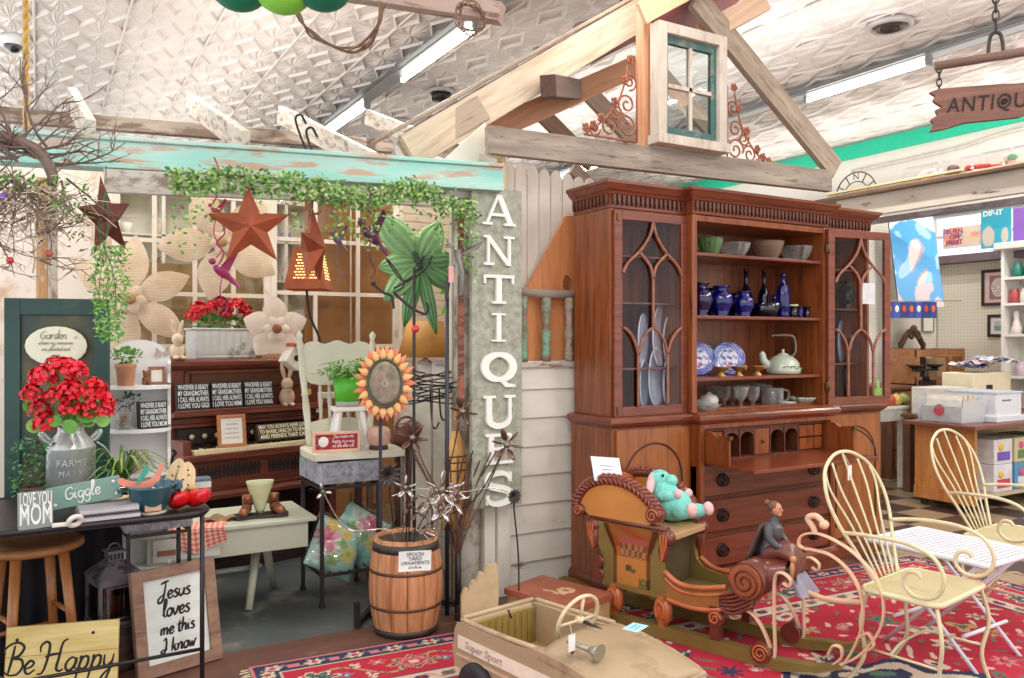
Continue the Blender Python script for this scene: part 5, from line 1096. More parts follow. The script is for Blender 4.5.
ribbon_bird(216,212,3.55,'C23A50','small red and white ribbon ornament under the ivy',.5); ribbon_bird(337,240,3.8,'6A5E70','small grey green hook ornament beside the narrow star',.6)
# green shutter panel with oval sign
pS=at(57,300,d=3.42); sh=thing('green_shutter','dark green panelled cupboard door standing behind the flower table','door',(pS.x,pS.y,0),-R(14))
gsh=worn('1E3A38','5A5236',.68,sc=4,stretch=(1,1,1.4),rough=.45,h1b='244B42',sharp=.08); w,h=.395,1.525
m=MB(); m.bx(-w/2,-w/2+.06,0,.04,0,h); m.bx(w/2-.06,w/2,0,.04,0,h); m.bx(-w/2+.06,w/2-.06,0,.04,h-.07,h); m.bx(-w/2+.06,w/2-.06,0,.04,0,.1); m.build('stile_frame',gsh,sh,bevel=.003)
m=MB(); m.bx(-w/2+.05,w/2-.05,.012,.03,.1,h-.06); m.build('panel',worn('2A3B30','6A5A34',.56,sc=3,rough=.45,h1b='33463A',sharp=.12),sh)
ov=thing('oval_sign','cream oval garden sign hanging on the green door','sign',on(sh,.0,-.012,1.325),-R(14)); m=MB(); m.ell((0,0,0),(.118,.008,.083),32,10); m.build('oval_board',plain('E0DCC4',rough=.6,var=.04),ov)
inkg=plain('5A5A48',rough=.7); hand('Garden',.018,.0011,inkg,ov,(-.008,-.0105,.03)); 
for k,s_ in enumerate(('where my memories','are planted and','never')): hand(s_,.0088,.0006,inkg,ov,(0,-.0105,.006-.026*k))
hand('is',.011,.0007,inkg,ov,(.075,-.0095,.03))
# ================================================================ CHAIR, STANDS, BARREL AND YARD ORNAMENTS
iron = plain('332F2E',rough=.5,metal=.4,var=.2); ironb = plain('3A3A44',rough=.4,metal=.4)
oldwhite = worn('D6D2BE','A89A80',.68,sc=6,stretch=(2,2,2),rough=.55,h1b='C9C6B2')
# galvanised plant stand
g0 = at(322,608,Z=0); st = thing('plant_stand','black iron plant stand with a corrugated galvanised tray under the cream chair','stand',(g0.x,g0.y,0)); SWd, SDp = .3, .34
for x,y in ((0,0),(SWd,0),(0,SDp),(SWd,SDp)):
    m=MB(); m.bx(x-.009,x+.009,y-.009,y+.009,0,.64); l=m.build('leg',iron,st); m=MB(); m.bx(x-.013,x+.013,y-.013,y+.013,0,.02); m.build('foot',blk,l)
for z in (.16,.6):
    m=MB()
    for a,b in (((0,0),(SWd,0)),((SWd,0),(SWd,SDp)),((SWd,SDp),(0,SDp)),((0,SDp),(0,0))): m.bar((a[0],a[1],z),(b[0],b[1],z),.014,.014)
    if z<.3:
        for k in range(1,6): m.bar((SWd*k/6,0,.165),(SWd*k/6,SDp,.165),.006,.006)
    m.build('shelf_rack' if z<.3 else 'top_rail',iron,st)
m=MB(); n=60
def ring_pts(z): 
    P=[]
    for k in range(n): P.append((-.01+(SWd+.02)*k/n, -.012-.005*(k%2), z))
    for k in range(n): P.append((SWd+.012+.005*(k%2), -.01+(SDp+.02)*k/n, z))
    for k in range(n): P.append((SWd+.01-(SWd+.02)*k/n, SDp+.012+.005*(k%2), z))
    for k in range(n): P.append((-.012-.005*(k%2), SDp+.01-(SDp+.02)*k/n, z))
    return P
a_,b_=ring_pts(.622),ring_pts(.73); N_=len(a_); m.add(a_+b_,[(i,(i+1)%N_,N_+(i+1)%N_,N_+i) for i in range(N_)]); m.bx(0,SWd,0,SDp,.622,.627); m.build('corrugated_tray',worn('A6A8B0','7E7C80',.55,sc=30,rough=.45,h1b='BABCC4',sharp=.1,metal=.2),st)
# cream kitchen chair standing on it
ch = thing('kitchen_chair','cream painted spindle back chair standing on the galvanised plant stand','chair',(g0.x+.185,g0.y+.17,.742),-.12); ch.scale=(1,1,1.05)
m=MB(); P=[(-.21,-.16),(-.17,-.21),(-.06,-.2),(.12,-.205),(.24,-.2),(.27,-.14),(.22,.2),(-.19,.2)]; m.prism([(p.x,p.y) for p in cr([(a,b,0) for a,b in P],5,closed=True)],0,.03); m.build('seat',oldwhite,ch,bevel=.008)
tp=[(.018,0),(.02,.05),(.016,.06),(.021,.07),(.016,.08),(.02,.2),(.016,.26),(.021,.27),(.016,.28),(.021,.4),(.016,.5),(.022,.52),(.012,.56),(.02,.585),(1e-5,.61)]
for q in (-1,1):
    m=MB(); o_=m.M; m.M=Matrix.Translation((q*.165,.16,.03))@Matrix.Rotation(q*.07,4,'Y')@Matrix.Rotation(-.18,4,'X'); m.lathe(tp,14); m.M=o_; m.build('back_post',oldwhite,ch)
m=MB(); cs=cr([(-.175,0,.34),(-.19,0,.45),(-.18,0,.53),(-.12,0,.55),(-.07,0,.535),(0,0,.555),(.07,0,.535),(.12,0,.55),(.18,0,.53),(.19,0,.45),(.175,0,.34),(.06,0,.315),(0,0,.325),(-.06,0,.315)],5,closed=True)
o_=m.M; m.M=Matrix.Translation((0,.165,.03))@Matrix.Rotation(-.18,4,'X'); m.xprism([(p.x,p.z) for p in cs],-.012,.012); m.M=o_; m.build('crest_rail',oldwhite,ch,bevel=.004)
m=MB(); o_=m.M; m.M=Matrix.Translation((0,.165,.03))@Matrix.Rotation(-.18,4,'X'); m.xprism([(-.17,.06),(-.17,.12),(-.06,.14),(.06,.14),(.17,.12),(.17,.06)],-.01,.01); m.M=o_; m.build('lower_slat',oldwhite,ch,bevel=.003)
for k in range(5):
    m=MB(); o_=m.M; m.M=Matrix.Translation((-.1+.05*k,.165,.03))@Matrix.Rotation(-.18,4,'X'); m.lathe([(.008,.12),(.009,.16),(.013,.24),(.008,.3),(.008,.34)],10); m.M=o_; m.build('spindle',oldwhite,ch)
# things on the chair
so=thing('mini_stool','little white step stool on the cream chair seat','stool',on(ch,.02,.02,.03),-.15); wp=plain('ECEAE4',rough=.45,var=.04)
m=MB(); m.bx(-.095,.095,-.07,.07,.2,.222); m.build('stool_top',wp,so,bevel=.005)
for x in (-1,1):
    for y in (-1,1): m=MB(); m.bar((x*.095,y*.07,0),(x*.06,y*.045,.2),.028,.022); m.build('leg',wp,so,bevel=.002)
m=MB(); m.bar((-.08,-.06,.07),(.08,-.06,.07),.016,.02); m.bar((-.08,.06,.07),(.08,.06,.07),.016,.02); m.build('rung',wp,so)
fp=thing('potted_fern','leafy plant in a bright green tin pot on the little white stool','plant',on(ch,.01,.02,.252)); m=MB(); m.lathe([(.062,.012),(.08,.16),(.076,.16),(.058,.02)],28); m.build('pot',plain('57B82E',rough=.4,var=.1),fp)
m=MB(); m.lathe([(.058,0),(.062,.0),(.064,.028),(.062,.03)],28); m.build('pot_base',plain('A9AD9E',rough=.5),fp); m=MB(); m.lathe([(.074,.145),(1e-5,.15)],20); m.build('soil',plain('3E2E22'),fp)
m=MB(); m2=MB()
for k in range(70):
    a=ru(0,2*pi); el=ru(.1,1.2); L_=ru(.08,.19); P=[V((0,0,.15)),V((cos(a)*L_*.5,sin(a)*L_*.5,.17+L_*.5*sin(el))),V((cos(a)*L_,sin(a)*L_,.15+L_*.55*sin(el)-.03*rnd()))]; m.tube(P,.0014,4)
    for j in range(7): q=P[1].lerp(P[2],j/6); (m2).leaf(q,(ru(-1,1),ru(-1,1),ru(-.4,.7)),ru(.018,.035),.014,.004)
m.build('stalks',leafg[1],fp); m2.build('leaves',leafg[1],fp)
rs=thing('rose_sign','red framed sign with a white rose and white script on the chair seat','sign',on(ch,-.075,-.12,.03),-.12); m=MB(); w,h=.245,.105; f=.014; cm=wood('D9A98C','EBC6AC')
m.bx(-w/2,-w/2+f,0,.022,0,h); m.bx(w/2-f,w/2,0,.022,0,h); m.bx(-w/2+f,w/2-f,0,.022,0,f); m.bx(-w/2+f,w/2-f,0,.022,h-f,h); m.build('frame_moulding',cm,rs,bevel=.002)
m=MB(); m.bx(-w/2+f,w/2-f,.008,.014,f,h-f); m.build('red_panel',plain('A5122A',rough=.5,var=.06),rs)
wpr=plain('F1EEE8',rough=.6); 
for k,s_ in enumerate(('You make me','happy in a way','no one else can')): hand(s_,.0098 if k else .0105,.0011,wpr,rs,(.035,.0065,.072-.024*k))
m=MB()
for k in range(9): a=2*pi*k/9; m.ell((-.067+.016*cos(a),.006,.054+.016*sin(a)),(.012,.004,.012),8,5)
m.ell((-.067,.004,.054),(.014,.005,.014),8,5); m.build('white_rose',wpr,rs); m=MB()
for a in (2.6,3.6,4.4,.5): m.leaf((-.067,.007,.054),(cos(a),0,sin(a)),.042,.018,.0,nrm=(0,-1,0))
m.build('rose_leaves',plain('7C7A66'),rs)
vz=thing('bud_vase','round pale pink stone vase on a dark foot on the chair seat','vase',on(ch,.15,-.1,.03)); m=MB(); m.lathe([(.04,.018),(.058,.035),(.066,.07),(.062,.1),(.045,.118),(.03,.122)],24); m.build('globe',plain('C9A08C',rough=.25,var=.2,sc=20,coat=.3),vz); m=MB(); m.lathe([(.05,0),(.05,.018),(.036,.02)],24); m.build('foot',plain('3A2A24',rough=.4),vz); m=MB(); m.tube(cr([(0,0,.12),(.01,0,.14),(-.012,0,.155),(.008,0,.17)],5),.006,6); m.build('stopper',iron,vz)
# sunflower mirror on a stake
sf=thing('sunflower_mirror','orange and yellow metal sunflower with an oval mirror on a tall stake','ornament',(at(394,636,Z=0)+V((.0,.17,0))),-.35); zc=at(383,383,d=3.85).z
pm_=[plain('E58E66',rough=.5,var=.2),plain('EDB877',rough=.5,var=.1),plain('DF7C5A',rough=.5,var=.15)]
sfo=V((.02,-.01,zc))
for lay in range(2):
    for k in range(17):
        a=2*pi*(k+.5*lay)/17; d=V((cos(a)*.8,0,sin(a)*1.12)); m=MB(); r0=.082; b=V((cos(a)*r0*.8,-.012*lay,sin(a)*r0*1.2)); m.leaf(sfo+b,d,.088-.014*lay,.036,-.1,nrm=(0,-1,0)); m.build('petal',pm_[(1 if lay else (0 if k%3 else 2))],sf,solid=.002)
m=MB(); m.grid(lambda u,v:(sfo.x+.078*v*cos(2*pi*u),-.024,sfo.z+.11*v*sin(2*pi*u)),36,5,cu=True); m.build('mirror',plain('8C7F6E',rough=.5,metal=.6,var=.3,sc=30),sf,solid=.006)
m=MB(); m.tube([(sfo.x+.08*cos(a),-.026,sfo.z+.113*sin(a)) for a in [2*pi*i/40 for i in range(40)]],.0055,6,closed=True); m.build('rim',plain('4E5A44',rough=.4,metal=.4),sf)
m=MB(); m.tube(cr([(0,.03,0),(0,.03,zc-.25),(.0,.02,zc-.12),(.0,.01,zc)],6),.008,8); m.build('stake',ironb,sf)
# iron floor stand with upturned feet, shepherd poles and hooks
f0, f1 = at(357,628,Z=0), at(460,633,Z=0)
ist=thing('hook_stand','black iron display stand around the barrel with hooked poles','stand',f0); ex=(f1-f0); m=MB(); dn=V((-ex.y,ex.x,0)).normalized()*.36
for p in (V((0,0,0)),ex): m.bar(p+V((0,0,.02)),p+dn+V((0,0,.02)),.024,.024); m.bar(p+V((0,0,0)),p+V((0,0,.125)),.026,.026)
m.bar(dn*.45+V((0,0,.02)),ex*.12+dn*.45+V((0,0,.02)),.024,.024); m.bar(ex*.88+dn*.45+V((0,0,.02)),ex+dn*.45+V((0,0,.02)),.024,.024); m.bar(dn+V((0,0,.02)),ex+dn+V((0,0,.02)),.024,.024); m.build('base_frame',iron,ist,bevel=.003)
def pole(px,ptop,name,mat,r,extra=()):
    base=ex*.5; b=at(px,560,d=3.98); L=b-f0; m=MB(); zt=at(px,ptop,d=3.98).z; m.tube([(L.x,L.y,0),(L.x,L.y,zt)],r,8); return m.build(name,mat,ist), V((L.x,L.y,zt))
p1,t1_=pole(414,268,'tall_pole',iron,.008); p2,t2_=pole(447,300,'shepherd_pole',ironb,.011)
m=MB(); m.tube(cr([t2_,t2_+V((.0,0,.05)),t2_+V((.02,-.01,.14)),t2_+V((.06,-.02,.17)),t2_+V((.09,-.03,.13))],6),.011,8); m.build('shepherd_crook',ironb,ist)
rgt=V((_c,-_s,0))
def hook(pts,r=.006,mat=iron,nm='arm_hook'):
    m=MB(); m.tube(cr([t1_+rgt*a+V((0,0,b)) for a,b in pts],6),r,6); return m.build(nm,mat,ist)
hook([(0,-.02),(.05,-.1),(.09,-.17),(.14,-.2),(.155,-.16),(.13,-.13)][:0] or [(-.1,-.12),(-.02,-.19),(.05,-.225),(.07,-.2),(.06,-.17)],.007)
hook([(-.14,.05),(-.06,-.06),(0,-.03)],.004); hook([(-.13,.045),(-.05,-.075),(-.1,-.12)],.004); hook([(.09,.06),(.04,-.02),(-.1,-.1)],.005); hook([(0,-.02),(.03,.01),(.05,.06),(.02,.02)],.005); hook([(-.2,-.08),(-.15,-.12),(-.11,-.14),(-.1,-.2)],.007)
m=MB(); m.ell(t1_+rgt*(-.2)+V((0,0,-.075)),.013,10,7); m.build('ball_end',iron,ist); m=MB(); m.ell(t1_+V((0,-.015,-.3)),.02,12,8); m.build('red_bead',plain('C8243A',rough=.2,coat=.6),ist)
# metal dragonfly perched on the crook
c_=at(458,256,d=3.95); t=thing('metal_dragonfly','grey twisted metal dragonfly perched over the shepherd crook','ornament',c_,-.5); gm=plain('7E7672',rough=.4,metal=.6,var=.2)
m=MB(); m.tube(cr([(0,0,.03),(.005,0,-.02),(.02,-.01,-.1),(.015,0,-.2)],6),lambda q:.02-.006*q,8); m.build('body',gm,t)
for P in ([(0,0,.0),(.06,-.02,.04),(.13,-.03,.075),(.1,-.02,.03)],[(0,0,.01),(-.03,0,.05),(-.07,0,.1),(-.05,0,.05)],[(0,-.01,-.02),(-.02,-.02,-.07),(.01,-.02,-.1),(.01,-.02,-.05)]):
    m=MB(); m.add(P,[(0,1,2,3)]); m.build('wing',gm,t,solid=.004)
m=MB(); m.bx(-.045,-.02,-.012,-.01,-.13,-.05); m.build('price_sticker',plain('E3A6A0'),t)
# green metal pinwheel flower on the slatted wall and lime butterfly
gf=thing('pinwheel_flower','large green painted metal leaf pinwheel hung on the slatted wall','ornament',at(419,262,d=4.6),-.3); gpm=[plain('9CCB8E',rough=.45,var=.12),plain('6FA06A',rough=.45,var=.15)]
for k,(a,L_,w_) in enumerate(((2.3,.36,.17),(1.1,.25,.16),(3.3,.23,.14),(.1,.2,.13),(-.6,.28,.13),(-2.3,.3,.13),(-1.8,.38,.09),(-1.35,.42,.08))):
    m=MB(); dx_,dz_=cos(a),sin(a); m.grid(lambda u,v:(lambda q,s_:(dx_*q-dz_*s_,-.02-.05*sin(pi*u)*(1-(2*v-1)**2)-.03*u*(k%2)+.012*sin(v*26),dz_*q+dx_*s_))(L_*u,w_*(sin(pi*(u*.95+.04))**.8)*(v-.5)),12,17); m.build('blade',gpm[0 if k in(0,1,2,5) else 1],gf,solid=.003)
m=MB(); m.ell((-.02,-.1,.0),(.02,.015,.06),12,8,Matrix.Rotation(-.4,4,'Y')); m.build('hub',plain('35483A',rough=.4),gf)
t=thing('lime_butterfly','lime green metal butterfly on the slatted wall beside the post','ornament',at(450,308,d=4.75),-.3); lm=plain('8CDD2E',rough=.4,var=.1)
for z,s_ in ((.09,1),(-.03,.9),(-.1,.6)): m=MB(); m.add([(0,0,z),(.05*s_,-.01,z+.06*s_),(-.03*s_,-.01,z+.08*s_),(-.06*s_,0,z-.01)],[(0,1,2,3)]); m.build('wing',lm,t,solid=.004)
# lamp on a white pedestal
ped=at(425,470,d=4.75); t=thing('white_pedestal','white painted pedestal cabinet by the slatted wall','cabinet',(ped.x,ped.y,0),-.15); m=MB(); m.bx(-.1,.15,-.05,.17,0,1.1); m.build('body',plain('E0DCCF',rough=.5),t,bevel=.004); m=MB(); m.bx(-.075,.125,-.058,-.05,.2,1.0); m.build('door',plain('E6E2D6',rough=.5),t,bevel=.003)
t=thing('table_lamp','ceramic table lamp with an ochre shade by the slatted wall','lamp',on(t,.02,.06,1.1)); m=MB(); m.lathe([(.06,0),(.065,.015),(.03,.03),(.05,.07),(.055,.1),(.03,.13),(.012,.14),(.012,.17)],20); m.build('base',plain('DCD6CC',rough=.3),t); m=MB(); m.lathe([(.165,.15),(.105,.36)],32); m.build('lamp_shade',plain('C0863E',rough=.6,var=.08),t,solid=.003)
t=thing('booklet','white printed booklet standing by the lamp','booklet',ped+V((.1,-.02,1.1-ped.z)),-.3); m=MB(); m.bx(-.06,.06,0,.006,0,.13); m.build('cover',plain('ECE9E2'),t); o=text('WINDY',.022,plain('8A8680'),t,(0,-.001,.1))
# wire spring cluster hanging on hooks
c_=at(432,388,d=4.2); t=thing('wire_cluster','tangled dark wire bed spring rack on a stake','rack',(c_.x,c_.y,0)); z0=c_.z
for k in range(9): m=MB(); r_=ru(.06,.15); m.tube([V((r_*cos(a+k),.5*r_*sin(a+k),z0-.07+.018*k+.012*sin(2*a))) for a in [i*.3 for i in range(19)]],.004,5); m.build('wire_coil',iron,t)
for x,dz in ((.02,-.18),(.07,-.14)): m=MB(); m.tube(cr([(x-.03,0,z0),(x-.02,0,z0+dz),(x,0,z0+dz-.03),(x+.02,0,z0+dz)],6),.005,6); m.build('hook',iron,t)
m=MB(); m.tube([(0,0,0),(0,0,z0+.05)],.006,6); m.build('stake',plain('7A6C60',rough=.6),t)
# porch post, rusty strap, broom, bag, crates
p=at(463,600,Z=0); pst=thing('porch_post','peeling turned porch post behind the tall ANTIQUES sign','post',(p.x+.03,p.y+.05,0)); m=MB(); pw=worn('C9C3B8','7E6A5C',.52,sc=7,stretch=(1,1,.8),h1b='B5AC9E',sharp=.06); m.lathe([(.075,0),(.085,.02),(.085,.3),(.09,.5),(.075,.62),(.062,.66),(.07,.7),(.058,.74),(.055,1.2),(.05,1.7),(.06,1.74),(.05,1.78),(.05,2.05)],20); m.build('shaft',pw,pst)
p=at(461,410,d=4.02); m=MB(); m.bar((p.x,p.y,p.z),(p.x+.0,p.y,2.02),.03,.01,up=(0,1,0)); solo(m,'rusty_strap',worn('8A4E38','5A3A34',.5,sc=12,stretch=(1,1,3),h1b='A86A50'),'long rusty iron strap hanging beside the tall sign','strap')
m=MB(); p=at(455,190,d=4.3); m.bx(p.x-.02,p.x+.02,p.y,p.y+.03,.0,2.1); solo(m,'door_jamb',oldwhite,'old white upright jamb behind the shepherd pole','post')
p=at(456,548,d=4.15); br=thing('straw_broom','straw broom standing bristles down beside the post','broom',(p.x,p.y,at(456,505,d=4.15).z-.12)); straw=wood('C98F4C','E0B070',ax='Z',rough=.7,sc=2)
m=MB(); m.lathe([(.085,0),(.08,.12),(.07,.3),(.05,.4),(.03,.47),(.018,.5)],20,sy=.45); m.build('bristles',straw,br); 
for z,r_ in ((.3,.071),(.34,.063),(.37,.058)): m=MB(); m.tube([(r_*cos(a),.46*r_*sin(a),z) for a in [2*pi*i/20 for i in range(20)]],.004,5,closed=True); m.build('stitching',plain('5A3E28'),br)
m=MB(); m.tube([(0,0,.48),(.01,.02,.62)],.013,8); m.build('handle',wood('A97C50','C79A6C',ax='Z'),br)
m=MB(); m.bx(-.014,.014,.0,.028,-br.location.z,.02); m.build('support_peg',wood('6A5040','8A6A54',ax='Z'),br)
p=at(404,436,d=4.55); t=thing('leather_bag','slouching brown leather bag behind the sunflower mirror','bag',(p.x,p.y,p.z-.07)); lth=plain('6E4430',rough=.4,var=.25,sc=8); m=MB(); m.ell((0,0,.07),(.09,.06,.075)); m.ell((.04,-.02,.11),(.06,.05,.05)); m.build('body',lth,t); m=MB(); m.tube(arc((0,-.03,.12),.06,0,pi,12),.007,6); m.build('strap',lth,t)
p=at(404,560,d=4.75); t=thing('side_table','dark side table carrying the leather bag behind the iron poles','table',(p.x-.12,p.y,0)); m=MB(); m.bx(-.14,.14,-.1,.12,.72,.75); m.build('table_top',wood('5A4030','7A5840'),t)
for x in (-.12,.12):
    for y in (-.08,.1): m=MB(); m.bx(x-.015,x+.015,y-.015,y+.015,0,.72); m.build('leg',wood('5A4030','7A5840',ax='Z'),t)
crw=wood('9A7250','C09A70'); cd=wood('7E5C42','A88260')
for k,(px,py,d,w,h,lb) in enumerate(((372,560,4.7,.2,.42,'tall rough wooden crate standing behind the plastic bags'),(398,545,4.5,.22,.3,'short wooden crate directly behind the barrel'))):
    p=at(px,600,d=d); t=thing('wooden_crate',lb,'crate',(p.x,p.y,0),.2)
    for j in range(4 if k==0 else 3):
        m=MB(); z=j*.1; m.bx(-w/2,w/2,-.1,-.09,z,z+.085); m.bx(-w/2,w/2,.09,.1,z,z+.085); m.bx(-w/2,-w/2+.01,-.1,.1,z,z+.085); m.bx(w/2-.01,w/2,-.1,.1,z,z+.085); m.build('slat_course',crw if (j+k)%2 else cd,t)
    m=MB(); m.bx(-w/2+.01,-w/2+.03,-.09,-.07,0,h); m.bx(w/2-.03,w/2-.01,-.09,-.07,0,h); m.build('corner_batten',crw,t)
# cushions in plastic bags on the stand's lower shelf
def flower_print(u,v):
    base=(.42,.66,.56); c_=list(base)
    for x,y,r,cc in ((.22,.55,.2,(.72,.12,.2)),(.3,.42,.12,(.82,.3,.36)),(.55,.75,.12,(.85,.62,.15)),(.7,.4,.16,(.75,.65,.2)),(.25,.85,.13,(.85,.6,.12)),(.45,.25,.13,(.3,.42,.14)),(.5,.55,.1,(.35,.5,.2)),(.85,.7,.12,(.3,.62,.55)),(.15,.25,.12,(.6,.62,.5))):
        d=sqrt((u-x)**2+(v-y)**2)*(1+.25*sin(9*atan2(v-y,u-x)))
        if d<r: c_=[q*(.75 if d<r*.35 else 1) for q in cc]
    return (*c_,1)
wrapm=glass('F2F6F6',thin=True,alpha=.1)
def cushion(loc,rot,w,label,flip=False):
    t=thing('bagged_cushion',label,'cushion',loc); t.rotation_euler=rot; n=22
    def sf_(s_): return lambda u,v:((u-.5)*w*(1-.12*(1-abs(2*v-1)**2)*0),s_*.075*((1-abs(2*u-1)**2.4)*(1-abs(2*v-1)**2.4))**.6,(v-.5)*w)
    m=MB(); m.grid(sf_(-1),n,n); m.grid(sf_(1),n,n); o=m.build('cushion_body',vcol(.7),t); paint(o,lambda i:flower_print(((i%(n*n))//n)/(n-1),((i%(n*n))%n)/(n-1)) if not flip else flower_print(1-((i%(n*n))%n)/(n-1),((i%(n*n))//n)/(n-1)))
    m=MB(); m.grid(lambda u,v:((u-.5)*w*1.12,-.09*((1-abs(2*u-1)**2)*(1-abs(2*v-1)**2))**.5-.008*sin(u*23+v*7)-.006*sin(v*31),(v-.5)*w*1.14),24,24); m.build('plastic_bag',wrapm,t)
cushion(V((g0.x+.1,g0.y+.1,.27)),(-.35,.5,.0),.27,'floral cushion in a plastic bag showing a red rose, on the stand shelf'); cushion(V((g0.x+.25,g0.y+.16,.3)),(-.3,.6,-.2),.27,'turquoise floral cushion in a plastic bag behind the rose cushion',True)
m=MB(); foliage(m,(0,0,.02),(.1,.08,.04),60,.05,.012); p=V((g0.x+.1,g0.y+.22,.57)); t=solo(m,'greenery_bunch',leafg[3],'dark green spray tucked under the galvanised tray','plant',p)
# nail keg with spoon flowers
bk=thing('nail_keg','small wooden nail keg with a handwritten card, holding spoon flowers','barrel',at(407,640,Z=0)+V((.05,.13,0))); ks=wood('9C6440','BE8258',ax='Z',rough=.6,h3='CF9A70'); KH=.44
kr=lambda z:.138+.028*sin(pi*min(1,max(0,z/KH)))
for k in range(13):
    a0=2*pi*k/13+.006; a1=2*pi*(k+1)/13-.006; m=MB()
    m.grid(lambda u,v:((lambda a,z:((kr(z))*cos(a),(kr(z))*sin(a),z))(a0+(a1-a0)*u,KH*v)),5,14); m.build('stave',ks,bk,solid=.012)
m=MB(); m.lathe([(.128,.02),(1e-5,.02)],24); m.build('keg_bottom',ks,bk)
for z,h in ((.005,.03),(.13,.012),(.29,.012),(.385,.035)): m=MB(); m.lathe([(kr(z)+.007,z),(kr(z+h)+.007,z+h)],40); m.build('hoop',plain('4A423E' if h>.02 else '6A4A38',rough=.5,metal=.4),bk,solid=.003)
ca=atan2(-.95,-.15); t=MB(); cdn=V((cos(ca),sin(ca),0)); m=MB(); m.bx(-.075,.075,-.001,.001,-.045,.045); cdo=m.build('card',plain('E6E8E4',rough=.7),bk); cdo.location=cdn*(kr(.37)+.014)+V((0,0,.36)); cdo.rotation_euler=(-.05,.04,ca+pi/2)
for k,(s_,sz) in enumerate((('SPOON',.024),('YARD',.024),('ORNAMENTS',.022),('$16.95 ea',.015))): o=text(s_,sz,plain('5A5A66'),cdo,(0,-.002,.029-.019*k),shear=.1); o.name='handwriting'
sil=plain('C8C2BE',rough=.25,metal=.8,var=.2,sc=30); bz=plain('6E5248',rough=.35,metal=.7,var=.3)
kO=bk.location
def spoonflower(px,py,d,label,mat,pet=5,r=.06,x0=0):
    c_=at(px,py,d=d); b=V((kO.x+ru(-.03,.03),kO.y+ru(-.03,.03),.06)); t=thing('spoon_flower',label,'ornament',b); L=c_-b; hd=V((L.x,L.y,0)); hd=hd.normalized()*min(.1,hd.length); m=MB(); m.tube(cr([(0,0,0),hd*.3+V((0,0,.22)),hd*.8+V((0,0,.41)),hd+(L-hd)*.62+V((0,0,.06)),L],6),.003,5); m.build('stem',iron if mat is bz else mat,t)
    ax=V((ru(-.35,.15),-1,ru(.05,.4))).normalized(); x=ax.orthogonal().normalized()
    for k in range(pet): q=x.copy(); q.rotate(Matrix.Rotation(2*pi*k/pet,3,ax)); m=MB(); M_=(q*.85+ax*.35).normalized(); m.ell(L+M_*r*.75,(r*.46,r*.27,.006),12,8,M_.to_track_quat('X','Z').to_matrix().to_4x4()); m.build('spoon_petal',mat,t)
    m=MB(); m.ell(L+ax*.01,r*.24,10,7); m.build('flower_eye',plain('8A7A6C',rough=.3,metal=.8),t)
for px,py,d,mt,lb,n,r in ((323,492,3.55,sil,'small silver spoon flower bent far to the left of the keg',3,.035),(412,438,3.6,bz,'dark bronze spoon flower in front of the white pedestal',6,.065),(461,412,3.65,bz,'dark bronze spoon flower beside the broom top',6,.065),(506,445,3.5,bz,'dark bronze spoon flower over the E of the tall sign',6,.065),(405,488,3.55,sil,'silver spoon flower nearest the sunflower stake',5,.05),(441,490,3.5,sil,'big bright silver spoon flower above the keg',5,.075),(430,500,3.6,sil,'silver spoon flower left of the big bright one',5,.065),(453,500,3.55,sil,'silver spoon flower right of the big bright one',5,.065),(440,508,3.5,sil,'silver spoon flower lowest in the bright cluster',5,.06),(456,490,3.6,sil,'silver spoon flower at the top right of the bright cluster',4,.045),(416,512,3.5,bz,'small bronze spoon flower low over the keg rim',4,.045),(409,505,3.6,bz,'bronze spoon flower seen edge on over the keg',4,.045)): spoonflower(px,py,d,lb,mt,n,r)
p=at(594-0,560,d=3.9) if False else at(458,570,d=4.0); tv=thing('iron_reeds','spray of thin rusty iron reeds standing behind the keg','ornament',(p.x,p.y,0)); m=MB(); m.tube([(0,0,0),(0,0,.3)],.016,8); m.build('socket',iron,tv)
for k in range(16): m=MB(); a=ru(-1.0,1.1); m.tube(cr([(0,0,.26),(.03*a,ru(-.03,.03),.4),(.11*a,ru(-.06,.05),.55),(.24*a,ru(-.08,.06),.72+.1*rnd())],5),.0042,5); m.build('reed',plain('6E5246',rough=.6,metal=.4),tv)
t=thing('wire_arc','long thin silver wire arching over the keg','ornament',at(395,490,d=3.7)); o0=t.location.copy(); m=MB(); m.tube(cr([at(x,y,d=3.7)-o0 for x,y in ((392,496),(420,489),(460,492),(490,488),(508,492))],6),.0025,5); m.build('wire',sil,t)
for px,py,d,lb in ((388,475,3.9,'dark metal dahlia half hidden behind the sunflower stake'),(513,496,3.7,'small dark thistle at the foot of the tall sign')):
    t=thing('metal_dahlia',lb,'ornament',at(px,py,d=d))
    for k in range(12): m=MB(); a=2*pi*k/12; m.leaf((0,0,0),(cos(a),-.4,sin(a)),.075 if px<400 else .04,.025,0,nrm=(0,-1,0)); m.build('petal',plain('4E4644',rough=.4,metal=.5),t,solid=.002)
    m=MB(); zz=at(px,py,d=d).z; m.tube(cr([(0,0,0),(.01,0,-.1),(.03,.0,-.3),(.03,0,-zz)],5),.004,5); m.build('stem',iron,t)
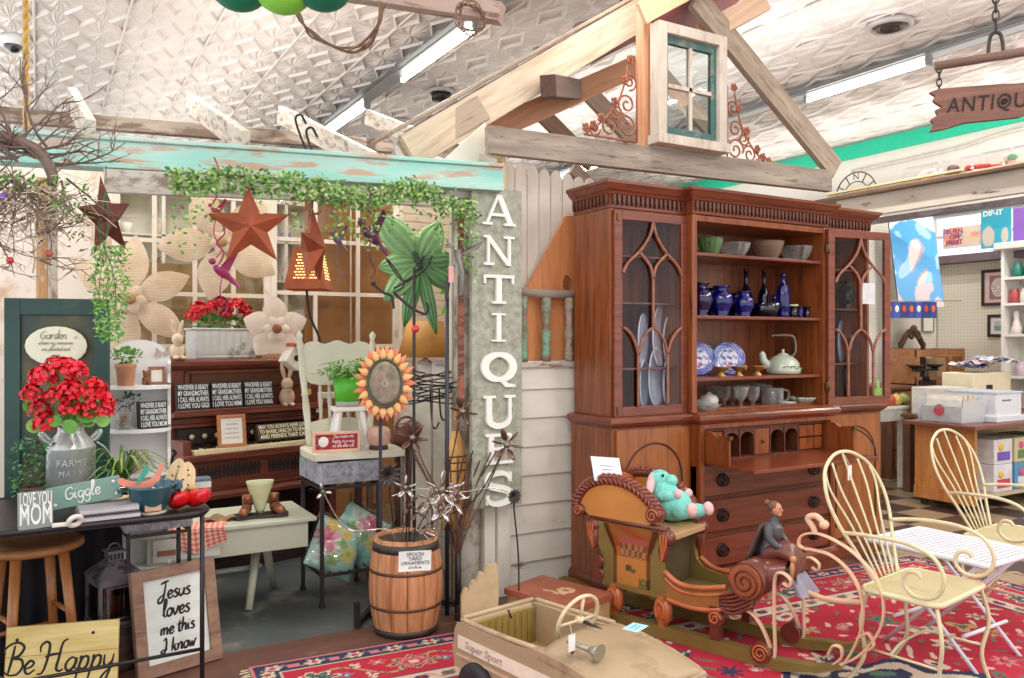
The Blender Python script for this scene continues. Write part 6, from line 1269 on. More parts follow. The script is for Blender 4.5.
# low sage desk with bronzed baby shoes, cloth
q0,q1=at(164,543,d=3.95),at(316,516,Z=.45); dk=thing('low_desk','low sage green child desk with one drawer in front of the organ','desk',(q1.x-.42,q1.y,0)); DW=.84; DD=.46; sage=worn('B5B6A0','8C826A',.7,sc=5,rough=.5,h1b='C2C2AE')
m=MB(); m.bx(-DW/2,DW/2,-.02,DD,.43,.45); m.build('desk_top',sage,dk,bevel=.004)
m=MB(); m.bx(-DW/2+.05,DW/2-.04,.0,.02,.3,.43); m.bx(-DW/2+.05,-DW/2+.07,.02,DD-.03,.3,.43); m.bx(DW/2-.06,DW/2-.04,.02,DD-.03,.3,.43); m.bx(-DW/2+.05,DW/2-.04,DD-.05,DD-.03,.3,.43); m.build('apron',sage,dk,bevel=.003)
m=MB(); m.bx(-DW/2+.07,-.05,-.012,.0,.315,.42); d_=m.build('drawer',plain('D2D0C4',rough=.5),dk,bevel=.003); m=MB(); m.bx(-.33,-.25,-.016,-.012,.345,.37); m.build('label_plate',plain('9A6A4C'),d_)
for x in (-DW/2+.2,DW/2-.22):
    for sx_ in (-1,1): m=MB(); m.tube([(x+sx_*.02,DD/2,.3),(x+sx_*.1,DD/2+sx_*.16,0)],lambda t:.024-.006*t,10); m.build('splayed_leg',sage,dk)
m=MB(); m.tube([(-DW/2+.2,DD/2,.17),(DW/2-.22,DD/2,.17)],.014,8); m.build('stretcher',sage,dk); m=MB(); m.tube([(-.1,DD/2,.17),(-.03,DD/2,.17)],.0155,8); m.build('tape_wrap',blk,dk)
t=thing('shoe_vase','bronzed baby shoes and a pale green fan vase on a dark base','ornament',on(dk,.17,.12,.45),-.1); m=MB(); P=cr([(-.13,0,0),(-.12,-.05,0),(-.04,-.04,0),(.05,-.05,0),(.13,-.04,0),(.12,.05,0),(0,.04,0),(-.12,.05,0)],5,closed=True); m.prism([(p.x,p.y) for p in P],0,.018); m.build('base',plain('2E2826',rough=.4),t,bevel=.004)
m=MB(); m.grid(lambda u,v:((.016+.052*v)*cos(2*pi*u),.02+(.015+.016*v)*sin(2*pi*u),.018+.165*v),32,8,cu=True); m.build('fan_vase',plain('C3C49A',rough=.4,var=.05),t,solid=.005)
cop=plain('8E5A3C',rough=.35,metal=.6,var=.25,sc=20)
for x,rz in ((-.07,.35),(.075,-.35)):
    m=MB(); o_=m.M; m.M=Matrix.Translation((x,0,.018))@Matrix.Rotation(rz*-1,4,'Z'); m.ell((0,-.035,.02),(.027,.045,.022)); m.ell((0,.015,.03),(.024,.03,.03)); m.lathe([(.024,.04),(.025,.075),(.027,.095),(.022,.095),(.019,.05)],16,(0,.02,0)); 
    for j in range(3): m.tube([(-.018,-.01-.012*j,.046-.005*j),(.018,-.01-.012*j,.046-.005*j)],.0035,5)
    m.M=o_; m.build('baby_shoe',cop,t)
t=thing('dried_leaf','crumpled brown dried leaf on the low desk','leaf',on(dk,-.03,.14,.452)); m=MB(); m.grid(lambda u,v:((u-.5)*.16,(v-.5)*.1,.008+.012*sin(u*9+v*5)+.01*sin(v*11)),12,9); m.build('blade',plain('8E6E4C',rough=.8,var=.2),t,solid=.002)
def ging(i,nu=41,nv=41):
    a,b=(i//nv)//2%2,(i%nv)//2%2; return ((.62,.08,.1,1) if a and b else (.72,.28,.22,1) if a or b else (.82,.6,.4,1))
t=thing('gingham_cloth','red gingham napkin hanging over the edge of the low desk','cloth',on(dk,-.16,-.02,.452),-.25); m=MB(); m.grid(lambda u,v:((u-.5)*.25+(.03 if v<.5 else 0)*(0.5-v), (v-.45)*.3 if v>.45 else -.006-.012*sin(u*7), .004 if v>.45 else .004-(.45-v)*.26*(1-.9*abs(u-.45))),41,41); o=m.build('napkin',vcol(.9),t); paint(o,ging)
# ================================================================ FLOWER TABLE AT THE FRONT LEFT
ZT=.722
fl_=at(205,512,Z=.72); fb_=at(233,487,Z=.72); tx1=fl_.x+.02; ty0=fl_.y; ty1=ty0+.66; tx0=-.62
bt=thing('flower_table','long black metal table with rounded corners at the front left','table',((tx0+tx1)/2,(ty0+ty1)/2,0)); bm_=plain('241F22',rough=.45,metal=.2,var=.2); TW,TD=tx1-tx0,ty1-ty0
def rrect(w,d,r,n=6):
    P=[]
    for cx,cy,a in ((w/2-r,d/2-r,0),(-w/2+r,d/2-r,pi/2),(-w/2+r,-d/2+r,pi),(w/2-r,-d/2+r,3*pi/2)): P+=[(cx+r*cos(a+pi/2*i/n),cy+r*sin(a+pi/2*i/n)) for i in range(n+1)]
    return P
m=MB(); m.prism(rrect(TW,TD,.09),.7,.72); m.build('table_top',bm_,bt,bevel=.003)
m=MB(); m.tube([(x,y,.715) for x,y in rrect(TW,TD,.09)],.011,8,closed=True); m.build('rim',bm_,bt)
for x in (-TW/2+.05,TW/2-.025):
    for y in (-TD/2+.03,TD/2-.05): m=MB(); m.tube([(x,y,0),(x,y,.71)],.0085,8); m.build('leg',bm_,bt)
m=MB(); m.tube([(-TW/2+.05,-TD/2+.03,.21),(TW/2-.025,-TD/2+.03,.21)],.007,8); m.build('cross_bar',bm_,bt)
def tt(px,py,dz=0): p=at(px,py,Z=ZT); p.z+=dz; return p
# milk can with geraniums
mc=thing('milk_can','embossed galvanised milk can holding the big red geraniums','can',tt(71,499)); zinc=plain('B4B6B4',rough=.3,metal=.5,var=.18,sc=9)
m=MB(); m.lathe([(.083,0),(.087,.004),(.087,.2),(.089,.205),(.087,.21),(.076,.228),(.05,.262),(.046,.275),(.052,.295),(.047,.295),(.04,.265)],36); m.build('can_body',zinc,mc)
for q in (-1,1): m=MB(); m.tube(cr([(q*.07,0,.225),(q*.09,0,.235),(q*.105,0,.262),(q*.092,0,.258),(q*.07,0,.235)],5),.009,8); m.build('ear_handle',zinc,mc)
m=MB(); m.tube(cr([(.09,0,.22),(.13,.01,.18),(.145,.02,.1),(.12,.03,.04)],6),.004,6); m.build('bail',zinc,mc)
for s_,z,sz in (('FARMERS',.15,.036),('MARKET',.11,.03)):
    for k,chh in enumerate(s_): a=-pi/2+.25+(k-(len(s_)-1)/2)*.26; text(chh,sz,zinc,mc,(.0873*cos(a),.0873*sin(a),z),rot=(R(90),0,a+pi/2),ext=.002,name='embossed_letter')
gc=thing('geranium_bouquet','big bunch of bright red geraniums in the milk can','flowers',mc.location+V((0,0,.29)))
gl_=[plain('5E9A40',rough=.5,var=.25,sc=20),plain('87B85A',rough=.5,var=.2,sc=20)]
for k,(px,py,r) in enumerate(((62,372,.055),(42,378,.05),(30,395,.042),(68,392,.05),(76,372,.04),(55,398,.045),(92,390,.045),(98,402,.05),(38,410,.042),(44,424,.045),(88,412,.04),(52,364,.03),(104,412,.03),(70,408,.045))):
    p=at(px*1.0+2,py,d=3.1+ru(-.05,.05))-gc.location; geranium(gc,p,r*1.05,46,k); m=MB(); m.tube(cr([(0,0,-.05),p*.5+V((0,0,.02)),p],5),.003,5); m.build('stalk',gl_[1],gc)
for k in range(34):
    m=MB(); a=ru(0,2*pi); rr=ru(.05,.15); rleaf(m,(rr*cos(a),rr*sin(a)*.6-.05,ru(.02,.17)-.25*abs(rr-.05)),(ru(-.4,.4),-1,ru(.3,1.2)),ru(.02,.034)); m.build('leaf',gl_[k%2],gc)
# bushes either side
b=thing('boxwood_bush','dark green small leaved bush behind the small MOM block','plant',tt(36,505,0)+V((0,.08,0))); ms=[MB(),MB()]
for k in range(300): c_=V((ru(-1,1),ru(-1,1),ru(0,1))); ms[k%2].leaf((c_.x*.085,c_.y*.07,.02+c_.z*.24*(1-.2*abs(c_.x))),(ru(-1,1),ru(-1,.3),ru(-.4,1)),ru(.02,.032),.017,.004)
ms[0].build('leaves',plain('3E7048',rough=.5,var=.3,sc=30),b); ms[1].build('young_leaves',plain('5E8E58',rough=.5,var=.3,sc=30),b); m=MB(); m.lathe([(.045,0),(.06,.06),(.055,.06),(1e-5,.05)],20); m.build('pot',plain('5A4636',rough=.7),b)
b=thing('spider_plant','spiky long leaved green plant behind the Giggle board','plant',tt(122,498)+V((0,.08,0))); m=MB(); m.lathe([(.04,0),(.05,.05),(.045,.05),(1e-5,.045)],20); m.build('pot',plain('4A4038',rough=.7),b)
for mt,off in ((plain('3E6A2C',rough=.45,var=.25,sc=20),0),(plain('86A050',rough=.45,var=.2,sc=20),1)):
    m=MB()
    for k in range(26):
        a=ru(0,2*pi); L_=ru(.1,.19); up_=ru(.05,.17); P=[V((0,0,.04)),V((cos(a)*L_*.5,sin(a)*L_*.5,.06+up_*.8)),V((cos(a)*L_,sin(a)*L_,.04+up_*.6))]; P=cr(P,5)
        m.tube(P,lambda t:.0085*(1-.85*t),4,rb=.0012,up=(0,0,1))
    m.build('blades',mt,b)
# signs and small things on the table
gs=thing('giggle_board','tilted grey green board lettered Giggle with white dots','sign',tt(86,517,.045),-.1); gs.rotation_euler=(-.12,-.145,-.12); m=MB(); m.bx(-.118,.118,0,.022,0,.08); m.build('board',worn('6E8E84','5A7068',.6,sc=7,rough=.6,h1b='7C9A90'),gs,bevel=.003)
gw=plain('D8DCD0',rough=.6); hand('Giggle',.023,.003,gw,gs,(-.005,-.0015,.028),slant=.1)
for x,z in ((-.1,.062),(-.094,.017),(.096,.062),(.102,.018)): m=MB(); m.ell((x,-.001,z),(.006,.002,.006),10,5); m.build('painted_dot',gw,gs)
t=thing('wood_blocks','two rough pale wood offcuts propping up the Giggle board','block',tt(92,515)+V((0,.012,0))); lw2=wood('C9AE84','E2CDA6'); m=MB(); m.bx(-.05,-.005,.0,.06,0,.036); m.build('short_block',lw2,t,bevel=.002); m=MB(); m.prism([(p.x,p.y) for p in cr([(-.11,-.01,0),(0,.0,0),(.1,-.02,0),(.12,.05,0),(0,.07,0),(-.11,.06,0)],5,closed=True)],.037,.05); m.build('slab',lw2,t)
mb_=plaque(tt(36,529)+V((.0,0,0)),.08,.1,.12,['LOVE YOU','MOM'],'small grey box sign lettered LOVE YOU MOM',mat=worn('8C948E','B0B4AC',.66,sc=10,rough=.6,h1b='79827C'),ink=plain('E4E6E2',rough=.6),d=.045,tilt=-3)
ls=[c_ for c_ in mb_.children if c_.name.startswith('lettering')]
for o,z,sy in ((ls[0],.098,1.0),(ls[1],.045,1.55)): o.location.z=z; o.scale=(o.scale.x,sy,1)
t=thing('tape_roll','small white napkin ring beside the MOM block','ring',tt(75,526,.017)); m=MB(); m.tube([(.02*cos(a),0,.018*sin(a)) for a in [2*pi*i/20 for i in range(20)]],.009,8,closed=True,); m.build('band',plain('D6D2CC',rough=.5),t); t.rotation_euler=(.5,0,.4)
t=thing('wooden_clothespin','little white wooden peg beside the napkin ring','peg',tt(62,527,.008)); m=MB(); m.bx(-.03,.03,-.008,.008,-.007,.007); m.build('peg_body',plain('DCD6C8'),t,bevel=.004)
for k,(h,dz,w,lb) in enumerate((('4A434C',0,.2,'dark grey book lying at the table front, lower of two'),('8C8A90',.026,.19,'pale grey tin lying on the dark book'))):
    t=thing('thin_book' if k==0 else 'flat_tin',lb,'book' if k==0 else 'tin',tt(110,521,dz),.06); m=MB(); m.bx(-w/2,w/2,0,.09,0,.024); m.build('cover',plain(h,rough=.4),t,bevel=.004); m=MB(); m.bx(-w/2+.003,w/2-.003,-.002,.0,.006,.018); m.build('edge_band',plain('B8B4B8',rough=.5),t)
t=thing('folded_runner','folded sage cloth runner behind the tin','cloth',tt(128,505)+V((0,.03,0)),.1); m=MB(); m.bx(-.11,.1,0,.1,0,.014); m.build('fold',plain('7E8468',rough=.9),t,bevel=.005)
cb=thing('teal_bowl','dark teal glazed mixing bowl with a pour handle on the table','bowl',tt(152,514)+V((0,.02,0))); tg=plain('1E5058',rough=.12,coat=.7,var=.2,sc=6); m=MB(); m.lathe([(.05,0),(.055,.008),(.05,.014),(.075,.05),(.092,.1),(.096,.112),(.09,.112),(.07,.06),(1e-5,.025)],36); m.build('bowl_body',tg,cb)
m=MB(); m.lathe([(.052,0),(.058,.002),(.056,.012)],30); m.build('foot_ring',plain('C9B49A',rough=.6),cb); m=MB(); m.bx(-.03,.03,-.0625,-.058,.018,.042); m.build('paper_label',plain('C79A80',rough=.7),cb); m=MB(); m.tube(cr([(-.09,0,.098),(-.115,-.02,.1),(-.12,0,.092),(-.115,.02,.098),(-.09,.02,.098)],5),.006,6); m.build('handle',tg,cb)
t=thing('bird_cutout','coral wooden bird with a mint wing resting across the teal bowl','ornament',on(cb,-.03,-.0,.1),.1); P=cr([(-.13,0,.03),(-.11,0,.045),(-.07,0,.03),(.0,0,.02),(.06,0,.035),(.1,0,.09),(.115,0,.085),(.08,0,.0),(.05,0,-.01),(-.04,0,-.012),(-.1,0,.005)],5,closed=True); m=MB(); m.xprism([(p.x,p.z) for p in P],-.006,.006); m.build('bird_body',plain('E08A74',rough=.6),t); m=MB(); m.xprism([(-.03,.01),(.03,.06),(.035,.09),(.02,.095),(-.005,.07),(-.03,.03)],-.012,-.006); m.build('wing',plain('3F9C86',rough=.6),t); t.scale=(.62,1,.8); cb.scale=(.9,.9,.95)
m=MB(); m.grid(lambda u,v:(.03+(u-.3)*.1,(v-.5)*.1,.088+.03*sin(u*8)*sin(v*7)),10,10); solo(m,'blue_cloth',plain('3A5A74',rough=.7,var=.3),'crumpled dark blue cloth inside the teal bowl','cloth',on(cb,0,0,0),solid=.003)
def clog(loc,rz,mat,mat2,label,s=1):
    t=thing('wooden_clog',label,'shoe',loc,rz); m=MB()
    def sf_(u,v):
        a=2*pi*v; L_=u; w=.034*(.75+.35*sin(pi*min(1,L_*.9+.1)))*(1 if 0<u<1 else .02); h=.052*(.9-.25*u) if u<.45 else .05*(1.0-.35*(u-.45)/.55); h=h if 0<u<1 else .01
        y=.075-.17*u-(.012*u**8); return (w*cos(a)*s, y*s, (.026+h*.5*sin(a)+(.018*(u**5)))*s)
    m.grid(sf_,16,18,cv=True); m.build('shoe_body',mat,t); m=MB(); m.ell((0,.02*s,.0505*s),(.021*s,.036*s,.007*s),14,8); m.build('foot_opening',mat2,t); t.scale=(1.0,.62,1.35); return t
redp=plain('D0161E',rough=.2,coat=.6,var=.06); inside=plain('B98A5A',rough=.6)
clog(tt(179,512)+V((0,.05,0)),.15,redp,inside,'shiny red wooden clog, the left one of the pair',1.0); clog(tt(197,510)+V((0,.05,0)),.5,redp,inside,'shiny red wooden clog, the right one at the table corner',1.05)
for px,py,lb,rz in ((177,500,'bare tan wooden clog leaning with its dotted sole out, rear one',-.3),(190,505,'bare tan wooden clog leaning with its dotted sole out, front one',.1)):
    t=thing('clog_sole',lb,'shoe',tt(px,py)+V((0,.16,.0)),rz); t.rotation_euler=(-.35,.2,rz); m=MB(); P=cr([(-.03,0,.0),(-.035,0,.07),(-.025,0,.12),(.0,0,.145),(.028,0,.12),(.035,0,.07),(.03,0,.0),(0,0,-.005)],5,closed=True); m.xprism([(p.x,p.z) for p in P],-.012,.012); m.build('sole',wood('C9AC80','DEC69C',ax='Z'),t,bevel=.006); m=MB()
    for j in range(5): m.ell((.012*sin(j*2.3),-.013,.03+.02*j),(.004,.002,.004),8,5)
    m.build('nail_dots',dark,t); m=MB(); m.ell((0,.03,.07),(.034,.03,.07),14,8); m.build('upper',plain('3A2E2A',rough=.4),t)
t=thing('blue_tin','small grey blue tin behind the red clogs','tin',tt(208,498)+V((0,.16,0))); m=MB(); m.bx(-.03,.035,-.03,.03,0,.06); m.build('tin_body',plain('5E707C',rough=.4,metal=.3),t,bevel=.004); m=MB(); m.bx(-.03,.035,-.031,-.03,.02,.045); m.build('label_band',plain('C8CCC8'),t)
# white corner shelf
cS=at(139,470,d=3.72); cs_=thing('corner_shelf','white painted corner shelf with arched top and rounded boards beside the green door','shelf',(cS.x,cS.y,0),-.12); wpt=plain('EDEBE8',rough=.4,var=.03); w=.27; zt=1.352
m=MB(); A=[(-w/2,0),(w/2,0)]+[(w/2*cos(a),zt-.1+.1*sin(a)) for a in [pi*i/14 for i in range(15)]]; m.xprism(A,.1,.115); m.build('arched_back',wpt,cs_,bevel=.002)
for xa_,xb_ in ((-w/2,-w/2+.014),(w/2-.014,w/2)):
    m=MB()
    for z,z2 in ((0,.3),(.3,.55),(.55,.75),(.75,.945),(.945,1.14),(1.14,1.25)): m.yprism([(.1,z),(.0,z+.012),(.03,z+.06),(.04,(z+z2)/2),(.02,z2-.05),(.0,z2-.01),(.1,z2)],xa_,xb_)
    m.build('scalloped_side',wpt,cs_)
for z in (.08,.3,.55,.745,.945,1.142):
    m=MB(); m.prism([(-w/2,.1),(-w/2,.02)]+[(w/2*cos(a),.02-.1*sin(a)) for a in [pi-pi*i/14 for i in range(15)]]+[(w/2,.1)],z-.016,z); m.build('shelf_board',wpt,cs_,bevel=.003)
tc=plain('C48C6C',rough=.8,var=.1); 
def potplant(loc,label,s=1,pot=tc):
    t=thing('potted_herb',label,'plant',loc); m=MB(); m.lathe([(.034*s,0),(.042*s,.08*s),(.046*s,.085*s),(.046*s,.1*s),(.04*s,.1*s),(1e-5,.085*s)],24); m.build('pot',pot,t); m=MB(); foliage(m,(0,0,.135*s),(.062*s,.055*s,.032*s),130,.024*s,.017*s); m.build('leaves',leafg[1],t); return t
potplant(on(cs_,-.055,-.02,1.142),'bushy herb in a terracotta pot on the top board of the white shelf')
t=thing('bear_figurine','tiny brown bear figurine beside the terracotta pot','figurine',on(cs_,.03,.02,1.142)); m=MB(); m.ell((0,0,.022),(.018,.016,.022)); m.ell((0,-.003,.05),.015); m.ell((-.011,0,.063),.006); m.ell((.011,0,.063),.006); m.ell((-.012,-.014,.01),(.008,.012,.008)); m.ell((.012,-.014,.01),(.008,.012,.008)); m.build('body',plain('7A5232',rough=.6),t)
t=framed(on(cs_,.075,.03,1.142),-.1,.075,.085,wood('8A5436','A86E4A'),'tiny brown wooden frame on the top board of the white shelf',[],fw=.014)
t=thing('cork_jar','little glass jar with cork chips and a sprig on the second white board','jar',on(cs_,-.06,-.02,.945)); m=MB(); m.lathe([(.03,0),(.032,.075),(.028,.08),(.026,.078),(.028,.005),(1e-5,.004)],20); m.build('glass_body',cglass,t); m=MB()
for k in range(8): m.ell((ru(-.014,.014),ru(-.014,.014),.012+.007*k),(.01,.01,.008),8,5)
m.build('cork_chips',plain('B98A5E',rough=.8),t); m=MB(); m.tube(arc((0,0,.078),.026,0,pi,10),.002,5); m.build('bail',iron,t); m=MB(); foliage(m,(.02,.02,.13),(.05,.03,.025),50,.022,.014); m.tube([(0,0,.05),(.01,.01,.12)],.002,4); m.build('sprig',leafg[3],t)
plaque(on(cs_,.065,-.04,.945),.25,.125,.125,['WHOEVER IS READY','MY GRANDMOTHER','I CALL HER ALWAYS','I LOVE YOU MOM'],'black word plaque with white print on the white corner shelf',d=.04,tilt=-6)
t=thing('stoneware_mug','cream stoneware mug on the third white board','mug',on(cs_,.0,-.03,.745)); m=MB(); m.lathe([(.036,0),(.042,.01),(.038,.06),(.044,.1),(.04,.1),(.034,.05),(1e-5,.012)],24); m.build('mug_body',plain('C9B79C',rough=.4,var=.12),t); m=MB(); m.tube(cr([(-.04,0,.085),(-.07,0,.08),(-.07,0,.04),(-.04,0,.025)],5),.007,8); m.build('handle',plain('C9B79C',rough=.4,var=.12),t)
t=thing('bird_hook','small dark iron bird hook fixed to the right edge of the white shelf','hook',on(cs_,.14,.0,.8)); m=MB(); m.tube(cr([(0,0,-.04),(.0,-.01,0),(.012,-.02,.025),(.0,-.03,.04)],5),.007,6); m.build('hook_body',iron,t)
t=thing('paper_butterfly','tiny grey butterfly clipped at the top of the white shelf','ornament',on(cs_,.1,.08,1.29)); m=MB(); 
for q in (-1,1): m.add([(0,0,0),(q*.03,-.01,.025),(q*.034,-.01,-.01),(q*.01,0,-.02)],[(0,1,2,3)])
m.build('wings',plain('B9A8A0'),t,solid=.002)
# second galvanised stand behind the table
n=dup(st,(at(146,560,d=3.5).x-.08,at(146,560,d=3.5).y-.12,0),.05,'smaller plant stand with a corrugated tray just behind the black table',scale=(.8,.7,.885))
# under the table: stool, lantern on a basket, leaning signs
so_=at(33,545,d=3.15); tl=thing('wooden_stool','round topped honey wood stool standing under the black table','stool',(so_.x,so_.y,0),.3); hs=wood('9A5C2E','C07E44',ax='Z',rough=.4,coat=.2); hsx=wood('9A6236','BA8250',ax='X',rough=.4)
m=MB(); m.lathe([(1e-5,.535),(.16,.535),(.178,.545),(.178,.562),(.165,.572),(.08,.566),(1e-5,.564)],32); m.build('seat',hsx,tl)
for k in range(4): a=pi/4+pi/2*k; m=MB(); m.tube([(.175*cos(a),.175*sin(a),0),(.115*cos(a),.115*sin(a),.54)],lambda t:.016+.004*t,10); m.build('leg',hs,tl)
for k in range(4): a=pi/4+pi/2*k; b_=a+pi/2; z=.2+.09*(k%2); r_=.175-.06*z/.54; m=MB(); m.tube([(r_*cos(a),r_*sin(a),z),(r_*cos(b_),r_*sin(b_),z)],.01,8); m.build('rung',hs,tl)
lp=at(114,614,d=3.36); bs_=thing('wicker_basket','dark wicker basket turned over under the black table','basket',(lp.x,lp.y,0)); m=MB(); m.lathe([(.1,0),(.105,.02),(.1,.175),(.1,.185),(1e-5,.185)],40,flute=.02,fn=20); m.build('weave',wood('3E2E28','5E483C',rough=.7),bs_)
ln=thing('candle_lantern','weathered grey metal candle lantern on the dark wicker basket','lantern',(lp.x,lp.y,.187),.25); lm_=worn('6A6468','3E383C',.55,sc=12,rough=.55,h1b='827A7C',metal=.3); a=.098
m=MB(); m.bx(-a-.012,a+.012,-a-.012,a+.012,0,.02); m.build('base',lm_,ln,bevel=.003); m=MB()
for x in (-1,1):
    for y in (-1,1): m.bx(x*a-.009,x*a+.009,y*a-.009,y*a+.009,.02,.24)
m.bx(-a,a,-a-.006,-a+.006,.2,.24); m.bx(-a,a,a-.006,a+.006,.2,.24); m.bx(-a-.006,-a+.006,-a,a,.2,.24); m.bx(a-.006,a+.006,-a,a,.2,.24); m.build('corner_frame',lm_,ln)
for r_ in range(4): m=MB(); o_=m.M; m.M=Matrix.Rotation(r_*pi/2,4,'Z'); m.bx(-a+.009,a-.009,-a-.001,-a+.001,.02,.2); m.M=o_; m.build('pane',glass('D8D4CC',thin=True,alpha=.1),ln)
m=MB(); m.add([(-a-.02,-a-.02,.24),(a+.02,-a-.02,.24),(a+.02,a+.02,.24),(-a-.02,a+.02,.24),(-.04,-.04,.31),(.04,-.04,.31),(.04,.04,.31),(-.04,.04,.31)],[(3,2,1,0),(0,1,5,4),(1,2,6,5),(2,3,7,6),(3,0,4,7),(4,5,6,7)]); m.build('roof',lm_,ln,bevel=.003)
m=MB(); m.bx(-.036,.036,-.036,.036,.31,.35); m.bx(-.044,.044,-.044,.044,.35,.36); m.build('chimney',lm_,ln); m=MB(); [m.bx(-.03+.018*k,-.02+.018*k,-.038,-.036,.316,.344) for k in range(4)]; m.build('chimney_slots',dark,ln)
m=MB(); m.tube(arc((0,0,.36),.03,0,pi,12),.005,6); m.build('ring_handle',lm_,ln); m=MB(); m.lathe([(.032,.021),(.032,.12),(1e-5,.122)],20); m.build('candle',plain('A85A48',rough=.5),ln); m=MB(); m.bx(-.062,.062,-a-.008,-a-.002,.03,.04); m.bx(-.062,.062,-a-.008,-a-.002,.185,.195); m.bx(-.07,-.058,-a-.008,-a-.002,.03,.195); m.bx(.058,.07,-a-.008,-a-.002,.03,.195); m.build('door_frame',lm_,ln); ln.scale=(.8,.8,.82)
bL=at(3,635,d=2.93); bR=at(114.7,619.5,d=3.02); wB=(bR-bL).length
bh=thing('be_happy_sign','yellow pine board with black script Be Happy leaning on the floor','sign',((bL.x+bR.x)/2,(bL.y+bR.y)/2-.06,0),atan2(bR.y-bL.y,bR.x-bL.x)); bh.rotation_euler=(-.14,0,bh.rotation_euler.z); m=MB(); hB=.315
for k in range(3): m.bx(-wB/2,wB/2,0,.018,k*hB/3+.001,(k+1)*hB/3)
m.build('boards',wood('C4A862','DCC88A',ax='X',rough=.6),bh,bevel=.0015); m=MB()
for x,z in ((-.15,.27),(.1,.275)): m.ell((x,-.001,z),(.006,.003,.006),8,5)
m.build('nail_heads',dark,bh); bkk=plain('231E1A',rough=.7); hand('Be Happy',.044,.0042,bkk,bh,(-.006,-.0012,.15),slant=.15)
jA,jB=at(139,684,Z=0),at(223,659,Z=0); wJ=(jB-jA).length
jf=thing('scripture_frame','large brown wood frame with black script on sheet music, leaning on the floor','frame',((jA.x+jB.x)/2,(jA.y+jB.y)/2,.006),atan2(jB.y-jA.y,jB.x-jA.x)); jf.rotation_euler=(-.2,0,jf.rotation_euler.z); hJ=.42; fw=.045; bw=worn('8E6C56','64483A',.55,sc=8,stretch=(1,3,3),rough=.65,h1b='B08E76',sharp=.15)
for (a_,b_) in (((-wJ/2,0),(wJ/2,0)),((wJ/2,0),(wJ/2,hJ)),((wJ/2,hJ),(-wJ/2,hJ)),((-wJ/2,hJ),(-wJ/2,0))):
    m=MB(); a_,b_=V((a_[0],0,a_[1])),V((b_[0],0,b_[1])); d_=(b_-a_).normalized(); nn=V((-d_.z,0,d_.x))*fw; m.xprism([(q.x,q.z) for q in (a_,b_,b_-d_*fw+nn,a_+d_*fw+nn)],0,.03); m.build('mitred_rail',bw,jf,bevel=.004)
m=MB(); m.bx(-wJ/2+.02,wJ/2-.02,.03,.055,.02,hJ-.02); m.build('backing',wood('6E5040','8A6A54'),jf)
m=MB(); m.bx(-wJ/2+fw,wJ/2-fw,.016,.02,fw,hJ-fw); m.build('sheet',plain('DDE3DC',rough=.6,var=.03),jf); m=MB()
for k in range(4):
    for j in range(5): z=.1+.065*k+.006*j; m.bx(-wJ/2+fw+.02,wJ/2-fw-.015,.0153,.016,z,z+.0008)
m.build('music_staves',plain('B9BDB6'),jf)
for k,(s_,sz) in enumerate((('Jesus',.03),('loves',.03),('me this',.026),('I know',.026))): hand(s_,sz,.0042,bkk,jf,(.0,.0145,.29-.07*k),slant=.15)
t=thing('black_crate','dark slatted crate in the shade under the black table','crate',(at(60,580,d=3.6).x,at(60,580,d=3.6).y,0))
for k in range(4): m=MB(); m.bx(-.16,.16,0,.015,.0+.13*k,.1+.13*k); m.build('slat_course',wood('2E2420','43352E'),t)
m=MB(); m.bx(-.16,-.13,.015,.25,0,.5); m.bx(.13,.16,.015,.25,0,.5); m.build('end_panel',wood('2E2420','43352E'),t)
t=thing('under_table_shade','black sheet added behind the flower table for the shade beneath it','cloth',(-.12,3.85,0)); m=MB(); m.grid(lambda u,v:((u-.5)*.86,.012*sin(u*60)+.01*sin(u*23+v*3),.004+.69*v),90,8); m.build('shade_sheet',plain('17141A',rough=.9),t,solid=.003)  # black sheet added to darken the space under the table
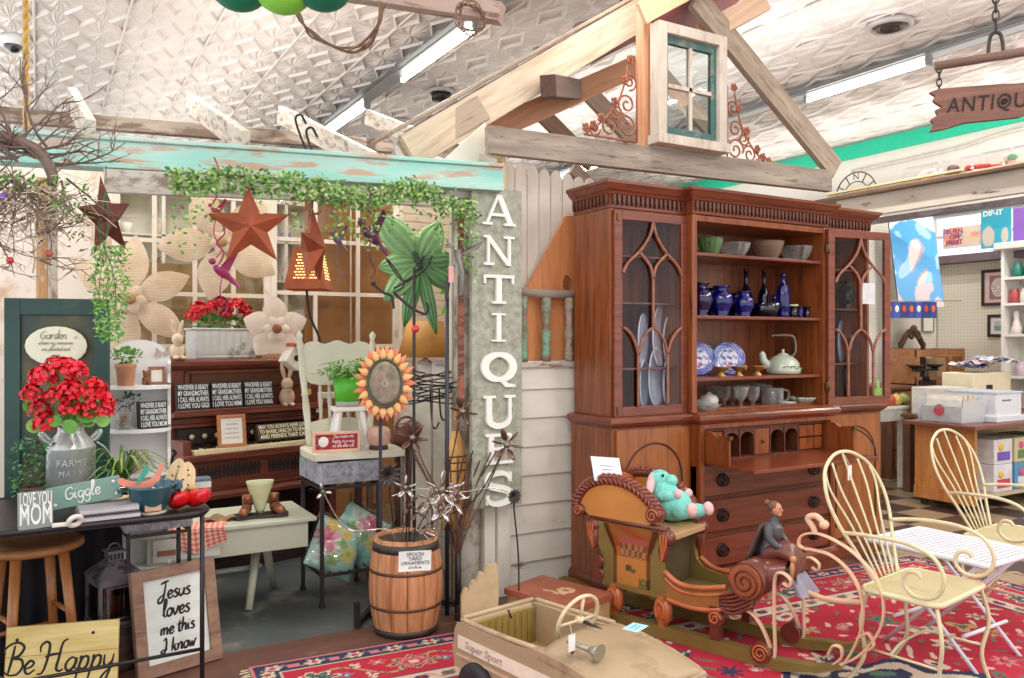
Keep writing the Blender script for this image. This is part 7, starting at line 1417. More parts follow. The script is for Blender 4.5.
# ================================================================ RUG, SLEIGH, PEDAL CAR, GARDEN CHAIRS
RW,RD=3.95,2.75; RA=-R(4.4)
def rug_col():
    rr=random.Random(5); crim=(.42,.012,.035); deep=(.3,.01,.03); navy=(.022,.026,.07); cream=(.58,.47,.36); rose=(.55,.16,.17); green=(.07,.15,.1); blue=(.12,.2,.3); gold=(.45,.27,.12)
    fm=[]
    for i in range(13):
        for j in range(8): fm.append(((i+.5+rr.uniform(-.3,.3))*.235+.62,(j+.5+rr.uniform(-.3,.3))*.235+.55,rr.uniform(.045,.085),rr.choice([cream,cream,rose,gold,green,navy]),rr.choice([navy,crim,green,cream]),rr.random()*6,rr.choice([5,6,7,2,3])))
    def flower(x,y,cx,cy,r,c1,c2,ph,n):
        dx,dy=x-cx,y-cy; d=sqrt(dx*dx+dy*dy)
        if d>r*1.5: return None
        a=atan2(dy,dx); q=r*(.72+.3*cos(n*a+ph))
        if d<q*.3: return c2
        if d<q*.42: return navy
        if d<q: return c1
        return None
    def f(x,y):
        e=min(x,y,RW-x,RD-y)*1.35; along_=x if min(y,RD-y)<min(x,RW-x) else y
        if e<.02: return rose
        if e<.14:
            u=(along_%.17)-.085; v=e-.08; d=sqrt(u*u+v*v); a=atan2(v,u)
            if d<.016: return crim
            if d<.042*(.8+.25*cos(6*a)): return cream
            w=((along_+.085)%.17)-.085
            if abs(w)<.022 and abs(v)<.02: return rose
            if abs(v-.02*sin(along_*36.9))<.005: return gold
            return navy
        if e<.155: return cream
        if e<.165: return crim
        if e<.47:
            k=int(along_/.42); u=along_-(k+.5)*.42; v=e-.315; a=atan2(v,u); d=sqrt(u*u+v*v*1.3)
            R0=.125*(.8+.16*cos(8*a)); 
            if d<R0*.25: return cream
            if d<R0*.45: return crim if k%2 else navy
            if d<R0*.7: return green if k%2==0 else rose
            if d<R0*.82: return navy
            if d<R0: return cream if k%2==0 else gold
            w=((along_+.21)%.42)-.21
            vv=.09*sin(along_*14.96)
            if abs(v-vv)<.008: return gold
            if abs(v-vv)<.014: return navy
            s=flower(w,v,.0,.08 if k%2 else -.08,.05,cream,rose,1,5) or flower(w,v,.07,-.08 if k%2 else .08,.04,rose,cream,0,6) or flower(w,v,-.08,.02,.035,blue,cream,0,4)
            return s or crim
        if e<.485: return navy
        if e<.6:
            u=(along_%.11)-.055; v=e-.542; d=sqrt(u*u+v*v)
            if d<.012: return crim
            if d<.03: return navy if int(along_/.11)%2 else green
            if abs(v-.028*sin(along_*57))<.008: return rose
            return cream
        if e<.615: return navy
        cx,cy=x-RW/2,y-RD/2; r=sqrt((cx/1.0)**2+(cy/.62)**2); a=atan2(cy,cx); rm=.62*(1+.09*cos(12*a))
        if r<rm*.35: c_=navy if int((a+4)*5+r*20)%3 else cream; return c_
        if r<rm*.45: return gold
        if r<rm*.8:
            s=sin(a*8)*sin(r*32); return cream if s>.45 else (green if s<-.5 else navy)
        if r<rm*.9: return cream
        if r<rm: return navy
        for (fx,fy,fr,c1,c2,ph,n) in fm:
            if abs(x-fx)<.13 and abs(y-fy)<.13:
                s=flower(x,y,fx,fy,fr,c1,c2,ph,n)
                if s: return s
        g=sin(x*31+2.2*sin(y*13))*sin(y*29+2*sin(x*11))
        if g>.86: return cream
        if g<-.9: return green
        return crim if sin(x*3+y*5)>-.2 else (.38,.01,.032)
    return f
nu,nv=480,336; rf=rug_col(); m=MB(); m.grid(lambda u,v:((u-.5)*RW,(v-.5)*RD,.012),nu,nv,sm=False); m.bx(-RW/2,RW/2,-RD/2,RD/2,0,.0115)
rc=V((.74,3.4,0))+Matrix.Rotation(RA,3,'Z')@V((RW/2,-RD/2,0))
rug=solo(m,'persian_rug',vcol(.95,bump=.25),'large crimson persian rug with navy and cream borders','rug',(rc.x,rc.y,.001),RA)
paint(rug,lambda i:(*rf((i//nv)/(nu-1)*RW,(i%nv)/(nv-1)*RD),1) if i<nu*nv else (.3,.05,.06,1))
m=MB()
for k in range(120): y=-RD/2+.01+RD*k/120; m.tube([(0,y,.006),(-.03-.01*rnd(),y+ru(-.01,.01),.003)],.003,4)
o=m.build('fringe',plain('D8C8AC',rough=.9),rug); o.location=(-RW/2,0,0); o['kind']='stuff'
# ---- the sleigh
S0=V((2.17,3.575,.014)); sl=thing('painted_sleigh','carved and painted wooden sleigh chair with scroll prow on the red rug','sleigh',S0,atan2(-.95,.312))
olive=plain('806A36',rough=.45,var=.18,sc=5); org_=plain('B8663A',rough=.35,var=.18,sc=8,coat=.2); car=plain('6E3428',rough=.32,var=.22,sc=10,coat=.3); pk_=plain('C98460',rough=.4,var=.12); strapm=plain('DFB596',rough=.45,var=.1); SW_=.30
def both(fn):
    for y in (0,SW_): fn(y)
def side_board(y):
    m=MB(); P=[(.49,.18),(.5,.3),(.46,.38),(.43,.44),(.44,.475),(.83,.475),(.845,.44),(.81,.37),(.82,.3),(.86,.26),(.96,.245),(1.1,.275),(1.16,.29),(1.19,.24),(1.1,.18),(.97,.16),(.83,.172)]
    m.xprism(P,y-.013,y+.013)
    m.build('side_board',olive,sl,bevel=.005)
    m=MB(); s_=-1 if y==0 else 1
    m.xprism([(.835,.29),(.87,.252),(.96,.238),(1.1,.268),(1.16,.282),(1.17,.245),(1.09,.195),(.97,.172),(.84,.185)],y+s_*.013-.003,y+s_*.013+.003); m.build('sweep_panel',plain('9A6638',rough=.35,var=.2,sc=10,coat=.2),sl); m=MB()
    for dz,r in ((0,.012),(.03,.008)): m.tube(cr([(.83,y+s_*.013,.3-dz),(.9,y+s_*.013,.262-dz),(1.0,y+s_*.013,.262-dz),(1.13,y+s_*.013,.292-dz)],6),r,8)
    m.tube(cr([(.84,y+s_*.013,.18),(.97,y+s_*.013,.168),(1.1,y+s_*.013,.19),(1.18,y+s_*.013,.235)],6),.011,8); m.build('swept_moulding',org_,sl)
    arch_=cr([(.35,y,.51),(.34,y,.55),(.39,y,.625),(.48,y,.668),(.59,y,.672),(.69,y,.64),(.765,y,.585),(.785,y,.54)],8); m=MB(); m.tube(arch_,.026,10)
    o=m.build('arm_arch',car,sl); m=MB()
    for k in range(1,len(arch_)-1,2):
        d=(arch_[k+1]-arch_[k-1]).normalized(); n=V((-d.z,0,d.x)); m.tube([arch_[k]+V((0,s_*.028,0))+n*.014-d*.012,arch_[k]+n*.028,arch_[k]+V((0,-s_*.028,0))+n*.014+d*.012],.007,6); m.tube([arch_[k]+V((0,s_*.027,0))+n*.012-d*.012,arch_[k]+V((0,s_*.028,0))-n*.016+d*.012],.006,6)
    m.build('rope_carving',plain('8A4432',rough=.3,coat=.3,var=.15),o)
    for c_,r_ in (((.362,y,.513),.03),((.777,y,.545),.036)):
        m=MB(); m.tube([(c_[0],y-.034,c_[2]),(c_[0],y+.034,c_[2])],r_,18); e=m.build('scroll_end',car,sl); m=MB(); m.tube(spiral((c_[0],y+s_*.037,c_[2]),r_*.85,.006,0,1.6,26),.0045,6); m.build('spiral_groove',org_,e)
    m=MB(); m.xprism([(p.x,p.z) for p in arch_[6:-3]]+[(.75,.49),(.42,.49)],y-.012,y+.012); m.build('arm_panel',plain('C9843F',rough=.35,var=.14,sc=4,coat=.3),sl)
    m=MB(); m.tube([(.42,y,.485),(.84,y,.485)],.016,8); m.build('arm_rail',car,sl)
    for x in (.435,.835): m=MB(); m.ell((x,y,.45),(.042,.034,.036),14,8); m.ell((x+(.012 if x<.6 else -.012),y+s_*.012,.395),(.024,.02,.055),12,8); m.build('acanthus_cap',car,sl)
    for x in (.435,.835):
        m=MB()
        for q in (-1,0,1): m.tube([(x+q*.016,y+s_*.034,.465),(x+q*.012,y+s_*.035,.42),(x+(.012 if x<.6 else -.012),y+s_*.028,.35)],.0045,5)
        m.build('leaf_veins',org_,sl)
    for z in (.225,.285): m=MB(); m.tube([(.475,y-.03,z),(.475,y+.03,z)],.027,14); m.build('back_scroll',car,sl)
both(side_board)
def scene_paint(u,v):
    n_=.5+.5*sin(u*9+3*sin(v*7)); c=[.4-.1*n_,.12,.02]
    if v>.62: c=[.3,.06+.05*n_,.02]
    if .48<v<.8 and .2<u<.85: 
        c=[.16,.07,.03] if (int(u*14)+int(v*10))%2 else [.4,.18,.07]
        if v>.7: c=[.36,.09,.06]
    if v<.47: c=[.5,.2,.045]
    if (u-.42)**2*2+(v-.3)**2*6<.02: c=[.05,.06,.03]
    if (u-.55)**2*3+(v-.26)**2*16<.02: c=[.1,.09,.05]
    if v<.17 and u>.7 and sin(u*40)*sin(v*50)>-.5: c=[.1,.12,.03]
    if .1>min(u,1-u): c=[q*.25 for q in c]
    return (*c,1)
PT=printed('painted_panel',.2,.36,26,40,scene_paint,sl,rough=.25,coat=.5,surf=lambda u,v:(.655+(u-.5)*(.2+.1*max(0,(v-.55)/.45)),-.0145-.014*max(0,v-.6)/.4,.2+.275*v),label='glossy orange panel painted with a farmyard scene')
m=MB(); m.bx(.46,.87,.013,SW_-.013,.44,.468); m.build('seat_board',plain('B89468',rough=.45,var=.12),sl,bevel=.004)
m=MB(); m.bx(.46,.482,.01,SW_-.01,.19,.64); m.build('back_board',olive,sl,bevel=.006); m=MB(); m.tube(cr([(.46,.0,.63),(.45,.09,.66),(.45,SW_/2,.67),(.45,SW_-.09,.66),(.46,SW_,.63)],6),.022,8); m.build('crest_roll',org_,sl)
m=MB(); m.bx(.49,1.15,.013,SW_-.013,.18,.2); m.build('foot_board',plain('6E5C36',rough=.6,var=.2),sl)
m=MB(); m.bx(.78,.795,.013,SW_-.013,.2,.44); m.build('seat_riser',plain('54482C',rough=.6,var=.2),sl)
# prow drum with spiral ends
DX,DZ,DR=1.222,.336,.078
m=MB(); m.tube([(DX,-.03,DZ),(DX,SW_+.03,DZ)],DR,30); dr=m.build('prow_drum',car,sl)
for y,s_ in ((-.03,-1),(SW_+.03,1)):
    m=MB(); m.tube([(DX,y,DZ),(DX,y+s_*.01,DZ)],DR*.9,30); e=m.build('drum_end',plain('9E5634',rough=.3,var=.15,coat=.3),sl); m=MB(); m.tube(spiral((DX,y+s_*.012,DZ),DR*.86,.01,pi,2.2,60),.0045,6); m.build('spiral_groove',plain('5A2A1E',rough=.3),e)
m=MB(); m.grid(lambda u,v:(DX+.0+.12*u,(SW_/2)+(SW_/2-.02)*(1-.45*u)*cos(pi*v),DZ+.03*u+(.085-.03*u)*sin(pi*v)),12,16); m.build('prow_shell',car,sl)
m=MB()
for k in range(6): m.tube(cr([(1.1,-.015,.19+.012*k),(1.17,-.025,.19+.018*k),(1.25,-.02,.24+.016*k)],5),.0075,6)
m.build('carved_waves',car,sl)
# runners with posts and scrolls
def runner(y):
    m=MB(); P=[(0,.0),(.0,.05),(1.2,.055),(1.34,.045),(1.5,.06),(1.6,.09),(1.61,.075),(1.5,.035),(1.36,.0)]; m.xprism(P,y-.024,y+.024); m.build('runner',olive,sl,bevel=.004)
    for x in (.553,.814): m=MB(); m.ell((x-.018,y,.12),(.026,.03,.058),14,8); m.ell((x+.018,y,.12),(.026,.03,.058),14,8); m.bx(x-.014,x+.014,y-.02,y+.02,.05,.19); p=m.build('carved_post',org_,sl); m=MB(); m.tube(arc((x,y-.03 if y==0 else y+.03,.125),.022,-1,pi+1,14,ry=.04),.007,6); m.build('post_carving',org_,p)
    m=MB(); m.tube([(1.08,y-.025,.15),(1.08,y+.025,.15)],.034,16); m.bx(1.055,1.095,y-.02,y+.02,.05,.15); m.bx(1.05,1.09,y-.02,y+.02,.15,.2); p=m.build('front_post',car,sl); m=MB(); s_=-1 if y==0 else 1; m.tube(spiral((1.08,y+s_*.028,.15),.029,.006,0,1.6,24),.005,6); m.build('spiral_groove',org_,p)
    m=MB(); m.tube([(1.285,y-.03,.055),(1.285,y+.03,.055)],.043,22); p=m.build('runner_scroll',car,sl); m=MB(); m.tube(spiral((1.285,y+s_*.033,.055),.037,.008,0,2.0,30),.005,6); m.build('spiral_groove',org_,p)
    def strap(P,nm='curled_strap'):
        m=MB(); m.tube(cr([(a,y+b,c) for a,b,c in P],6),.004,6,rb=.014,up=(0,1,0)) if False else m.tube(cr([(a,y+b,c) for a,b,c in P],7),.005,8,rb=.015,up=(0,1,0)); m.build(nm,strapm,sl)
    strap([(1.13,0,.19),(1.15,0,.165),(1.18,0,.175),(1.175,0,.205),(1.15,0,.21)]); strap([(1.15,0,.21),(1.24,0,.2),(1.3,0,.12),(1.325,0,.03),(1.29,0,.005),(1.15,0,.012),(1.05,0,.03)])
    strap([(1.37,0,.355),(1.395,0,.345),(1.4,0,.375),(1.36,0,.395),(1.335,0,.36),(1.333,0,.2),(1.335,0,.06),(1.31,0,.01),(1.2,0,.0)])
    if y: return
    strap([(1.55,0,.06),(1.66,0,.13),(1.74,0,.25),(1.755,0,.36),(1.72,0,.455),(1.63,0,.535),(1.52,0,.575),(1.45,0,.56),(1.435,0,.52),(1.47,0,.505)],'prow_strap')
    strap([(1.46,0,.51),(1.56,0,.5),(1.64,0,.44),(1.68,0,.34),(1.67,0,.22),(1.6,0,.08),(1.5,0,.03)],'inner_prow_strap')
    strap([(1.55,0,.11),(1.57,0,.15),(1.6,0,.15),(1.6,0,.11),(1.55,0,.06)]); strap([(1.66,0,.2),(1.7,0,.23),(1.72,0,.19),(1.69,0,.16)])
both(runner)
m=MB(); m.tube(cr([(1.36,SW_/2,.3),(1.52,.08,.3),(1.68,.01,.34)],6),.011,8); m.build('prow_cross_strap',strapm,sl)
m=MB(); m.tube(cr([(1.5,.0,.575),(1.49,.0,.6),(1.47,.0,.63),(1.5,.0,.645),(1.53,.0,.625)],5),.012,8); m.ell((1.535,.0,.615),(.02,.02,.018),10,7); m.build('bell_bracket',strapm,sl)
# carved lady riding on the prow
LO=V((1.27,SW_/2-.0,.395)); skin=plain('C98A66',rough=.4); hairm=plain('6A4836',rough=.5); dress=plain('4A4A4E',rough=.4,var=.3,sc=20,coat=.2); skirt=plain('6E3A30',rough=.4,var=.3,sc=12,coat=.2); grey=plain('8E8C9C',rough=.4,var=.15)
fg=thing('carved_lady','carved painted wooden lady in a grey bodice sitting on the sleigh prow','figurine',on(sl,LO.x,LO.y,LO.z),sl.rotation_euler.z); fg.scale=(.92,.92,.9)
m=MB()
def blend(pts): m.tube(cr([p for p,_ in pts],5),lambda t,R_=[r for _,r in pts]: R_[min(int(t*(len(R_)-1)),len(R_)-2)]*(1-(t*(len(R_)-1)-min(int(t*(len(R_)-1)),len(R_)-2)))+R_[min(int(t*(len(R_)-1)),len(R_)-2)+1]*(t*(len(R_)-1)-min(int(t*(len(R_)-1)),len(R_)-2)),14)
blend([((-.02,0,.0),.05),((-.022,0,.05),.048),((-.018,0,.09),.036),((-.01,0,.13),.047),((-.008,0,.165),.044),((-.004,0,.185),.02),((0,0,.21),.015),((.0,0,.225),.016)])
bd=m.build('torso',dress,fg)
m=MB(); m.ell((.006,0,.246),(.027,.023,.032),16,10); m.ell((.033,0,.243),(.007,.005,.008),8,5); m.ell((.028,0,.232),(.006,.01,.004),8,5); m.ell((.022,0,.222),(.012,.012,.009),8,5); m.tube([(0,0,.19),(.002,0,.225)],.0125,10)
for q in (-1,1): m.ell((.004,q*.023,.243),(.006,.003,.009),8,5)
hd=m.build('head',skin,fg); m=MB()
for q in (-1,1): m.ell((.03,q*.01,.252),(.003,.004,.002),6,4)
m.build('eyes',dark,hd); m=MB(); m.ell((.0315,0,.2325),(.003,.006,.0018),6,4); m.build('lips',plain('A03A34',rough=.4),hd)
m=MB(); m.ell((-.006,0,.256),(.029,.027,.028),14,9); m.ell((-.038,0,.27),(.016,.016,.016),12,8); m.build('hair_bun',hairm,fg)
for q in (-1,1):
    m=MB(); m.tube(cr([(-.01,q*.045,.165),(.0,q*.06,.12),(.03,q*.052,.085),(.06,q*.03,.075)],5),[.021,.02,.018,.016,.014,.012],12); m.build('sleeve',dress,fg)
    m=MB(); m.tube([(.055,q*.032,.076),(.08,q*.018,.068)],.01,10)
    for k in range(4): m.tube(cr([(.08,q*(.012+.005*k),.07),(.095,q*(.01+.004*k),.064),(.1,q*(.008+.004*k),.056)],4),.0032,6)
    m.tube([(.074,q*.008,.07),(.088,q*.002,.066)],.0035,6); m.build('hand',skin,fg)
m=MB(); m.grid(lambda u,v:(-.03+.15*min(1,u*1.5)+.03*max(0,u-.66)+.012*cos(9*2*pi*v)*u*.3, (.055+.02*u)*cos(2*pi*v), .035+.025*sin(pi*min(1,u*1.5))-.2*max(0,u-.55)+(.045-.0*u)*sin(2*pi*v)*(1-.2*u)),14,28,cv=True); m.build('skirt',skirt,fg)
m=MB(); m.grid(lambda u,v:(.095+.06*u+.035*cos(2*pi*v)+.006*cos(16*pi*v),(.05+.03*u)*sin(2*pi*v)*1.1,-.03-.09*u),8,30,cv=True); m.build('petticoat',grey,fg)
for q in (-1,1): m=MB(); m.ell((.17,q*.025,-.125),(.03,.014,.014),10,7); m.build('shoe',plain('C08A5A',rough=.4),fg)
m=MB(); m.grid(lambda u,v:(-.05-.06*u+.01*sin(v*9),(v-.5)*(.1+.05*u),.17-.17*u),10,12); m.build('shawl',plain('54453E',rough=.5,var=.3,sc=14),fg,solid=.008)
m=MB(); m.ell((.11,-.06,-.01),(.014,.018,.045),10,8); m.ell((.112,-.062,.04),(.016,.014,.016),10,7); m.build('cherub_carving',plain('C48A58',rough=.4),fg)
# plush rabbit and card on the seat
mint=plain('7FD0C4',rough=.95,var=.12,sc=60,bump=.5); pinkp=plain('E3B8B8',rough=.95,var=.08,sc=60,bump=.4)
pr_=thing('plush_bunny','mint green plush bunny with pale pink ears lounging on the sleigh seat','plush toy',on(sl,.745,.225,.472),1.0); pr_.rotation_euler=(-.2,.12,.35); pr_.scale=(1.2,1.2,1.2)
m=MB(); m.ell((0,0,.065),(.07,.075,.065),18,12); m.ell((0,.03,.11),(.055,.055,.06),16,10); m.ell((0,.05,.165),(.05,.048,.045),16,10); m.ell((0,.0,.16),(.028,.03,.026),12,8)
for q in (-1,1): m.ell((q*.05,-.06,.035),(.032,.06,.03),12,8,Matrix.Rotation(q*.35,4,'Z')); m.ell((q*.062,-.01,.1),(.022,.045,.022),12,8,Matrix.Rotation(-q*.5,4,'Z'))
m.build('body',mint,pr_)
for q in (-1,1):
    m=MB(); m.ell((q*.055,.06,.15),(.022,.016,.06),12,8,Matrix.Rotation(q*-.6,4,'Y')); m.build('ear',pinkp,pr_); m=MB(); m.ell((q*.07,-.115,.04),(.026,.02,.028),12,8); m.build('foot_pad',pinkp,pr_); m=MB(); m.ell((q*.045,-.05,.105),(.02,.016,.02),10,7); m.build('paw_pad',pinkp,pr_); m=MB(); m.ell((q*.034,.012,.182),.0065,8,6); m.build('eye',dark,pr_)
t=thing('price_card','white typed price card propped on the sleigh arm','card',on(sl,.5,.03,.66),sl.rotation_euler.z+1.3); t.scale=(1.3,1,1.3); t.rotation_euler=(-.5,.12,-.1); m=MB(); m.bx(-.062,.062,0,.002,0,.095); m.build('card_stock',plain('DDE4EA',rough=.6),t); squiggles(t,2,.06,.045,.06,plain('9AA0AA'),y=-.0005)
# painted box behind the sleigh
p=at(558,590,Z=.2); pb=thing('painted_box','low wooden box with a red brown painted lid behind the pedal car','box',(p.x,p.y,.0),sl.rotation_euler.z); m=MB(); m.bx(-.2,.2,-.13,.13,.014,.17); m.build('box_body',wood('9A7A52','B8986C'),pb,bevel=.004); m=MB(); m.bx(-.21,.21,-.14,.14,.17,.2); ld=m.build('lid',plain('9A5640',rough=.45,var=.15),pb,bevel=.004); m=MB()
for k in range(7): a=2*pi*k/7; m.ell((.03+.03*cos(a),.02+.03*sin(a),.2),(.018,.018,.0025),10,5)
for k in range(4): m.ell((-.04+.03*k,-.04+.01*(k%2),.2),(.02,.009,.002),10,5)
m.build('painted_motif',plain('C9A27C',rough=.5),ld)
# scalloped cream rail
a_=at(463,640,Z=0); sc_=thing('scalloped_board','cream scalloped edge board standing behind the pedal car','board',a_+V((0,.02,0)),-.3); m=MB(); top=[]
for k in range(4): top+=[(.034*k+.034*u_,.19+.034*k+.02*sin(pi*u_)+.03*u_) for u_ in (0,.25,.5,.75,1)]
m.xprism([(0,0),(.16,0),(.17,.18),(.165,.33)]+top[::-1],-.02,.02); m.build('board_face',plain('C4AE86',rough=.6,var=.15),sc_,bevel=.005)
# ---- pedal car
CO=V((1.36,2.76,.013)); pc=thing('pedal_car','old tan painted pedal car with open cockpit at the front of the rug','toy car',CO,atan2(-.985,.17)); tan=worn('9E876A','6E5C46',.64,sc=5,rough=.5,h1b='B09878',sharp=.1); tan2=worn('B8A282','8A6E5C',.62,sc=7,rough=.5,h1b='B8A080',sharp=.08); CW=.43; CL=.95
m=MB(); P=[(0,.13),(-.01,.2),(.0,.3),(.02,.345),(.4,.355),(.52,.37),(.64,.37),(.8,.345),(.93,.31),(.96,.25),(.96,.13)]
for y0,y1 in ((0,.045),(CW-.045,CW)): m.xprism([q for q in P],y0,y1)
m.build('side_panel',tan,pc,bevel=.02,seg=3)
m=MB(); m.bx(-.005,.045,.04,CW-.04,.13,.345); m.build('rear_panel',tan,pc,bevel=.015,seg=3)
m=MB(); m.grid(lambda u,v:(.53+.435*u,.0+CW*v,(.372-.02*u-.045*u**4)+.03*sin(pi*v)*(1-.4*u)-.03*(abs(2*v-1)**8)),16,18); m.build('hood',tan,pc,solid=.012)
m=MB(); m.bx(.94,.972,.02,CW-.02,.13,.32); m.build('nose_panel',tan,pc,bevel=.014,seg=3); m=MB()
for k in range(5): m.bx(.968,.98,.08,CW-.08,.16+.028*k,.172+.028*k)
m.build('grille_bars',plain('C9C6C0',rough=.3,metal=.6),pc)
for y in (.055,CW-.055): m=MB(); m.ell((.972,y,.27),(.014,.032,.032),14,8); m.build('headlight',plain('C6CAD2',rough=.15,metal=.5),pc)
m=MB(); m.bx(.04,.54,.045,CW-.045,.14,.155); 
m.build('cockpit_floor',wood('A8845A','C4A276'),pc); m=MB(); m.bx(.045,.06,.05,CW-.05,.155,.33); 
for k in range(9): m.bx(.06,.064,.065+.034*k,.085+.034*k,.16,.32)
m.build('ribbed_seat_back',plain('8E7A3E',rough=.6,var=.15),pc); m=MB(); m.bx(.52,.535,.045,CW-.045,.155,.36); m.build('dashboard',plain('4A4030',rough=.6),pc)
m=MB(); m.tube([(.02,.03,.352),(.02,CW-.03,.352)],.012,8); m.tube(cr([(.03,.02,.352),(.25,.012,.358),(.5,.012,.372)],5),.011,8); m.tube(cr([(.03,CW-.02,.352),(.25,CW-.012,.358),(.5,CW-.012,.372)],5),.011,8); m.build('cockpit_roll',tan2,pc)
m=MB(); m.bx(.03,.8,-.004,.002,.225,.285); st_=m.build('name_stripe',plain('E3D6C2',rough=.5,var=.1),pc,label='worn white stripe along the side'); text('Super Sport',.05,plain('B59A8C',rough=.6),pc,(.2,-.0055,.255),shear=.2); m=MB(); m.bx(.02,.9,-.005,.0,.19,.2); m.build('trim_strip',plain('C8A890',rough=.4),pc)
for x in (.17,.76):
    for y,s_ in ((-.01,-1),(CW+.01,1)):
        m=MB(); o_=m.M; m.M=Matrix.Translation((x,y,.1))@Matrix.Rotation(R(90),4,'X'); m.lathe([(.06,-.022),(.095,-.022),(.1,-.01),(.1,.01),(.095,.022),(.06,.022)],28); w_=m.M; m.M=o_; wl_=m.build('wheel',plain('26242C',rough=.6),pc); m=MB(); m.M=w_; m.lathe([(1e-5,-.018),(.058,-.014),(.058,.014),(1e-5,.018)],20); m.build('hubcap',plain('D6D0C2',rough=.4),wl_)
m=MB(); m.tube([(.17,0,.1),(.17,CW,.1)],.008,6); m.tube([(.76,0,.1),(.76,CW,.1)],.008,6); m.build('axle',iron,pc)
sw_c=V((.47,.25,.425)); ax_=V((-.95,-.28,.28)).normalized(); x_=V((0,1,0)); y_=ax_.cross(x_); whm=plain('DCC7A4',rough=.4,var=.1)
m=MB(); m.tube([sw_c+x_*.1*cos(a)+y_*.118*sin(a) for a in [2*pi*i/36 for i in range(36)]],.0085,8,closed=True); sw_=m.build('steering_wheel',whm,pc); m=MB(); [m.tube([sw_c+ax_*-.012,sw_c+x_*.096*cos(a)+y_*.112*sin(a)],.007,6) for a in (.1,pi-.1,-pi/2)]; m.ell(sw_c-ax_*.01,.02,10,7); m.build('wheel_spokes',whm,sw_); m=MB(); m.tube([sw_c,sw_c-ax_*.16],.008,6); m.build('steering_column',iron,sw_)
m=MB(); m.tube([(.62,.06,.425),(.72,.075,.42)],lambda t:.008+.006*t,10); m.tube([(.72,.075,.42),(.76,.081,.418)],lambda t:.014+.02*t,14); hn=m.build('horn',plain('9C9686',rough=.35,metal=.5),pc); m=MB(); m.tube([(.64,.063,.42),(.64,.063,.37)],.005,6); m.build('horn_bracket',iron,hn)
t=thing('hang_tag','white hang tag tied to the pedal car horn','tag',on(pc,.6,.035,.325),pc.rotation_euler.z+pi/2); m=MB(); m.bx(-.015,.015,0,.001,.0,.055); m.build('tag_card',plain('EFEFEA'),t); m=MB(); m.tube([(0,0,.055),(0,.01,.085)],.001,4); m.build('string',plain('D8D4C8'),t)
p=on(pc,.7,.23,.385); t=thing('price_sticker','pale blue price sticker on the pedal car hood','sticker',p,pc.rotation_euler.z+pi/2+.2); t.rotation_euler=(0,.03,pc.rotation_euler.z+pi/2+.25); m=MB(); m.bx(-.042,.042,-.028,.028,0,.001); m.build('paper',plain('A8DCEC',rough=.6),t); squ=MB()
for k in range(2): squ.tube([(-.025+.05*i/14,.008-.016*k+.004*sin(i*2.1+k),.0015) for i in range(15)],.0008,4)
squ.build('handwriting',plain('5A86B8'),t)
m=MB(); m.bx(-.004,.004,-.004,.004,0,.03); t=thing('gear_lever','small dark lever standing in the pedal car side','lever',on(pc,.3,.03,.355)); m=MB(); m.tube([(0,0,0),(-.01,.005,.03)],.004,6); m.build('rod',iron,t)
pc.scale=(.9,.95,.8)
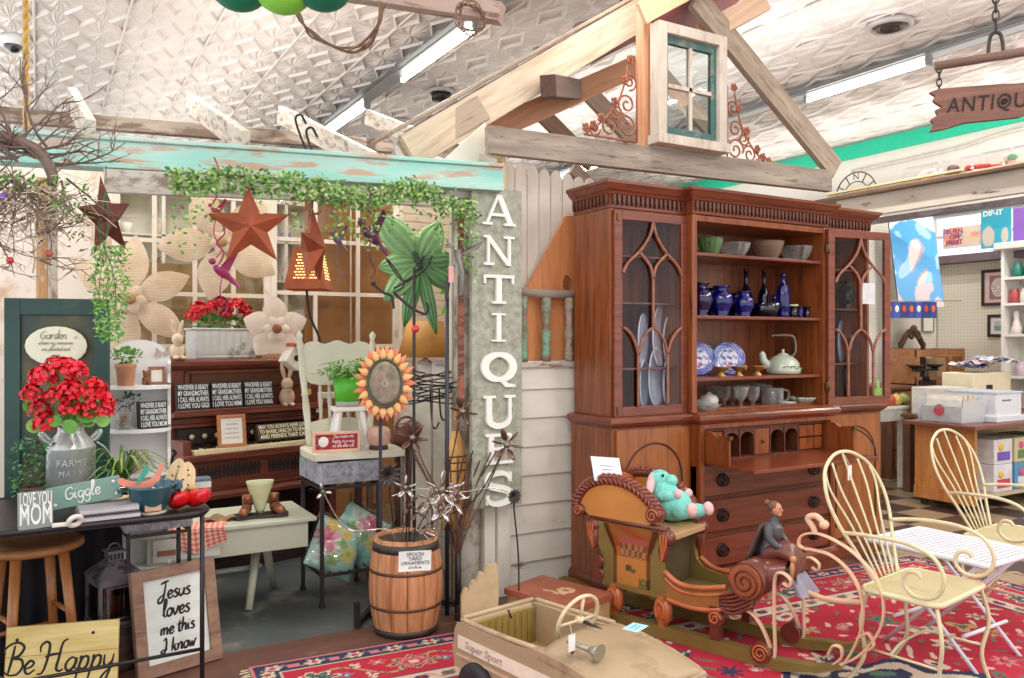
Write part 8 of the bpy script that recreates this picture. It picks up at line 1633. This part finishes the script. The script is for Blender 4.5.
# ---- garden chairs and folding table
cw_=plain('D6CBA4',rough=.4,var=.08,coat=.2)
def mesh_mat(h1,h2,sc,ax=None):
    m,nt,b=_new('perforated_'+h1); t=_tex(nt,'Checker',sc) if not ax else _tex(nt,'Wave',sc)
    if ax: t.bands_direction=ax
    if not ax: t.inputs[1].default_value=hx(h1); t.inputs[2].default_value=hx(h2); nt.links.new(t.outputs[0],b.inputs['Base Color'])
    else: r=_ramp(nt,t.outputs[0],[(.45,hx(h1)),(.55,hx(h2))]); nt.links.new(r.outputs[0],b.inputs['Base Color'])
    b.inputs['Roughness'].default_value=.45; return m
def garden_chair(label,loc,rz):
    t=thing('garden_chair',label,'chair',loc,rz,group='cream wrought iron garden chairs'); w,d,z=.24,.2,.44
    m=MB(); m.prism([(x,y-.045) for x,y in rrect(.48,.33,.05)],z-.004,z+.002); s_=m.build('seat',mesh_mat('CFC294','9A8C62',160),t); m=MB(); m.tube([(x,y-.045,z-.006) for x,y in rrect(.48,.33,.05)],.011,8,closed=True); m.build('seat_rim',cw_,s_)
    yb=.1; B=lambda x,u:(x,yb+.02+.2*u,z+.5*u)   # point of the leaning back plane
    hoop=cr([B(-.11,0),B(-.17,.25),B(-.235,.5),B(-.25,.72),B(-.2,.92),B(-.1,1.03),B(0,1.06),B(.1,1.03),B(.2,.92),B(.25,.72),B(.235,.5),B(.17,.25),B(.11,0)],6); m=MB(); m.tube(hoop,.0085,8); m.build('back_hoop',cw_,t)
    for xb,xt,ut in ((-.07,-.2,.9),(-.035,-.115,.98),(0,0,1.05),(.035,.115,.98),(.07,.2,.9)):
        m=MB(); m.tube(cr([B(xb,0),B((xb+xt)/2-.0*xt,.45),B(xt*1.02,.75),B(xt,ut)],5),.0055,6); m.build('back_rod',cw_,t)
    for q in (-1,1):
        a0=B(q*.21,.42); m=MB(); P=[a0,(q*.245,.08,z+.225),(q*.25,-.08,z+.225),(q*.25,-.19,z+.19),(q*.25,-.235,z+.11),(q*.25,-.2,z+.035),(q*.25,-.12,z+.02),(q*.25,-.075,z+.06),(q*.25,-.09,z+.11),(q*.25,-.13,z+.115),(q*.25,-.145,z+.095)]
        m.tube(cr(P,6),.0088,8); m.build('scroll_arm',cw_,t)
        m=MB(); m.tube(cr([(q*.215,-.19,z-.01),(q*.235,-.22,z-.15),(q*.21,-.2,z-.3),(q*.23,-.24,.0)],6),.009,8); m.build('leg',cw_,t)
        m=MB(); m.tube(cr([(q*.2,.1,z-.01),(q*.21,.13,z-.15),(q*.2,.12,z-.3),(q*.22,.2,.0)],6),.009,8); m.build('leg',cw_,t)
        m=MB(); m.tube([(q*.215,-.2,.18),(q*.205,.125,.18)],.006,6); m.build('side_stretcher',cw_,t)
    m=MB(); m.tube(cr([(-.21,0,.18),(-.1,0,.21),(.1,0,.21),(.21,0,.18)],5),.006,6); m.build('cross_stretcher',cw_,t)
    return t
gc1=garden_chair('cream iron garden chair nearest the sleigh prow',(2.925,1.925,.013),R(9))
gc2=garden_chair('cream iron garden chair beyond the slatted white table',(4.07,2.2,.013),R(6)); gc1.scale=gc2.scale=(.88,.88,.9) 
t=thing('price_tag','small white tag hanging on the back of the nearer garden chair','tag',on(gc1,.0,.27,.76),R(9)); m=MB(); m.bx(-.016,.016,-.0135,-.0125,0,.06); m.build('tag_card',plain('E8E6DE'),t); m=MB(); m.tube([(0,-.013,.06),(0,.008,.1)],.001,4); m.build('string',plain('D8D4C8'),t)
ft_=thing('folding_table','white slatted metal folding table between the two garden chairs','table',(3.42,2.08,.0),R(2)); wm_=plain('DCDDE6',rough=.4,var=.04); m=MB(); w,d=.40,.52
m.tube([(x,y,.455) for x,y in rrect(w,d,.02)],.012,8,closed=True); m.build('top_frame',wm_,ft_)
m=MB()
for k in range(20): y=-d/2+d*(k+.5)/20; m.bx(-w/2,w/2,y-.0085,y+.0085,.452,.459)
m.build('slats',wm_,ft_)
for x in (-w/2+.03,w/2-.03):
    for q in (-1,1): m=MB(); m.tube([(x+q*.008,-q*d*.42,.45),(x+q*.008,q*d*.42,.0)],.009,8); m.build('crossed_leg',wm_,ft_)
for y in (-.15,.15): m=MB(); m.tube([(-w/2+.03,y,.14),(w/2-.03,y,.14)],.008,8); m.build('leg_bar',wm_,ft_)
# ================================================================ THE RIGHT HAND BOOTH
dw=wood('5A3A2A','7C523A',ax='X',rough=.4); dwz=wood('5A3A2A','7C523A',ax='Z',rough=.4); ow=wood('B06A32','CC8A4C',ax='Z',rough=.4); 
dk2=thing('wheeled_desk','orange wood desk on casters with bins on its dark top','desk',(6.25,3.6,0)); DL,DWd=1.95,.5
m=MB(); m.bx(-.1,DL,-.06,DWd+.05,.66,.69); m.build('desk_top',plain('7E4A3A',rough=.35,var=.12),dk2,bevel=.004)
m=MB(); m.bx(0,.03,0,DWd,.06,.66); m.build('end_panel',ow,dk2,bevel=.003); m=MB(); m.bx(-.012,.0,0,DWd,.06,.16); m.build('base_board',ow,dk2); m=MB(); m.bx(.03,DL,DWd-.03,DWd,.06,.66); m.bx(.03,DL,.02,DWd-.03,.1,.13); m.build('inner_panels',plain('C9B896',rough=.6),dk2)
for x in (.04,DL-.1):
    for y in (.06,DWd-.06): m=MB(); m.tube([(x-.015,y,.03),(x+.015,y,.03)],.028,14); m.build('caster',blk,dk2)
def gbox(name,label,cat,loc,w,d,h,mat,rz=0,bevel=.006,extra=None):
    t=thing(name,label,cat,loc,rz); m=MB(); m.bx(-w/2,w/2,0,d,0,h); m.build('box_body',mat,t,bevel=bevel)
    if extra: extra(t)
    return t
# packages under the desk
pcs=[('E7E2E6','D6406A','white and pink toy package'),('5A9BC8','E8E4E0','blue toy package'),('D8344A','F0E2E0','red toy package'),('E4E0DC','7A5AC0','white and purple toy package'),('D6C7A2','6A8A4A','beige carton'),('3E6A48','D8D0A0','dark green carton')]
for k,(c1,c2,nm) in enumerate(pcs):
    i,j=k%3,k//3; x=.45+.3*i; z=.132+.22*j
    def ex(t,c2=c2,k=k):
        m=MB(); m.bx(-.09,.09,-.003,0,.03,.1); m.build('printed_band',plain(c2,rough=.5),t); m=MB(); m.ell((-.04,-.004,.14),(.035,.004,.03),12,6); m.build('printed_spot',plain(['F0C040','E05A8A','4AA0D8'][k%3]),t)
    gbox('toy_package','%s in the %s row under the wheeled desk, %s along'%(nm,['lower','upper'][j],wd[i]),'box',(6.25+x,3.63,z),.26,.3,.2 if j else .218,plain(c1,rough=.4),extra=ex)
# bins and boxes on the desk
zt_=.691
clr=crystal('F6F8FA',.12)
b1=thing('clear_bin','clear plastic bin with a red dot and papers on the wheeled desk','bin',(6.24,3.69,zt_)); b1.scale=(.66,.72,.78); 
m=MB(); m.add([(-.02,0,0),(.42,0,0),(.42,.5,0),(-.02,.5,0),(-.05,-.03,.24),(.45,-.03,.24),(.45,.53,.24),(-.05,.53,.24)],[(3,2,1,0),(0,1,5,4),(1,2,6,5),(2,3,7,6),(3,0,4,7)]); m.build('bin_wall',clr,b1,solid=.006)
m=MB(); m.bx(.0,.4,.02,.48,.01,.17); m.build('contents',plain('D9D6D2',rough=.7),b1)
for k in range(7): m=MB(); m.box((.06+.05*k,.25,.2),(.012,.4,.16),ry=.25-.04*k); m.build('paper_folder',plain(['E9E4D8','DCCBB0','E8E6E2','C8A898'][k%4],rough=.7),b1)
m=MB(); m.tube([(-.035,.25,.13),(-.042,.25,.131)],.06,24); m.build('red_dot',plain('B8404E',rough=.5),b1)
wb=thing('white_bin','white lidded file box with a slot handle on the desk','bin',(6.58,3.62,zt_),.0); wb.scale=(.8,.75,.88); wpl=plain('DFE2E8',rough=.4,var=.03)
m=MB(); m.bx(0,.46,0,.56,.05,.26); m.build('bin_body',wpl,wb,bevel=.012); m=MB(); m.bx(-.02,.48,-.02,.58,0,.06); m.build('bin_base',wpl,wb,bevel=.008); m=MB(); m.bx(-.01,.47,-.01,.57,.26,.275); m.build('rim',plain('C9D3DF',rough=.4),wb); m=MB(); m.bx(-.003,.0,.2,.36,.19,.205); m.bx(.1,.26,-.003,.0,.19,.205); m.build('slot_handle',plain('6E7480'),wb)
cbx=plain('DDD2B6',rough=.7,var=.05)
t=gbox('file_carton','large cream carton behind the white file box','carton',(7.55,4.19,zt_),.62,.29,.36,cbx); m=MB(); m.bx(-.1,.0,-.003,0,.2,.25); m.build('hand_hole',blk,t)
gbox('file_carton','small pale grey carton behind the clear bin','carton',(6.95,4.19,zt_),.4,.27,.24,plain('D6D4CC',rough=.6))
t=thing('foil_bags','heap of shiny plastic bags on the large cream carton','bags',(7.55,4.33,zt_+.36))
for k in range(9): m=MB(); x,y=ru(-.26,.26),ru(-.16,.16); m.grid(lambda u,v:(x+(u-.5)*.2,y+(v-.5)*.18,.03+.05*rnd()+.02*k*.5),6,6); m.build('plastic_bag',plain(['DADCE4','3A4A9A','E6E2EA','C8CAD6','B8A0A8'][k%5],rough=.2,coat=.6),t,solid=.004)
wt_=thing('work_table','plain dark table behind the wheeled desk carrying the cartons','table',(7.5,4.17,0)); m=MB(); m.bx(-.85,.74,0,.33,.665,.69); m.build('table_top',plain('6A4636',rough=.4),wt_)
for x in (-.8,.69):
    for y in (.05,.28): m=MB(); m.bx(x-.03,x+.03,y-.03,y+.03,0,.665); m.build('leg',dwz,wt_)
# dresser along the partition with crate, scale, pottery table
dY=4.9; xa_,xb_=at(892,400,Y=dY).x,at(975,400,Y=dY).x
dr_=thing('dark_dresser','dark wood dresser against the pegboard partition','dresser',((xa_+xb_)/2,dY,0)); w=xb_-xa_; m=MB(); m.bx(-w/2,w/2,0,.48,.0,.87); m.build('case',dwz,dr_,bevel=.004); m=MB(); m.bx(-w/2-.03,w/2+.03,-.03,.5,.87,.9); m.build('dresser_top',dw,dr_,bevel=.005)
for k in range(4):
    m=MB(); z=.1+.19*k; m.bx(-w/2+.03,w/2-.03,-.015,.0,z,z+.175); d_=m.build('drawer',wood('6E4630','94623E',ax='X'),dr_,bevel=.004)
    for x in (-w/4,w/4): m=MB(); m.ell((x,-.025,z+.09),(.018,.015,.018),10,7); m.build('knob',bronze,d_)
crd=wood('8A5A38','AE7A50'); ck_=thing('wooden_crate','slatted brown wooden crate on the dark dresser','crate',(dr_.location.x+.12,dY+.02,.9)); cw2,cd2,chh=.8,.34,.36
for z in (.01,.28): m=MB(); m.bx(-cw2/2,cw2/2,0,.015,z,z+.07); m.bx(-cw2/2,cw2/2,cd2-.015,cd2,z+.03,z+.08); m.build('long_slats',crd,ck_)
for x in (-cw2/2,cw2/2-.03,cw2/2-.26): m=MB(); m.bx(x,x+.045,-.008,.0,0,chh); m.build('batten',crd,ck_)
m=MB(); m.bx(-cw2/2,cw2/2,0,cd2,0,.012); m.build('crate_floor',crd,ck_)
for x in (-cw2/2,cw2/2-.015): m=MB(); m.bx(x,x+.015,0,cd2,0,chh); m.build('crate_end',crd,ck_)
t=thing('old_scale','black iron balance scale standing in front of the crate','scale',(dr_.location.x-.14,dY-.0,.9)); m=MB(); m.bx(-.12,.12,-.0+-.02,.06,.0,.05); m.lathe([(.05,.05),(.03,.1),(.03,.14)],14,(0,.02,0)); m.bx(-.2,.2,.0,.03,.14,.16); m.build('scale_body',blk,t); 
for x in (-.16,.16): m=MB(); m.lathe([(.02,.16),(.09,.2),(.085,.205),(1e-5,.17)],20,(x,.02,0)); m.build('pan',iron,t)
t=gbox('game_box','red and black boxed game behind the crate','box',(at(962,367,d=8.1).x,5.2,.9),.3,.18,.36,plain('26222A',rough=.4)); m=MB(); m.bx(-.15,-.02,-.004,0,.08,.34); m.build('red_panel',plain('D0202E',rough=.4),t); m=MB(); m.bx(-.13,-.05,-.006,-.004,.16,.26); m.build('green_panel',plain('2E6A5A'),t)
gbox('brown_carton','tan carton at the right end of the dresser','carton',(at(985,367,d=8.2).x,5.1,.9),.22,.2,.26,plain('B89A78',rough=.7))
t=thing('carved_crest','dark carved wooden mirror crest leaning behind the crate','mirror frame',(at(912,345,Y=5.3).x,5.3,.9)); m=MB(); A_=cr([(-.2,0,.4),(-.17,0,.42),(-.1,0,.5),(0,0,.55),(.1,0,.5),(.17,0,.42),(.2,0,.4)],6); m.tube(A_,.03,8); m.tube(spiral((-.05,-.03,.5),.05,.01,0,1.5),.014,6); m.tube(spiral((.05,-.03,.5),.05,.01,pi,-1.5),.014,6); m.ell((0,-.02,.56),(.05,.03,.05)); m.bx(-.21,-.18,-.02,.02,0,.41); m.bx(.18,.21,-.02,.02,0,.41); m.build('carved_frame',wood('4E3426','6E4A36'),t)
et=thing('enamel_table','white enamel topped kitchen table between breakfront and dresser','table',(at(893,400,Y=4.55).x-.05,4.56,0)); m=MB(); m.bx(-.55,.3,0,.4,.72,.75); m.build('table_top',plain('E8E8E2',rough=.2,coat=.5),et,bevel=.005); m=MB(); m.bx(-.53,.28,.01,.39,.62,.72); m.build('apron',plain('D6D6CE',rough=.4),et)
for x in (-.5,.25):
    for y in (.04,.36): m=MB(); m.bx(x-.03,x+.03,y-.03,y+.03,0,.62); m.build('leg',plain('D8D8D0',rough=.4),et,bevel=.006)
for px,h,lb in ((889,'B84A3A','red and cream painted pot on the enamel table'),(896,'C9A85A','yellow fruit shaped pot on the enamel table'),(903,'8A9A5A','green and orange teapot on the enamel table'),):
    t=thing('painted_pot',lb,'pot',(at(px,395,Y=4.66).x,4.66,.751)); m=MB(); m.lathe([(.035,0),(.055,.03),(.055,.06),(.035,.09),(.02,.1),(1e-5,.11)],18); m.build('pot_body',plain(h,rough=.3,var=.3,sc=25),t); m=MB(); m.tube(arc((.055,0,.05),.03,-pi/2,pi/2,10),.007,6); m.build('handle',plain('C98A5A',rough=.3),t)
for px,lb,h in ((878,'green glass bottle seen through the open glazed door','7EB84A'),(884,'pale green bottle at the end of the enamel table','A8C86A')):
    t=thing('glass_bottle',lb,'bottle',(at(px,395,Y=4.7).x,4.7,.751)); m=MB(); m.lathe([(.03,0),(.035,.01),(.035,.13),(.014,.18),(.014,.23),(1e-5,.231)],16); m.build('bottle_body',plain(h,rough=.2,coat=.5),t)
# pictures and posters
def wallpic(px0,py0,px1,py1,label,X=8.62,fcol='3A2622',inner='E6D8D2',art=None,fwid=.03,name='framed_picture'):
    a,b=at(px0,py1,X=X),at(px1,py0,X=X); w=abs(a.y-b.y); h=b.z-a.z; t=thing(name,label,'picture',(X,(a.y+b.y)/2,(a.z)),-pi/2); fm=plain(fcol,rough=.4)
    m=MB(); m.bx(-w/2,-w/2+fwid,0,.03,0,h); m.bx(w/2-fwid,w/2,0,.03,0,h); m.bx(-w/2+fwid,w/2-fwid,0,.03,0,fwid); m.bx(-w/2+fwid,w/2-fwid,0,.03,h-fwid,h); m.build('frame_moulding',fm,t,bevel=.004)
    if art: o=printed('picture_sheet',w-2*fwid,h-2*fwid,40,44,art,t,rough=.4); o.location=(0,.014,fwid)
    else: m=MB(); m.bx(-w/2+fwid,w/2-fwid,.014,.018,fwid,h-fwid); m.build('picture_sheet',plain(inner,rough=.5),t)
    return t
def doily(u,v):
    x,y=(u-.55)*1.1,v-.5; d=sqrt(x*x+y*y); a=atan2(y,x)
    if d<.3 and d>.05: return (.78,.74,.7,1) if (sin(16*a)>-.3 or d>.27) else (.4,.2,.22,1)
    if d<=.05: return (.8,.78,.74,1)
    return (.34,.17,.19,1) if abs(x)<.4 and abs(y)<.4 else (.75,.55,.54,1)
wallpic(981,268,1012,306,'dark framed white lace fan on a rose mount on the pegboard',art=doily)
wallpic(987,314,1012,337,'small dark framed landscape under the lace fan',art=lambda u,v:(.85,.83,.8,1) if min(u,v,1-u,1-v)<.2 else ((.25,.35,.3,1) if v<.5 else (.5,.58,.6,1)))
def abstract(cs,seed):
    q=random.Random(seed); P=[(q.random(),q.random(),q.uniform(.08,.22),q.choice(cs)) for _ in range(26)]
    def f(u,v):
        c=cs[0] if v>.45+.1*sin(u*7+seed) else cs[1]
        for x,y,r,cc in P:
            if (u-x)**2+(v-y)**2<r*r*(.6+.4*sin(7*atan2(v-y,u-x)+seed)): c=cc
        return (*c,1)
    return f
a_,b_=at(944,247,X=8.5),at(983,225,X=8.5)
def poster(px0,py0,px1,py1,X,label,art,txt=None,tc='B83A4A',sz=.1,nm='poster'):
    a,b=at(px0,py1,X=X),at(px1,py0,X=X); w=abs(a.y-b.y); h=b.z-a.z; t=thing(nm,label,'poster',(X,(a.y+b.y)/2,a.z),-pi/2); m=MB(); m.bx(-w/2,w/2,.003,.02,0,h); m.build('backing',plain('D8D4CC'),t); printed('printed_sheet',w,h,40,30,art,t,rough=.4)
    for s_,x,z,q in (txt or []): text(s_,q,plain(tc,rough=.5),t,(x*w,-.002,z*h),off=.002)
    return t
poster(943,224,982,249,8.52,'pale poster lettered TURN ON FRUIT on the ledge below the window',abstract([(.75,.66,.6),(.72,.62,.52),(.3,.25,.42),(.75,.35,.3),(.8,.6,.35),(.72,.66,.6)],3),[('TURN',-.2,.78,.07),('ON',-.2,.53,.07),('FRUIT',-.2,.26,.07)])
poster(981,207,1011,249,8.5,'teal beach poster lettered DIP-IT standing against the window',lambda u,v:((.03,.36,.5,1) if v>.5 and (u-.2)**2+(v-.5)**2>.03 else (.62,.55,.5,1) if (u-.25)**2*1.6+(v-.3)**2<.07 or (u-.8)**2*3+(v-.3)**2<.04 else (.05,.42,.55,1)),[('DIP-IT',-.1,.9,.075)],tc='E8F0E8')
t=poster(1013,205,1040,249,8.5,'violet poster at the right edge of the window',lambda u,v:(.25,.12,.5,1))
# tall blue painting and strip of packets
p=at(922,262,d=8.2); bp=thing('blue_painting','tall tilted blue painting of clouds leaning above the dresser','painting',(p.x,p.y,at(926,309,d=8.2).z),-.75); bp.rotation_euler=(-.06,-.1,-.75); hpt=at(926,213,d=8.2).z-at(926,309,d=8.2).z
def bluep(u,v):
    n=sin(u*9+3*sin(v*8))+sin(v*13+2*sin(u*7)); d=(u-.55)**2*1.5+(v-.5)**2
    if v>.86+.1*sin(u*4): return (.72,.82,.95,1)
    if v<.25 and n>.2: return (.8,.62,.66,1)
    if d<.06 and n>-.6: return (.55,.42,.5,1) if n<.3 else (.85,.75,.72,1)
    return (.1,.42,.8,1) if n<.5 else (.4,.68,.9,1)
printed('canvas_face',.42,hpt,36,70,bluep,bp,rough=.25,coat=.4); m=MB(); m.bx(-.212,.212,.002,.03,-.002,hpt+.002); m.build('stretcher',blk,bp)
p0_=at(886,318,d=8.0); p1_=at(937,318,d=8.0); rk=thing('packet_rack','wire rail carrying a row of blue packets above the dresser','rack',((p0_.x+p1_.x)/2,(p0_.y+p1_.y)/2,p0_.z),atan2((p1_-p0_).y,(p1_-p0_).x)); wR=(p1_-p0_).length; m=MB(); m.tube([(-wR/2,.02,.17),(wR/2+.25,.02,.17)],.005,6); m.build('rail',steel,rk)
for k in range(7):
    m=MB(); x=-wR/2+wR*(k+.5)/7; m.bx(x-wR/15,x+wR/15,0,.012,.0,.16); m.build('packet',plain(['23357E','2C48A0','1E2C6A'][k%3],rough=.3),rk); m=MB(); m.ell((x,-.001,.09),(wR/24,.003,.035),10,6); m.build('packet_print',plain(['D8622E','E2DCD4','C83A34'][k%3],rough=.4),rk)
t=framed(V((at(928,330,Y=5.4).x,5.39,at(928,332,Y=5.4).z)),0,.2,.22,plain('8A8272'),'small pale print pinned to the partition under the packets',[],tilt=0,fw=.012); t.name='pinned_print'
for k,(px,h) in enumerate(((876,'DDE8F2'),(884,'C8D8EC'))): pass
# white bookcase at the right edge
xB=8.3; a,b=at(1001,430,X=xB),at(1001,246,X=xB); wbk=thing('white_bookcase','white bookcase of knick-knacks at the right end of the pegboard','bookcase',(xB,a.y-.45,0),-pi/2); wBk=.9; zb=b.z; wpt2=plain('E4E2DA',rough=.5,var=.03)
m=MB(); m.bx(-wBk/2,-wBk/2+.03,0,.3,0,zb-.03); m.bx(wBk/2-.03,wBk/2,0,.3,0,zb-.03); m.build('side_panels',wpt2,wbk); m=MB(); m.bx(-wBk/2,wBk/2,.28,.3,0,zb-.03); m.build('back_panel',plain('D6D2C8'),wbk); m=MB(); m.bx(-wBk/2-.05,wBk/2+.05,-.05,.3,zb-.04,zb+.03); m.build('cornice',wpt2,wbk,bevel=.01)
szs=[at(1010,y,X=xB).z for y in (277,303,334,376)]
for z in szs: m=MB(); m.bx(-wBk/2+.03,wBk/2-.03,0,.28,z-.025,z); m.build('shelf_board',wpt2,wbk)
for k,(x,z,h,nm,lb) in enumerate(((-.33,szs[0],'1E7A6A','glass_jar','teal glass jar on the top bookcase board'),(-.22,szs[0],'2A2A2E','glass_jar','black jar beside the teal jar on the bookcase'),(-.36,szs[1],'A8454A','tin','red and white tin on the second bookcase board'),(-.26,szs[1],'D8CFC4','tin','striped pale tin beside the red tin'),(-.34,szs[2],'E6DAD8','figurine','white doll figurine on the third bookcase board'),(-.22,szs[2],'4A3448','figurine','dark plum figurine beside the white doll'),(-.3,szs[3],'C8B4C0','jar','pale pink jar on the lowest visible bookcase board'))):
    t=thing(nm,lb,nm.split('_')[-1],on(wbk,x,.08,z)); m=MB(); m.lathe([(.04,0),(.05,.03),(.045,.1),(.03,.12),(.035,.14),(1e-5,.141)] if nm!='figurine' else [(.06,0),(.05,.05),(.03,.12),(.022,.15),(.03,.18),(.025,.22),(1e-5,.235)],18); m.build('body',plain(h,rough=.35),t)
